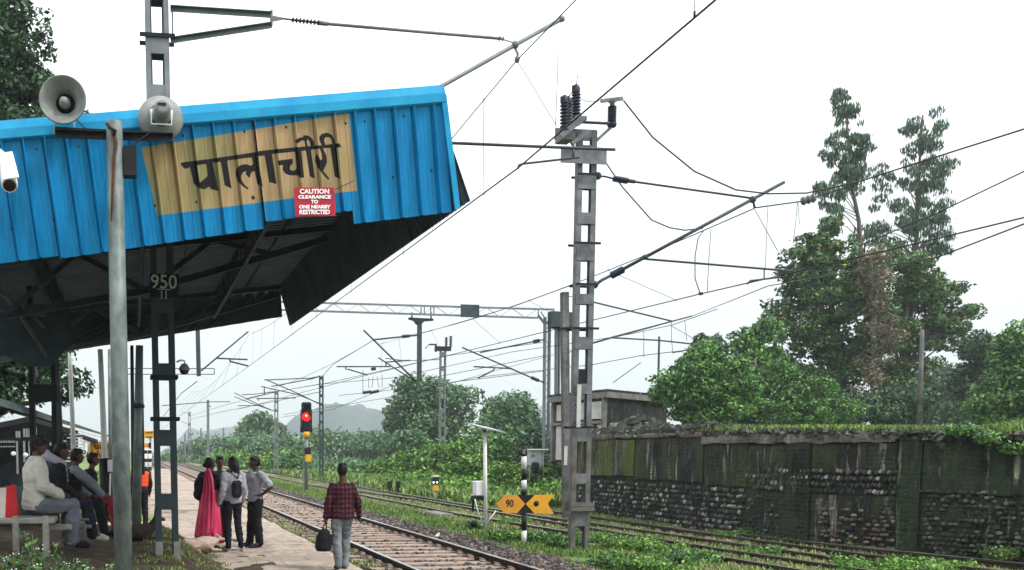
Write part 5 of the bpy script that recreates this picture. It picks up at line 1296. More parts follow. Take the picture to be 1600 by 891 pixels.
for x0, x1, y0, y1 in ((24, 32, 674, 684), (36, 50, 670, 683), (54, 57, 668, 683), (25, 30, 690, 740), (36, 40, 690, 722), (44, 52, 690, 712), (77, 88, 690, 704), (0, 26, 689, 692), (0, 27, 697, 699)):
    b = MB()
    for k in range(max(1, int((x1 - x0) / 4))): b.box(H(x0 + 2 + k * 4, (y0 + y1) / 2, 23.5), (.045, .02, (y1 - y0) / 66))
    b.build('white_grille', M['horn_grey'], shd)
for px, py in ((21, 709), (40, 711)):
    b = MB(); b.ell(H(px, py, 23.0), (.06, .03, .05)); b.build('wall_lamp', M['white_plastic'], shd)
b = MB(); 
for k in range(9):
    for px in (104, 109, 124): 
        if random.random() < .75: b.box(H(px, 679 + k * 5.2, 27), (.12 + .1 * random.random(), .02, .035))
b.build('timetable', M['pale_wall'], shd)
nb = thing('station_name_board', 'yellow station name board in a white frame seen between the poles left of the mast', 'sign', H(156, 735, 30))
b = MB(); b.prism([H(140, 690, 30), H(186, 690, 30), H(186, 718, 30), H(140, 718, 30)], (0, .05, 0)); brd = b.build('board', M['orange_paint'], nb)
b = MB(); b.bar(H(131, 690, 30), H(186, 689, 30), .06, .06); b.bar(H(131, 690, 30), H(131, 702, 30), .06, .06); b.bar(H(138, 690, 29.95), H(140, 745, 29.95), .05, .05); b.build('frame', M['white_paint'], nb)
def small_deva(parent, px0, px1, yc, hpx, y):
    allp = [p for q in ink_polys[:15] for p in q]; xa = min(p[0] for p in allp); xb = max(p[0] for p in allp)
    b = MB()
    for q in ink_polys[:15]:
        pts = []
        for x, yy in q:
            u = (x - xa) / (xb - xa); yb = yy - (255 - (x - 400) * .09); pts.append(H(px0 + (px1 - px0) * u, yc + yb / 100 * hpx, y))
        me_f = [tuple(range(len(pts)))]; b.prism(pts, (0, .01, 0))
    b.build('lettering', M['black_paint'], parent)
small_deva(brd, 145, 187, 697, 14, 29.97)
place_text('PALACHAURI', .3, H(166, 709.5, 29.97), rt, up_, M['rust'], brd, bold=.008, xs=.8)
fb = thing('platform_sign', 'small yellow board with two lines of black writing on a post behind the dark mast', 'sign', H(233, 730, 48))
b = MB(); b.bbox(H(233, 679, 48), (.52, .05, .36), .02); brd2 = b.build('board', M['yellow_paint'], fb)
small_deva(brd2, 227, 239, 675.5, 5, 47.94); small_deva(brd2, 228, 238, 682.5, 4, 47.94)
b = MB(); b.bbox(H(228, 696, 48), (.3, .05, .2), .01); b.build('lower_board', M['orange_paint'], fb)
b = MB(); b.box(H(234, 696, 47.9), (.12, .06, .24)); b.build('black_edge', M['black_paint'], fb)
b = MB(); b.tube([H(235, 736, 48.05), H(235, 680, 48.05)], .05, 6); b.build('post', M['galv'], fb)
for px, y, ph in ((227, 44, 0), (234, 47, 1)):
    root = thing('banded_post', 'short black and white banded post below the small yellow board, %s one' % ('left' if px < 230 else 'right'), 'post', H(px, 737, y), 'banded posts by the yellow board')
    b = MB(); b.tube([H(px, 740, y), H(px, 702, y)], .09, 8); b.build('post', M['white_paint'], root)
    b = MB()
    for k in range(3): b.tube([H(px, 735 - k * 13, y), H(px, 729.5 - k * 13, y)], .094, 8)
    b.build('black_bands', M['black_paint'], root)
for lb, xb, yb, xt, yt, y, r0_, m, blk in (
    ('thin white conduit pole standing behind the first seated man', 116, 720, 109, 556, 19.5, .045, 'white_paint', None),
    ('white tube post with a black lower half, left of the thick foreground pole', 168, 812, 156.5, 546, 17.0, .05, 'white_paint', 716),
    ('thin pale pipe almost hidden at the left side of the thick foreground pole', 174.5, 800, 171.5, 546, 21.0, .05, 'galv_light', None),
    ('grey pipe post with a clamp, just right of the thick foreground pole', 213, 836, 218, 540, 15.0, .065, 'galv_light', None),
    ('slim dark post right of the thick foreground pole, carrying the clamp', 209, 800, 206, 540, 17.5, .035, 'mast_dark', None),
    ('slim dark pipe between the clamped pipe post and the mast', 224, 742, 221, 556, 20.0, .03, 'mast_dark', None),
    ('hanging dark conduit at the edge of the canopy post', 95, 690, 88, 548, 16.5, .04, 'shed_roof', None)):
    root = thing('pipe_post', lb, 'post', H(xb, yb, y), 'thin posts under the canopy')
    b = MB(); b.tube([H(xb, yb, y), H(xb + (xt - xb) * .5, (yb + yt) / 2, y), H(xt, yt, y)], [r0_ * 1.1, r0_, r0_ * .85], 10); b.build('tube', M[m], root)
    if blk: b = MB(); t = (yb - blk) / (yb - yt); b.tube([H(xb, yb, y), H(xb + (xt - xb) * t, blk, y)], r0_ * 2.1, 12); b.build('black_sleeve', M['black_paint'], root)
    if 'with a clamp' in lb:
        b = MB(); b.lathe(H(214.5, 637, y), (0, 0, 1), [(0, .09), (.06, .09)], 12); b.bar(H(207, 635, y - .05), H(226, 635, y - .05), .04, .05); b.build('clamp', M['mast_dark'], root)
wb = thing('switch_box', 'white switch box fixed on the black sleeved post beside the thick pole', 'box', H(173, 738, 16.7))
b = MB(); b.bbox(H(174, 728, 16.7), (.12, .12, .2), .01); b.build('box', M['white_plastic'], wb); b = MB(); b.tube([H(172.5, 740, 16.7), H(171, 810, 16.7)], .014, 6); b.build('conduit', M['white_paint'], wb)
tf = thing('tension_wheel_arm', 'small white cross arm on the thin conduit pole at the far left', 'bracket', H(112, 585, 30))
b = MB(); b.bar(H(100, 585, 30), H(120, 584, 30), .03, .03); b.bar(H(98, 592, 30), H(108, 585, 30), .03, .03); b.build('arm', M['galv_light'], tf)

lt = thing('litter', 'small white scrap of litter lying on the ballast right of the main track', 'litter', gz(683, 838, -.12)); b = MB(); q = gz(683, 838, -.1)
b.prism([q + Vector((-.05, 0, 0)), q + Vector((.03, -.02, .0)), q + Vector((.06, 0, .08)), q + Vector((.01, .01, .045))], (0, .03, 0)); b.build('paper', M['white_paint'], lt)
sl = thing('concrete_slab', 'pale concrete cable slab lying in the grass beside the siding rail', 'slab', gz(685, 803, -.1)); q = gz(685, 803, -.08); b = MB(); b.bbox(q, (.5, 1.5, .09), .015, rz=R(-2)); b.build('slab', M['concrete'], sl)

# ================================================================ PEOPLE, DOGS, BENCH
def bake(mb, name, m, parent, voxel=.012, smooth=6, sub=None):
    me = mb.mesh(name); o = bpy.data.objects.new(name + '_tmp', me); C.objects.link(o)
    r_ = o.modifiers.new('r', 'REMESH'); r_.mode = 'VOXEL'; r_.voxel_size = voxel; r_.use_smooth_shade = True
    s = o.modifiers.new('s', 'SMOOTH'); s.iterations = smooth; s.factor = .5
    dg = bpy.context.evaluated_depsgraph_get(); me2 = bpy.data.meshes.new_from_object(o.evaluated_get(dg)); bpy.data.objects.remove(o)
    me2.name = name
    if name not in ('body', 'cap', 'bag_body', 'shoe'):
        me2.update(); sd_ = len(name) * 3.7 + len(bpy.data.objects)
        me2.vertex_normals[0]; nr_ = [Vector(q_.vector) for q_ in me2.vertex_normals]; cs0 = [v.co.copy() for v in me2.vertices]; co_ = []
        for q, vn in zip(cs0, nr_):
            f_ = noise.noise(Vector((q.x * 9 + q.z * 5 + sd_, q.y * 9 - q.z * 4, q.z * 17))) + .5 * noise.noise(Vector((q.x * 22, q.y * 22, q.z * 30 + q.x * 12 + sd_)))
            co_ += list(q + vn * f_ * .0105)
        me2.vertices.foreach_set('co', co_); me2.update()
    return link(name, me2, m, parent)
class Fig:
    def __init__(s, label, pos, heading, H, J=None, cat='person', sexw=1.0, group=None, name='person'):
        s.k = H / 1.7; s.pos = Vector(pos); s.rm = Matrix.Rotation(heading, 3, 'Z'); s.w = sexw
        s.J = dict(pelvis=(0, 0, .93), waist=(0, 0, 1.08), chest=(0, .01, 1.27), neck=(0, -.01, 1.42), head=(0, .012, 1.585),
                   sl=(-.175, 0, 1.375), sr=(.175, 0, 1.375), el=(-.235, -.03, 1.1), er=(.235, -.03, 1.1), wl=(-.25, .06, .87), wr=(.25, .06, .87),
                   hl=(-.09, 0, .9), hr=(.09, 0, .9), kl=(-.1, .02, .49), kr=(.1, .02, .49), al=(-.105, -.02, .08), ar=(.105, -.02, .08),
                   fl=(-.11, .16, .03), fr=(.11, .16, .03), hdl=(-.25, .09, .78), hdr=(.25, .09, .78), look=(0, 1, 0))
        if J: s.J.update(J)
        s.root = thing(name, label, cat, s.pos, group)
    def p(s, n): 
        v = s.J[n] if isinstance(n, str) else n
        return s.pos + s.rm @ (Vector(v) * s.k)
    def d(s, v): return s.rm @ Vector(v)
    def ring(s, c, a, b, right, fwd, n=16): return [c + right * (a * math.cos(2 * math.pi * i / n)) + fwd * (b * math.sin(2 * math.pi * i / n)) for i in range(n)]
    def torso(s, mb, e=0.0, z0=None, stations=None):
        k = s.k; J = s.J; pts = [J['pelvis'], J['waist'], J['chest'], J['neck']]; P_ = [Vector(q) for q in pts]
        sh = (Vector(J['sr']) - Vector(J['sl'])); rt_ = sh.normalized(); hp = (Vector(J['hr']) - Vector(J['hl'])).normalized()
        st = stations or [(-.5, .135, .1), (-.2, .16, .115), (.15, .165, .115), (.6, .15, .1), (1, .138, .095), (1.5, .155, .108), (2, .172, .115), (2.35, .178, .105), (2.62, .165, .085), (2.78, .11, .07), (2.9, .06, .058)]
        rings = []
        for t, a, b in st:
            i = min(2, max(0, int(math.floor(t)))); c = P_[i].lerp(P_[i + 1], t - i); d_ = (P_[i + 1] - P_[i]).normalized()
            r_ = hp.lerp(rt_, min(1, max(0, t / 2))).normalized(); f_ = d_.cross(r_).normalized() * -1
            rings.append([s.pos + s.rm @ (q * k) for q in s.ring(c, a * s.w + e, b + e, r_, f_)])
        mb.loft(rings)
    def limb(s, mb, names, rad, e=0.):
        pts = [s.p(n) for n in names]; rr = [(r_ + e) * s.k for r_ in rad]; P2 = []; R2 = []
        for i in range(len(pts) - 1):
            for t in (0, .33, .66): P2.append(pts[i].lerp(pts[i + 1], t)); R2.append(rr[i] + (rr[i + 1] - rr[i]) * t + (.006 * s.k if t == .33 else 0))
        P2.append(pts[-1]); R2.append(rr[-1]); mb.tube(P2, R2, 12)
        for q, r_ in zip(pts, rr): mb.ell(q, (r_, r_, r_), 10, 6)
    def head(s, mb):
        k = s.k; c = s.p('head'); L = s.d(s.J['look']).normalized(); U = Vector((0, 0, 1)); U = (U - L * U.dot(L)).normalized(); S_ = L.cross(U)
        Mx = Matrix((S_, L, U)).transposed()
        mb.ell(c, (.073 * k, .093 * k, .11 * k), 16, 12, Mx); mb.ell(c + L * .035 * k - U * .05 * k, (.052 * k, .058 * k, .06 * k), 12, 8, Mx)
        mb.tube([c + L * .088 * k + U * .012 * k, c + L * .108 * k - U * .018 * k, c + L * .09 * k - U * .03 * k], [.009 * k, .016 * k, .012 * k], 8)
        mb.tube([c + L * .085 * k - U * .055 * k - S_ * .02 * k, c + L * .093 * k - U * .056 * k, c + L * .085 * k - U * .055 * k + S_ * .02 * k], [.007 * k, .01 * k, .007 * k], 6)
        for sg_ in (-1, 1): mb.ell(c + S_ * sg_ * .074 * k - L * .005 * k, (.01 * k, .018 * k, .03 * k), 8, 6, Mx)
        mb.tube([s.p('neck') - Vector((0, 0, .03 * k)), c - U * .06 * k - L * .01 * k], [.056 * k, .05 * k], 12)
        s.hf = (c, L, U, S_, Mx)
    def hand(s, mb, w_, h_, curl=.5):
        k = s.k; a = s.p(w_); b = s.p(h_); d_ = (b - a).normalized(); fw_ = s.d((0, 1, 0)); sd_ = d_.cross(fw_).normalized() if abs(d_.dot(fw_)) < .9 else s.d((1, 0, 0)); up_ = sd_.cross(d_).normalized()
        mb.tube([a, a + d_ * .045 * k, b], [.026 * k, .033 * k, .03 * k], 10)
        for i, L_ in enumerate((.065, .075, .07, .055)):
            o_ = b + up_ * (.03 - .02 * i) * k; q = o_ + d_ * L_ * .55 * k + sd_ * .008 * k; mb.tube([o_ - d_ * .02 * k, q, q + d_ * L_ * (.5 - .3 * curl) * k + sd_ * L_ * curl * .6 * k], [.0095 * k, .0088 * k, .007 * k], 6)
        mb.tube([a + d_ * .03 * k + up_ * .02 * k, a + d_ * .06 * k + up_ * .05 * k, a + d_ * .09 * k + up_ * .055 * k], [.013 * k, .0105 * k, .008 * k], 6)
    def body(s, m='skin'):
        mb = MB(); s.torso(mb, -.012); s.head(mb)
        for q in 'lr':
            s.limb(mb, ['s' + q, 'e' + q, 'w' + q], [.05, .038, .027]); s.hand(mb, 'w' + q, 'hd' + q)
            s.limb(mb, ['h' + q, 'k' + q, 'a' + q], [.075, .052, .036]); s.limb(mb, ['a' + q, 'f' + q], [.038, .03])
        bake(mb, 'body', M[m], s.root, .0095 * s.k, 3)
        c, L, U, S_, Mx = s.hf; b = MB()
        for sg_ in (-1, 1): b.ell(c + L * .083 * s.k + S_ * sg_ * .03 * s.k + U * .014 * s.k, (.011 * s.k, .006 * s.k, .006 * s.k), 8, 6, Mx)
        b.build('eyes', M['lens_black'], s.root)
    def top(s, m, e=.016, sleeve=1.0, name='shirt', rad=(.058, .05, .038), **kw):
        mb = MB(); s.torso(mb, e, stations=kw.get('st'))
        for q in 'lr':
            if sleeve >= 1: s.limb(mb, ['s' + q, 'e' + q, 'w' + q], rad, e * .5)
            else:
                a, c = Vector(s.J['s' + q]), Vector(s.J['e' + q]); s.limb(mb, ['s' + q, tuple(a.lerp(c, sleeve * 1.6 if sleeve < .6 else 1))], [rad[0], rad[1] + .006], e * .6)
        return bake(mb, name, M[m], s.root, .012 * s.k, 4)
    def trousers(s, m, e=.014, rad=(.092, .072, .058), name='trousers', st=None):
        mb = MB(); s.torso(mb, e - .004, stations=st or [(-.5, .12, .1), (-.2, .162, .118), (.15, .165, .115), (.55, .15, .102)])
        for q in 'lr': s.limb(mb, ['h' + q, 'k' + q, 'a' + q], rad, e * .5)
        return bake(mb, name, M[m], s.root, .012 * s.k, 4)
    def shoes(s, m='black_cloth'):
        for q in 'lr':
            mb = MB(); a, f_ = s.p('a' + q), s.p('f' + q); mb.tube([a + Vector((0, 0, .01)), a.lerp(f_, .1) - Vector((0, 0, .025 * s.k))], .045 * s.k, 10); mb.tube([a - Vector((0, 0, .04 * s.k)) - (f_ - a) * .12, a.lerp(f_, .5) - Vector((0, 0, .012 * s.k)), f_ + Vector((0, 0, .0)), f_ + (f_ - a) * .25], [.04 * s.k, .046 * s.k, .045 * s.k, .025 * s.k], 10)
            bake(mb, 'shoe', M[m], s.root, .01 * s.k, 3)
    def hair(s, style='short', m='hair'):
        c, L, U, S_, Mx = s.hf; k = s.k; mb = MB()
        mb.ell(c + U * .018 * k - L * .014 * k, (.083 * k, .098 * k, .112 * k), 16, 12, Mx)
        if style == 'short':
            mb.ell(c + U * .075 * k + L * .03 * k, (.07 * k, .075 * k, .05 * k), 12, 8, Mx)
            for _ in range(14): 
                v = Vector((random.uniform(-.06, .06), random.uniform(-.08, .06), .1)); q = c + Mx @ (v * k); mb.ell(q, (.02 * k, .02 * k, .02 * k), 6, 5)
        if style == 'long': mb.tube([c + U * .05 * k - L * .03 * k, c - L * .07 * k - U * .06 * k, c - L * .1 * k - U * .2 * k, c - L * .1 * k - U * .32 * k], [.085 * k, .085 * k, .065 * k, .03 * k], 12)
        if style == 'bun': mb.ell(c - L * .1 * k - U * .02 * k, (.05 * k, .05 * k, .05 * k), 10, 8)
        # carve the face clear: keep only what lies behind the hairline
        me = mb.mesh('h'); o = bpy.data.objects.new('h', me); C.objects.link(o); r_ = o.modifiers.new('r', 'REMESH'); r_.mode = 'VOXEL'; r_.voxel_size = .009 * k; r_.use_smooth_shade = True
        me2 = bpy.data.meshes.new_from_object(o.evaluated_get(bpy.context.evaluated_depsgraph_get())); bpy.data.objects.remove(o)
        for v in me2.vertices:
            r2 = v.co - c; f_ = r2.dot(L); u_ = r2.dot(U)
            if f_ > .02 * k and u_ < .045 * k: v.co -= L * (f_ - .0 * k) * .75
            elif f_ > .075 * k: v.co -= L * (f_ - .075 * k) * .6
        me2.name = 'hair'; link('hair', me2, M[m], s.root)
def sit(h=.45, lean=0.0, spread=.1, kneey=.42, foot=.42):
    """seated joints for a 1.7 m figure, seat top at h"""
    return dict(pelvis=(0, 0, h + .1), waist=(0, lean * .15, h + .27), chest=(0, lean * .35, h + .46), neck=(0, lean * .55, h + .62), head=(0, lean * .6 + .03, h + .78),
                sl=(-.175, lean * .5, h + .57), sr=(.175, lean * .5, h + .57), el=(-.23, lean * .4 + .04, h + .3), er=(.23, lean * .4 + .04, h + .3), wl=(-.13, .28, h + .17), wr=(.13, .28, h + .17), hdl=(-.08, .36, h + .15), hdr=(.08, .36, h + .15),
                hl=(-.09, .02, h + .08), hr=(.09, .02, h + .08), kl=(-spread, kneey, h + .06), kr=(spread, kneey, h + .06), al=(-spread, foot, .08), ar=(spread, foot, .08), fl=(-spread - .02, foot + .17, .03), fr=(spread + .02, foot + .17, .03))
# walker
wp = gz(534, 890, 0.0)
w_ = Fig('person in a maroon check shirt walking away along the platform edge with a black bag', wp, R(4), 1.52, dict(
    kl=(-.09, .0, .49), al=(-.085, -.12, .1), fl=(-.085, .03, .04), kr=(.09, .12, .5), ar=(.08, .08, .07), fr=(.09, .24, .04), el=(-.245, -.02, 1.09), wl=(-.26, .02, .84), hdl=(-.262, .03, .76), er=(.25, -.05, 1.1), wr=(.29, .03, .86), hdr=(.31, .06, .78), look=(.05, 1, -.12), sl=(-.158, 0, 1.345), sr=(.158, 0, 1.345)))
w_.body(); w_.top('maroon_check', .02, 1.0, st=[(-.75, .19, .13), (-.2, .185, .13), (.15, .182, .125), (.6, .172, .112), (1, .168, .11), (1.5, .172, .115), (2, .182, .12), (2.35, .18, .1), (2.6, .14, .08), (2.76, .09, .066), (2.88, .06, .058)], rad=(.05, .046, .038))
w_.trousers('jeans'); w_.shoes('dark_cloth'); w_.hair('short')
hb = thing('hand_bag', 'black shoulder bag hanging from the left hand of the walking person', 'bag', w_.p((-.3, .03, .42)), None)
b = MB(); q = w_.p((-.3, .03, .3)); b.tube([q, w_.p((-.3, .03, .36)), w_.p((-.29, .03, .5)), w_.p((-.28, .03, .62)), w_.p((-.275, .03, .66))], [.1, .125, .115, .08, .04], 14)
hbb = bake(b, 'bag_body', M['black_cloth'], hb, .012, 3)
b = MB(); b.tube([w_.p((-.33, .05, .6)), w_.p((-.28, .04, .74)), w_.p((-.25, .03, .78)), w_.p((-.25, .02, .6))], .009, 6); b.build('strap', M['black_cloth'], hbb)
# woman in the pink sari
sp = gz(328, 860, 0.0)
w_ = Fig('person in a bright pink sari wearing a black backpack, leftmost of the standing group', sp, R(-40), 1.58, dict(look=(.4, 1, -.05), er=(.22, .1, 1.12), wr=(.16, .28, 1.1), hdr=(.12, .33, 1.1)), sexw=.93)
w_.body(); w_.hair('bun'); w_.top('dark_cloth', .02, .8, name='blouse')
def drape(fig, stations, folds, amp, m, name, voxel=None, rot=0):
    """cloth column with vertical folds; stations (x,y,z,a,b)"""
    rings = []
    for i, (x, y, z, a, b_) in enumerate(stations):
        ring = []
        for j in range(64):
            t = 2 * math.pi * j / 64; w2 = 1 + amp * (i / len(stations) + .3) * (math.sin(folds * t + i * .35) + .5 * math.sin(folds * 1.7 * t + 1.3))
            ring.append(fig.p((x + a * w2 * math.cos(t + rot), y + b_ * w2 * math.sin(t + rot), z)))
        rings.append(ring)
    mb = MB(); mb.loft(rings, True, True); return mb.build(name, M[m], fig.root)
drape(w_, [(0, 0, 1.12, .15, .115), (0, 0, .98, .175, .14), (0, 0, .85, .2, .17), (0, 0, .6, .215, .19), (0, 0, .35, .235, .21), (0, .0, .14, .255, .225)], 10, .09, 'sari', 'sari_skirt')
b = MB(); L_ = [((.06, -.13, 1.47), .035), ((.1, -.145, 1.3), .075), ((.1, -.16, 1.1), .1), ((.08, -.185, .85), .125), ((.06, -.2, .6), .135), ((.03, -.21, .32), .14), ((.02, -.21, .26), .1)]
rings = []
for (x, y, z), wd_ in L_:
    wd_ *= 1.25; y -= .03; ring = [w_.p((x + wd_ * u, y - .028 - .026 * math.sin(u * 11 + z * 2), z + .04 * u)) for u in np.linspace(-1, 1, 26)] + [w_.p((x + wd_ * u, y + .02, z + .04 * u)) for u in np.linspace(1, -1, 26)]
    rings.append(ring)
b.loft(rings); b.build('sari_drape', M['sari'], w_.root)
b = MB(); b.tube([w_.p((x - wd_ * .98, y - .03, z - .04)) for (x, y, z), wd_ in L_[:-1]], .014, 6); b.build('sari_border', M['sari_border'], w_.root)
b = MB()
for q in (-1, 1): b.tube([w_.p((q * .09, -.02, .12)), w_.p((q * .09, .0, .05)), w_.p((q * .1, .14, .04))], [.05, .045, .035], 8)
b.build('sandals', M['black_cloth'], w_.root)
bp = thing('backpack', 'black backpack worn on the back of the person in the pink sari', 'backpack', w_.p((-.1, -.2, 1.1)))
b = MB(); b.ell(w_.p((-.11, -.14, 1.18)), (.11, .09, .18), 14, 10); b.ell(w_.p((-.12, -.15, 1.04)), (.11, .09, .11), 14, 10); bake(b, 'bag_body', M['black_cloth'], bp, .012, 3)
b = MB(); b.tube([w_.p((-.12, -.07, 1.3)), w_.p((-.12, .0, 1.44)), w_.p((-.12, .12, 1.36)), w_.p((-.13, .11, 1.1))], .014, 6); b.build('strap', M['black_cloth'], bp)
# long haired person with white shoes
hp_ = gz(364, 860, 0.0)
w_ = Fig('long haired person in a grey hooded top and white shoes, back to the camera', hp_, R(28), 1.6, dict(look=(-.2, 1, 0), er=(.24, -.02, 1.1), wr=(.25, .07, .9), hdr=(.25, .1, .83), kr=(.1, .0, .49), ar=(.12, -.1, .08), fr=(.2, -.02, .03), fl=(-.12, .14, .03)), sexw=.95)
w_.body(); w_.top('pale_grey_cloth', .026, 1.0, name='hooded_top'); w_.trousers('black_cloth', rad=(.085, .062, .048)); w_.shoes('white_shoe'); w_.hair('long')
b = MB(); b.tube([w_.p((-.06, -.06, 1.4)), w_.p((0, -.11, 1.36)), w_.p((.06, -.06, 1.4))], [.04, .05, .04], 10); b.build('hood', M['pale_grey_cloth'], w_.root)
b = MB(); b.bbox(w_.p((-.02, -.16, 1.12)), (.2, .09, .3), .04, rz=R(28)); bake(b, 'sling_bag', M['black_cloth'], w_.root, .012, 3)
# half hidden person
w_ = Fig('half hidden person in dark clothes facing the camera behind the sari and grey hooded top', gz(344, 846, 0.0), R(180), 1.6, dict(look=(-.1, 1, 0)))
w_.body(); w_.top('dark_cloth', .02, 1.0); w_.trousers('black_cloth'); w_.shoes(); w_.hair('short')
# man with hand on hip
w_ = Fig('person in a pale grey t-shirt with a hand on the hip, rightmost of the group', gz(399, 855, 0.0), R(115), 1.6, dict(look=(.25, 1, -.03),
    el=(-.36, -.13, 1.14), wl=(-.2, -.02, .99), hdl=(-.15, .05, .98), er=(.22, .06, 1.1), wr=(.2, .16, .87), hdr=(.19, .2, .79), al=(-.11, -.03, .08), ar=(.12, .05, .08), fr=(.14, .22, .03)))
w_.body(); w_.top('pale_grey_cloth', .024, .5, name='t_shirt'); w_.trousers('black_cloth', rad=(.095, .078, .068)); w_.shoes('dark_cloth'); w_.hair('short')
# orange vest worker
w_ = Fig('person in a bright orange safety vest and black trousers behind the clamped pipe post', gz(221, 824, .02), R(20), 1.52, dict())
w_.body(); w_.top('dark_cloth', .016, 1.0, name='shirt'); w_.trousers('black_cloth'); w_.shoes(); w_.hair('short')
mb = MB(); w_.torso(mb, .034, stations=[(.5, .155, .108), (1, .15, .105), (1.5, .165, .115), (2, .182, .12), (2.35, .188, .108), (2.62, .17, .088), (2.75, .12, .07)]); bake(mb, 'safety_vest', M['orange_vest'], w_.root, .012, 3)
# seated people: bench line runs along the platform, all face the track (+x)
SZ = .56
def seated(label, px, y, H, J, hd=-90, z=SZ, **kw):
    p = gy(px, 850, y); return Fig(label, (p.x, y, z), R(hd), H, J, **kw)
J = sit(.45, .05, .1, .44, .42); J.update(wl=(-.05, .3, .66), wr=(.12, .28, .64), hdl=(0, .37, .63), hdr=(.06, .36, .62), look=(.75, 1, -.06))
w_ = seated('seated person in a cream jersey and dark cap, nearest on the bench', 55, 11.75, 1.66, J, hd=-72)
w_.body(); w_.top('cream_cloth', .036, 1.0, name='jersey', rad=(.066, .06, .046)); w_.trousers('trouser_grey', .018, rad=(.1, .084, .072), st=[(-.3, .15, .12), (.1, .17, .13), (.5, .15, .12)]); w_.shoes()
c, L, U, S_, Mx = None, None, None, None, None
w_.hair('short'); c, L, U, S_, Mx = w_.hf; k = w_.k
b = MB(); b.ell(c + U * .035 * k - L * .005, (.088 * k, .103 * k, .09 * k), 16, 10, Mx); b.prism([c + L * .07 + S_ * .06 + U * .055, c + L * .155 + S_ * .04 + U * .04, c + L * .165 + U * .038, c + L * .155 - S_ * .04 + U * .04, c + L * .07 - S_ * .06 + U * .055], U * .012); 
bake(b, 'cap', M['dark_cloth'], w_.root, .009, 2)
b = MB(); b.lathe(w_.p('neck') - Vector((0, 0, .035)), (0, .12, 1), [(0, .085), (.03, .082), (.065, .07)], 16); b.build('collar', M['cream_cloth'], w_.root)
J = sit(.45, .1, .1, .42, .5); J.update(look=(.3, 1, -.05))
w_ = seated('second seated person, in black with a pale scarf over the shoulders', 88, 12.7, 1.55, J, hd=-80)
w_.body(); w_.top('black_cloth', .03, 1.0, name='jacket', rad=(.066, .06, .046)); w_.trousers('dark_cloth', .018, st=[(-.3, .15, .12), (.1, .17, .13), (.5, .15, .12)]); w_.shoes('cream_cloth'); w_.hair('short')
b = MB(); b.tube([w_.p((-.14, .08, 1.1)), w_.p((-.1, -.09, 1.16)), w_.p((.0, -.12, 1.2)), w_.p((.1, -.08, 1.16)), w_.p((.12, .1, 1.08)), w_.p((.1, .14, .82))], [.04, .06, .07, .06, .045, .03], 10); b.build('scarf', M['pale_grey_cloth'], w_.root)
J = sit(.45, .12, .1, .42, .5); J.update(er=(.22, .26, .86), wr=(.2, .45, .66), hdr=(.19, .52, .62))
w_ = seated('third seated person in dark clothes with a grey sleeve stretched toward the knees', 112, 13.4, 1.47, J, hd=-84)
w_.body(); w_.top('grey_cloth', .028, 1.0, name='pullover', rad=(.066, .058, .046)); w_.trousers('black_cloth', .018, st=[(-.3, .15, .12), (.1, .17, .13), (.5, .15, .12)]); w_.shoes(); w_.hair('short')
b = MB(); w_.torso(b, .045, stations=[(.3, .155, .11), (1, .15, .105), (1.5, .165, .115), (2, .18, .12), (2.5, .18, .1), (2.75, .12, .07)]); bake(b, 'waistcoat', M['black_cloth'], w_.root, .013, 3)
J = sit(.45, .16, .12, .42, .5)
w_ = seated('farthest seated person, in black with red patterned trousers', 136, 14.4, 1.4, J, hd=-88)
w_.body(); w_.top('black_cloth', .03, 1.0, name='jacket'); w_.trousers('red_print', .018, rad=(.105, .085, .075), st=[(-.3, .15, .12), (.1, .17, .13), (.5, .15, .12)]); w_.shoes('cream_cloth'); w_.hair('short')

# dogs
def dog(label, pos, heading, k, m, ears=.055, headup=.22):
    root = thing('dog', label, 'dog', pos); pos = Vector(pos); rm = Matrix.Rotation(heading, 3, 'Z'); P = lambda x, y, z: pos + rm @ (Vector((x, y, z)) * k)
    mb = MB(); mb.tube([P(0, -.42, .1), P(0.02, -.34, .14), P(.03, -.15, .14), P(0, .08, .16), P(0, .2, .18), P(0, .3, .2 + headup * .4), P(0, .36, .2 + headup)], [.05, .12, .105, .13, .11, .07, .055], 14)
    mb.ell(P(0, .38, .23 + headup), (.062 * k, .075 * k, .058 * k), 12, 8, rm); mb.tube([P(0, .42, .225 + headup), P(0, .52, .2 + headup)], [.04 * k, .026 * k], 10)
    for s in (-1, 1):
        mb.tube([P(s * .09, .14, .12), P(s * .11, .22, .04), P(s * .1, .42, .025)], [.05 * k, .035 * k, .022 * k], 8)
        mb.tube([P(s * .1, -.3, .12), P(s * .15, -.12, .09), P(s * .15, -.24, .03), P(s * .15, -.06, .022)], [.08 * k, .055 * k, .03 * k, .022 * k], 8)
    mb.tube([P(0, -.42, .08), P(.1, -.55, .04), P(.2, -.55, .02)], [.03 * k, .022 * k, .01 * k], 8)
    bake(mb, 'body', M[m], root, .012, 3)
    for s in (-1, 1):
        b = MB(); e = P(s * .04, .36, .27 + headup); t = P(s * .075, .35, .27 + headup + ears * 2); b.tube([e, e.lerp(t, .5), t], [.032 * k, .022 * k, .004], 8); b.build('ear', M[m], root)
    return root
dpos = gy(251, 829, 14.3); dog('brown dog with pricked ears lying on the bare earth behind the mast feet', (dpos.x - .37, 14.3, .4), R(-95), .85, 'fur_brown', .08, .16)
dp2 = gz(314, 861, 0.06); dog('pale cream dog curled up on the ground beside the sari hem', (dp2.x, dp2.y, .05), R(-75), .8, 'fur_pale', .03, .03)
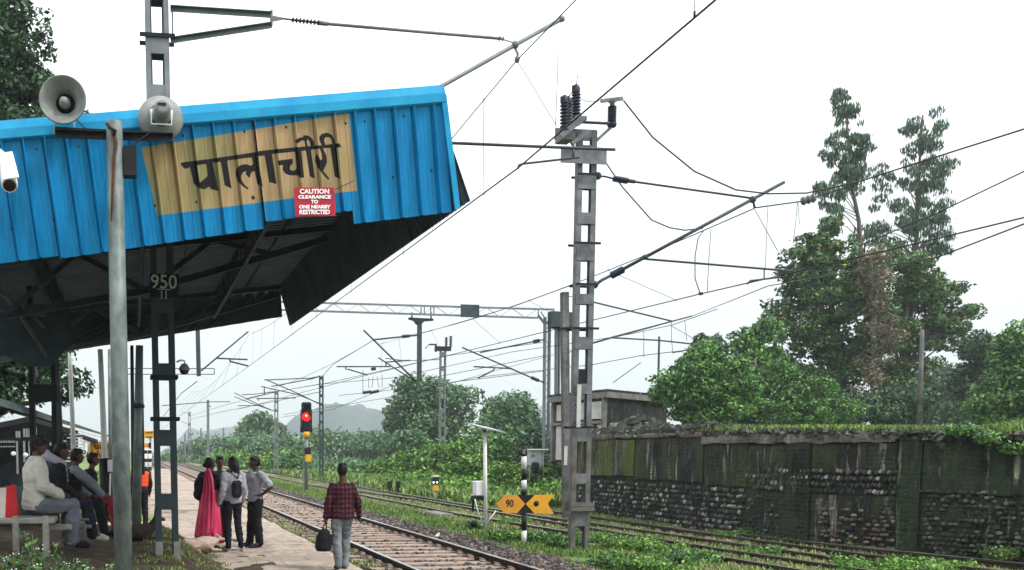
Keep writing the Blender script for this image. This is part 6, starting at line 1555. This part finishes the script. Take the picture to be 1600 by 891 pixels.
# bench slab and metal chair
bn = thing('bench', 'weathered concrete slab bench at the left edge under the cream jersey person', 'bench', gy(20, 870, 11.5))
def Bx(px, py, y=11.4): return gy(px, py, y)
b = MB(); b.bbox((Bx(-20, 815).x, 11.55, Bx(0, 814).z), (1.5, .5, .07), .015); b.build('seat', M['bench'], bn)
b = MB(); b.bbox((Bx(-10, 826).x + .1, 11.7, Bx(0, 828).z), (1.5, .06, .07), .01); b.build('rail', M['bench'], bn)
for px, yy in ((25, 11.33), (72, 11.33), (25, 11.8), (72, 11.8)):
    b = MB(); b.bbox((Bx(px, 840, yy).x, yy, .72), (.07, .07, .5), .01); b.build('leg', M['bench'], bn)
b = MB(); b.bbox((Bx(-12, 790).x, 11.98, Bx(0, 790, 12).z), (1.3, .05, .45), .01); b.build('backrest', M['shed_roof'], bn)
ch = thing('metal_chair', 'row of steel chairs with a curved tube armrest under the second seated person', 'chair', gy(118, 858, 12.3))
b = MB(); b.tube([gy(92, 801, 12.2), gy(108, 800, 12.2), gy(120, 803, 12.2), gy(129, 812, 12.2), gy(133, 822, 12.2), gy(132, 858, 12.2)], .013, 8); b.tube([gy(126, 812, 12.2), gy(139, 812, 12.2)], .016, 8); b.build('armrest', M['galv'], ch)
b = MB(); b.bbox(gy(112, 822, 12.6), (.5, .5, .03), .01); b.build('seat', M['galv'], ch)
for a, c in (((112, 822), (100, 856)), ((118, 822), (126, 858)), ((98, 822), (112, 857)), ((132, 822), (132, 858))):
    b = MB(); b.tube([gy(*a, 12.25), gy(*c, 12.25)], .011, 6); b.build('leg', M['galv'], ch)
bg_ = thing('shopping_bag', 'white shopping bag with a red side standing on the bench at the left edge', 'bag', gy(12, 811, 11.5))
b = MB(); q = [gy(-6, 811, 11.4), gy(20, 811, 11.4), gy(17, 762, 11.42), gy(-8, 764, 11.42)]; b.prism(q, (0, .16, 0)); b.build('bag_body', M['bag_white'], bg_)
b = MB(); q = [gy(8, 810, 11.395), gy(28, 808, 11.395), gy(22, 758, 11.415), gy(10, 760, 11.415)]; b.prism(q, (0, .17, 0)); b.build('red_side', M['bag_red'], bg_)
b = MB(); b.tube([gy(2, 761, 11.45), gy(5, 752, 11.45), gy(10, 750, 11.45), gy(15, 760, 11.45)], .008, 6); b.build('handle', M['black_cloth'], bg_)

# ================================================================ TREES AND PLANTS
def pe(lst, Z, depth=None): return [px_ell(*q, Z, depth) for q in lst]
def tree_px(name, label, Z, base, top, r0, ells, nsub, rs, nleaf, size, lm, dz=None, **kw):
    B = gd(*base, Z); T = gd(*top, Z); return tree(name, label, (B.x, B.y, B.z), T, r0, pe(ells, Z, dz), nsub, rs, nleaf, size, lm, **kw)
tree_px('broad_tree', 'large dark green tree at the left edge, rising behind the blue canopy', 26, (-60, 730), (-10, 60), .35,
        [(-60, 70, 120, 110), (30, 150, 70, 52), (0, 40, 28, 50), (60, 120, 30, 40), (100, 190, 28, 22), (-20, 300, 160, 140), (0, 560, 120, 50), (20, 600, 90, 40), (112, 610, 24, 22)], 420, .42, 60000, .085, 'leaf_dark', nb=24, droop=.15)
tree_px('slender_eucalyptus', 'tallest slender eucalyptus, the left one of the two spires over the leafy tree', 60, (1372, 668), (1320, 150), .22,
        [(1320, 163, 20, 24), (1322, 200, 26, 32), (1342, 230, 19, 30), (1310, 238, 24, 28), (1302, 290, 27, 40), (1332, 280, 26, 34), (1300, 338, 24, 28)], 115, .33, 8600, .14, 'leaf_euca', droop=.75, aspect=.24, nb=26, shell=.3, lo=.86, hi=.96, r1=.22)
tree_px('slender_eucalyptus', 'right eucalyptus spire with a broader feathery crown', 62, (1410, 668), (1442, 180), .24,
        [(1445, 190, 22, 20), (1437, 215, 38, 26), (1425, 255, 32, 42), (1458, 270, 28, 52), (1440, 320, 42, 60), (1372, 265, 18, 28), (1380, 300, 20, 34), (1405, 370, 46, 46), (1360, 370, 26, 30), (1460, 380, 24, 42)], 200, .35, 15000, .14, 'leaf_euca', droop=.75, aspect=.22, nb=34, shell=.2, lo=.84, hi=.95, r1=.22)
tree_px('leafy_tree', 'big leafy tree with yellowing patches below the left spire', 52, (1318, 668), (1290, 380), .3,
        [(1285, 375, 34, 34), (1262, 420, 42, 44), (1310, 430, 48, 46), (1350, 430, 30, 34), (1265, 490, 66, 58), (1330, 520, 60, 76), (1250, 560, 50, 48), (1290, 600, 60, 50)], 320, .48, 34000, .12, 'leaf_yellowing', nb=30, shell=.45)
tree_px('dry_tree', 'thin brownish half dry tree with a pale trunk in the middle of the leafy clump', 50, (1366, 668), (1362, 390), .14,
        [(1358, 405, 22, 24), (1365, 450, 24, 44), (1372, 520, 30, 46), (1362, 580, 28, 36)], 90, .4, 6500, .085, 'leaf_dry', barkm='bark_pale', nb=22, shell=.2)
tree_px('leafy_tree', 'dark spreading tree with branches reaching right below the broad spire', 56, (1408, 668), (1420, 420), .3,
        [(1405, 420, 44, 42), (1440, 440, 34, 36), (1430, 500, 50, 54), (1480, 470, 26, 26), (1470, 520, 36, 22), (1500, 488, 20, 18), (1400, 560, 56, 60), (1455, 440, 24, 22)], 270, .46, 28000, .115, 'leaf_yellowing', nb=34, shell=.35)
tree_px('broad_bush', 'bright green rounded bushy tree right of the old building', 42, (1190, 668), (1180, 560), .16,
        [(1130, 590, 30, 26), (1172, 602, 40, 30), (1215, 588, 26, 22), (1255, 612, 40, 26), (1190, 636, 90, 34), (1290, 642, 50, 26), (1120, 640, 50, 30)], 300, .32, 36000, .075, 'leaf_mid', nb=10)
tree_px('broad_bush', 'dark green bush spilling over the roof corner of the old building', 38, (1070, 668), (1080, 580), .14,
        [(1082, 600, 44, 36), (1112, 575, 46, 34), (1082, 635, 40, 30), (1120, 620, 60, 40), (1045, 610, 20, 20)], 200, .4, 26000, .085, 'leaf_mid', nb=10)
tree_px('young_tree', 'small young tree top above the bushes, nearest to the roof edge', 47, (1110, 640), (1110, 530), .08, [(1110, 540, 18, 20), (1108, 560, 24, 20)], 26, .42, 2400, .13, 'leaf_dark', nb=8)
tree_px('young_tree', 'group of upright young shoots left of the big leafy tree', 49, (1175, 640), (1175, 525), .09, [(1155, 530, 16, 22), (1175, 530, 20, 22), (1200, 535, 22, 34), (1180, 565, 40, 26)], 60, .42, 6000, .12, 'leaf_mid', nb=12, droop=.3)
tree_px('background_bush', 'dark thicket under the tall trees behind the turf edge', 48, (1330, 668), (1330, 600), .12, [(1250, 645, 60, 26), (1330, 640, 70, 30), (1410, 640, 50, 34)], 170, .5, 18000, .1, 'leaf_dark', nb=8)
tree_px('distant_tree', 'dark bluish rounded tree beyond the concrete pole on the ramp', 95, (1462, 668), (1465, 590), .3, [(1465, 592, 32, 20), (1455, 612, 36, 22), (1480, 605, 20, 22)], 90, 1.0, 9000, .22, 'leaf_dark', nb=6)
tree_px('background_bush', 'greyish green bush low between the leaning posts and the pole', 60, (1455, 668), (1450, 620), .1, [(1440, 640, 26, 24), (1500, 645, 40, 20)], 60, .5, 7000, .11, 'leaf_far', nb=4)
tree_px('round_tree', 'tree with round dark leaf clumps left of the right edge trees', 60, (1545, 668), (1540, 530), .2, [(1530, 545, 22, 22), (1555, 545, 16, 18), (1520, 590, 20, 20), (1545, 580, 28, 26), (1535, 625, 40, 40)], 110, .6, 14000, .13, 'leaf_dark', nb=12)
tree_px('leafy_tree', 'bright leafy tree filling the right edge above the grassy bank', 42, (1610, 668), (1600, 530), .25, [(1600, 540, 40, 26), (1585, 580, 30, 30), (1620, 590, 60, 50), (1570, 630, 46, 34), (1640, 640, 60, 50)], 240, .5, 30000, .1, 'leaf_mid', nb=12)
# midground
tree_px('spreading_tree', 'dark spreading tree with gaps in its crown, behind the mast with insulators', 95, (675, 722), (672, 610), .55,
        [(660, 606, 40, 14), (640, 622, 26, 16), (700, 622, 38, 16), (730, 640, 20, 12), (625, 655, 26, 20), (680, 665, 55, 26), (640, 690, 45, 20), (665, 628, 40, 14)], 150, 1.05, 17000, .22, 'leaf_far', nb=22, shell=.3)
tree_px('round_tree', 'rounded green tree between the spreading tree and the gantry legs', 85, (798, 725), (798, 640), .4,
        [(798, 640, 28, 22), (780, 665, 28, 26), (815, 665, 26, 26), (800, 690, 40, 28)], 200, .9, 20000, .2, 'leaf_far', nb=14)
tree_px('distant_tree', 'small tree top above the far bushes between two masts', 150, (402, 705), (402, 660), .5, [(402, 664, 17, 11), (392, 676, 16, 10), (416, 678, 18, 12), (404, 690, 30, 12)], 110, 1.5, 9000, .4, 'leaf_far', nb=10)
hedge = [ # px, py(top centre), rx, ry, Z, mat, label
 (330, 700, 34, 12, 170, 'leaf_far', 'low far bushes at the foot of the hazy hills'),
 (385, 700, 34, 16, 140, 'leaf_far', 'far bushes under the small tree top'),
 (365, 724, 40, 11, 120, 'leaf_bright', 'bushes above the heads of the standing group'),
 (440, 700, 40, 16, 120, 'leaf_far', 'bushes left of the red signal'),
 (415, 727, 30, 11, 95, 'leaf_bright', 'pale bushes behind the head of the hand on hip person'),
 (455, 724, 22, 16, 85, 'leaf_mid', 'rounded bush just left of the signal post'),
 (500, 690, 22, 14, 150, 'leaf_far', 'far bush behind the mast beside the signal'),
 (545, 692, 34, 12, 160, 'leaf_far', 'far bushes at the foot of the hill'),
 (590, 694, 30, 12, 150, 'leaf_far', 'far bushes left of the spreading tree'),
 (566, 742, 20, 9, 78, 'leaf_mid', 'low bush behind the head of the walking person'),
 (525, 746, 13, 6, 75, 'leaf_mid', 'small bush between the signal and the walking person'),
 (606, 734, 20, 12, 76, 'leaf_bright', 'bush right of the walking person, lighter on top'),
 (640, 728, 30, 19, 70, 'leaf_bright', 'bush under the spreading tree, left part'),
 (690, 720, 34, 22, 68, 'leaf_bright', 'bush around the foot of the mast with insulators'),
 (640, 694, 26, 16, 90, 'leaf_far', 'dark bush below the crown of the spreading tree'),
 (740, 704, 34, 26, 62, 'leaf_bright', 'thicket behind the top of the solar post'),
 (735, 735, 30, 18, 54, 'leaf_bright', 'bright bush behind the white cabinet'),
 (785, 708, 34, 30, 58, 'leaf_mid', 'thicket below the rounded tree'),
 (790, 745, 30, 22, 46, 'leaf_bright', 'bright bush behind the yellow arrow board'),
 (840, 700, 26, 34, 55, 'leaf_dark', 'dark thicket behind the relay cabinet'),
 (845, 745, 30, 24, 46, 'leaf_mid', 'bush at the foot of the relay cabinet'),
 (885, 715, 26, 40, 50, 'leaf_dark', 'dark thicket between the gantry legs and the ramp wall')]
for (px, py, rx, ry, Z, lm, lb) in hedge:
    tree_px('bush', lb, Z, (px, py + ry + 8), (px, py - ry * .4), .08, [(px, py, rx, ry), (px - rx * .5, py + ry * .5, rx * .6, ry * .8), (px + rx * .5, py + ry * .6, rx * .6, ry * .8)], int(60 + rx * 1.8), .0125 * Z * .9, 5200, .0021 * Z + .02, lm, nb=5, cat='bush', group='bushes beyond the sidings')
# field scrub mass
sub = []
for _ in range(430):
    px = random.uniform(270, 930)
    if 470 < px < 610 and random.random() < .85: continue
    Z = 46 + (abs(930 - px) / 660) ** 1.3 * 110 + random.uniform(0, 50); p = gd(px, 730, Z); s = Z * .012 * random.uniform(.5, 1.2); sub.append((p.x, p.y, -.4 + s * .25, s * 1.3, s, s * .7))
for _ in range(260):
    px = random.uniform(620, 930); Z = random.uniform(38, 60); p = gd(px, 730, Z); 
    if p.x < 13.2: continue
    s = random.uniform(.3, .9); sub.append((p.x, p.y, -.3 + s * .3, s * 1.2, s, s * .8))
P, U, Wv = leaf_cloud([q for q in sub if q[1] > 60], 34000, .26)
tag(link('scrub', quads_mesh('scrub', P, U, Wv), M['leaf_far']), kind='stuff')
P, U, Wv = leaf_cloud([q for q in sub if q[1] <= 60], 36000, .11)
tag(link('undergrowth', quads_mesh('undergrowth', P, U, Wv), M['leaf_bright']), kind='stuff')
# far woods along the field edge
sub = []
for _ in range(420):
    px = random.uniform(265, 1000); Z = random.uniform(200, 330); p = gd(px, 720, Z); s = random.uniform(2, 4.2) * (1 if px > 420 else .55); sub.append((p.x, p.y, -.6 + s * .6, s * 1.2, s, s * .8))
P, U, Wv = leaf_cloud(sub, 42000, .6); tag(link('far_wood', quads_mesh('far_wood', P, U, Wv), M['leaf_far']), kind='stuff')
# grass
def gz_ok(x, y): return ground_z(x, y) - .02
pts = in_region(60000, 6.9, 9.3, 10, 60, lambda a, b: max(ground_z(a, b), bal_z(a, b)) - .02, ns=.5, th=-.4, power=1.6)
grass_patch('verge_grass', pts, .1, 'grass', .012, .5)
pts = in_region(70000, 8.2, 12.9, 11, 70, lambda a, b: -.12, ns=.55, th=-.25, power=1.6)
grass_patch('siding_grass', pts, .09, 'grass_dry', .009, .6)
pts = in_region(26000, 8.2, 12.9, 12, 60, lambda a, b: -.12, ns=.9, th=.14, power=1.5)
grass_patch('siding_weeds', pts, .1, 'grass', .012, .6)
pts = in_region(30000, 11, 26, 30, 90, lambda a, b: ground_z(a, b), ns=.3, th=-.4, power=1.3)
grass_patch('bank_weeds', pts, .4, 'grass', .05, .7)
pts = in_region(9000, 3.28, 3.95, 12, 60, lambda a, b: -.16, ns=.9, th=.0, power=1.6)
grass_patch('track_side_grass', pts, .1, 'grass_dry', .009, .6)
pts = in_region(26000, -8, .3, 24, 75, lambda a, b: -.02, ns=.4, th=-.3, power=1.3)
grass_patch('lawn_grass', pts, .3, 'grass', .03, .6)
pts = [(random.gauss(.75, .45), random.uniform(10.5, 17), 0) for _ in range(7000)]
pts = [(x, y, max(mound_z(x, y), 0) - .01) for x, y, _ in pts if noise.noise(Vector((x * 1.5, y * 1.5, 0))) > .12]
grass_patch('moss_grass', pts, .05, 'grass_dry', .008, .7)
# weed clumps: leafy plants
def plant(label, pos, h, spread, nst, nleaf, size, lm, group=None, flowers=0, name='weed_plant'):
    root = thing(name, label, 'plant', pos, group); b = MB(); cl = []; tips = []
    for i in range(nst):
        a = random.uniform(0, 6.28); r_ = spread * random.uniform(.2, 1); q = Vector(pos) + Vector((math.cos(a) * r_ * .3, math.sin(a) * r_ * .3, -.02)); t = Vector(pos) + Vector((math.cos(a) * r_, math.sin(a) * r_, h * random.uniform(.5, 1)))
        m_ = q.lerp(t, .5) + Vector((0, 0, h * .12)); b.tube([q, m_, t], [.008, .006, .003], 4)
        for f_ in (.35, .55, .75, .95): c = q.lerp(t, f_); cl.append((c.x, c.y, c.z, .07 + spread * .12, .07 + spread * .12, .05 + h * .08))
        tips.append(t)
    b.build('stem', M['bark'], root); P, U, Wv = leaf_cloud(cl, nleaf, size, .1, .5, .0); link('leaves', quads_mesh('leaves', P, U, Wv), M[lm], root)
    if flowers:
        f_ = MB()
        for t in tips[:flowers]:
            for _ in range(4): q = t + Vector((random.gauss(0, .025), random.gauss(0, .025), random.gauss(.01, .012))); f_.ell(q, (.0075, .0075, .006), 5, 4)
        f_.build('blossom_cluster', M['white_plastic'], root)
    return root
for i, (px, py, y, h_, sp_, lb) in enumerate((
    (15, 905, 9.2, .28, .35, 'leafy weed in the bottom left corner'), (62, 905, 9.0, .45, .3, 'tallest flowering weed in front of the bench, white blossoms'), (100, 906, 9.3, .3, .32, 'flowering weed left of the thick foreground pole'),
    (140, 908, 9.4, .2, .3, 'low weed between bench and thick pole'), (165, 906, 9.0, .26, .22, 'low flowering weed touching the thick pole on its left'), (222, 906, 9.1, .26, .22, 'small flowering weed just right of the thick pole'), (40, 912, 8.6, .25, .4, 'lowest weed clump along the bottom left edge'))):
    p = gy(px, py, y); plant(lb, (p.x, p.y, mound_z(p.x, p.y)), h_ * (1.15 if h_ > .4 else .85), sp_, 6, 240, .026, 'leaf_mid', 'weeds at the foot of the mound', flowers=3)
for i, (px, py, h_, sp_, lb, lm) in enumerate((
    (788, 842, .35, .5, 'leafy plant beside the banded post, left', 'leaf_bright'), (806, 822, .3, .4, 'leafy plant behind the solar post', 'leaf_bright'), (852, 848, .35, .5, 'green clump between the banded post and the tall mast', 'leaf_mid'), (878, 855, .3, .4, 'small clump left of the tall mast foot', 'leaf_mid'),
    (938, 850, .35, .5, 'green clump right of the tall mast foot', 'leaf_bright'), (980, 858, .42, .6, 'second green clump right of the tall mast', 'leaf_bright'), (1030, 868, .42, .6, 'dense green clump between the ballast and the siding', 'leaf_bright'), (1080, 880, .36, .6, 'green clump close to the bottom edge left of the sidings', 'leaf_mid'), (960, 885, .3, .5, 'low clump on the ballast shoulder near the bottom edge', 'leaf_mid'), (1020, 895, .36, .6, 'bottom edge clump below the dense one', 'leaf_bright'),
    (1400, 897, .45, .9, 'bright grassy bush at the bottom edge in front of the wall', 'leaf_bright'), (1470, 893, .32, .6, 'right half of the bright bush at the bottom edge', 'leaf_bright'), (1345, 896, .3, .5, 'left half of the bright bush at the bottom edge', 'leaf_bright'),
    (1180, 838, .3, .35, 'small sapling against the cobbles of the ramp wall', 'leaf_mid'), (1480, 862, .4, .35, 'wiry weed at the wall foot toward the right edge', 'weed'), (1560, 872, .35, .35, 'wiry weed at the wall foot near the right edge', 'weed'), (1330, 852, .25, .3, 'little weed at the wall foot in the middle', 'weed'), (745, 826, .3, .3, 'weed at the foot of the solar post', 'leaf_mid'),
    (1195, 868, .3, .35, 'sprawling weed growing between the siding rails', 'leaf_mid'), (1130, 842, .25, .4, 'weed at the wall foot under the cobbles', 'leaf_mid'))):
    p = gz(px, py, -.12); plant(lb, (p.x, p.y, -.14), h_ * .62, sp_, 26, int(1500 * (1 + sp_)), .032, lm, 'weeds along the sidings')
for (px, py, lb) in ((1585, 700, 'leafy trailing plant hanging over the wall top at the right edge'), (1545, 685, 'low bush on the grassy bank'), (1500, 672, 'small bush at the start of the grassy bank')):
    p, n_ = wall_pt(px, 0, .1); q = gy(px, py, p.y); plant(lb, (q.x, q.y, q.z - .08), .16, .3, 20, 1500, .035, 'leaf_mid', 'plants on the grassy bank')
# poles on the ramp
root = thing('wooden_pole', 'grey utility pole standing on the ramp turf under the tall trees', 'pole', gy(1437, 664, 34))
b = MB(); b.tube([gy(1436, 668, 34), gy(1441, 515, 34)], [.1, .065], 10); b.build('shaft', M['pole_concrete'], root); b = MB(); b.bar(gy(1443, 518, 34), gy(1443, 545, 34), .06, .06); b.build('insulator_bracket', M['mast_dark'], root)
for i, (x0, y0, x1, y1) in enumerate(((1450, 660, 1466, 632), (1469, 661, 1481, 634))):
    root = thing('leaning_post', 'short black %s leaning post on the ramp turf' % ('left' if i == 0 else 'right'), 'post', gy(x0, y0, 30), 'leaning posts'); b = MB(); b.bar(gy(x0, y0 + 3, 30), gy(x1, y1, 30), .09, .09); b.build('shaft', M['steel_black'], root)
root = thing('thin_pole', 'thin dark pole sticking up behind the flat roof corner', 'pole', gy(1029, 610, 46)); b = MB(); b.tube([gy(1028, 625, 46), gy(1030, 526, 46)], .06, 6); b.build('shaft', M['mast_dark'], root)
root = thing('roof_rod', 'thin slanting rod rising from the flat roof', 'rod', gy(960, 598, 43)); b = MB(); b.tube([gy(958, 598, 43), gy(1001, 567, 43)], .02, 5); b.build('rod', M['wire'], root)
for k, dy in enumerate((0, 8, 14, 20)):
    wire('faint service line from the utility pole to the right, number %s from the top' % ('one', 'two', 'three', 'four')[k], [(1443, 518 + dy, 34), (1515, 531 + dy * 1.3, 40)], .007, group='service lines')

# ================================================================ HILLS AND AIR
def hill(label, prof, Z, depth, seed):
    xs_ = np.linspace(prof[0][0], prof[-1][0], 90); V = []; nd = 18
    for px in xs_:
        py = np.interp(px, [q[0] for q in prof], [q[1] for q in prof]); top = gd(px, py, Z).z
        for j in range(nd + 1):
            t = j / nd; zz = Z - depth + 2 * depth * t; p = gd(px, 700, zz); hgt = (top + 8) * math.sin(math.pi * t) ** .8 * (1 + .035 * fbm(px * .08, t * 6 + seed, 1, 4)) - 8; V.append((p.x, p.y, hgt + 1.5 * fbm(px * .4, t * 20 + seed, 1, 2)))
    k = nd + 1; me = np_mesh('hill', V, [(i * k + j, (i + 1) * k + j, (i + 1) * k + j + 1, i * k + j + 1) for i in range(len(xs_) - 1) for j in range(nd)], True)
    tag(link('hill', me, M['hill']), kind='structure')
hill('a', [(415, 704), (438, 676), (455, 656), (475, 645), (500, 637), (522, 629), (545, 634), (560, 631), (580, 640), (610, 645), (640, 660), (690, 678), (760, 700)], 900, 190, 1)
hill('b', [(250, 708), (275, 690), (296, 668), (315, 674), (335, 672), (352, 668), (362, 667), (385, 672), (410, 680), (450, 700)], 1400, 220, 5)
hill('c', [(780, 706), (815, 660), (845, 634), (880, 636), (930, 650), (1010, 690)], 1200, 200, 9)
hill('d', [(1380, 700), (1430, 630), (1480, 600), (1520, 590), (1580, 610), (1660, 640), (1760, 690)], 1100, 200, 13)
b = MB(); Xa, Xb, Ya, Yb, Za, Zb = -700, 1700, -60, 1750, -2.5, 95
b.box(((Xa + Xb) / 2, (Ya + Yb) / 2, (Za + Zb) / 2), (Xb - Xa, Yb - Ya, Zb - Za))
m = bpy.data.materials.new('haze_air'); m.use_nodes = True; n = m.node_tree; n.nodes.clear(); o_ = n.nodes.new('ShaderNodeOutputMaterial'); pv = n.nodes.new('ShaderNodeVolumePrincipled')
pv.inputs['Color'].default_value = (.86, .93, .95, 1); pv.inputs['Density'].default_value = .0006; pv.inputs['Anisotropy'].default_value = .3
n.links.new(pv.outputs[0], o_.inputs['Volume'])
HZ = b.build('haze', m); tag(HZ, kind='stuff')
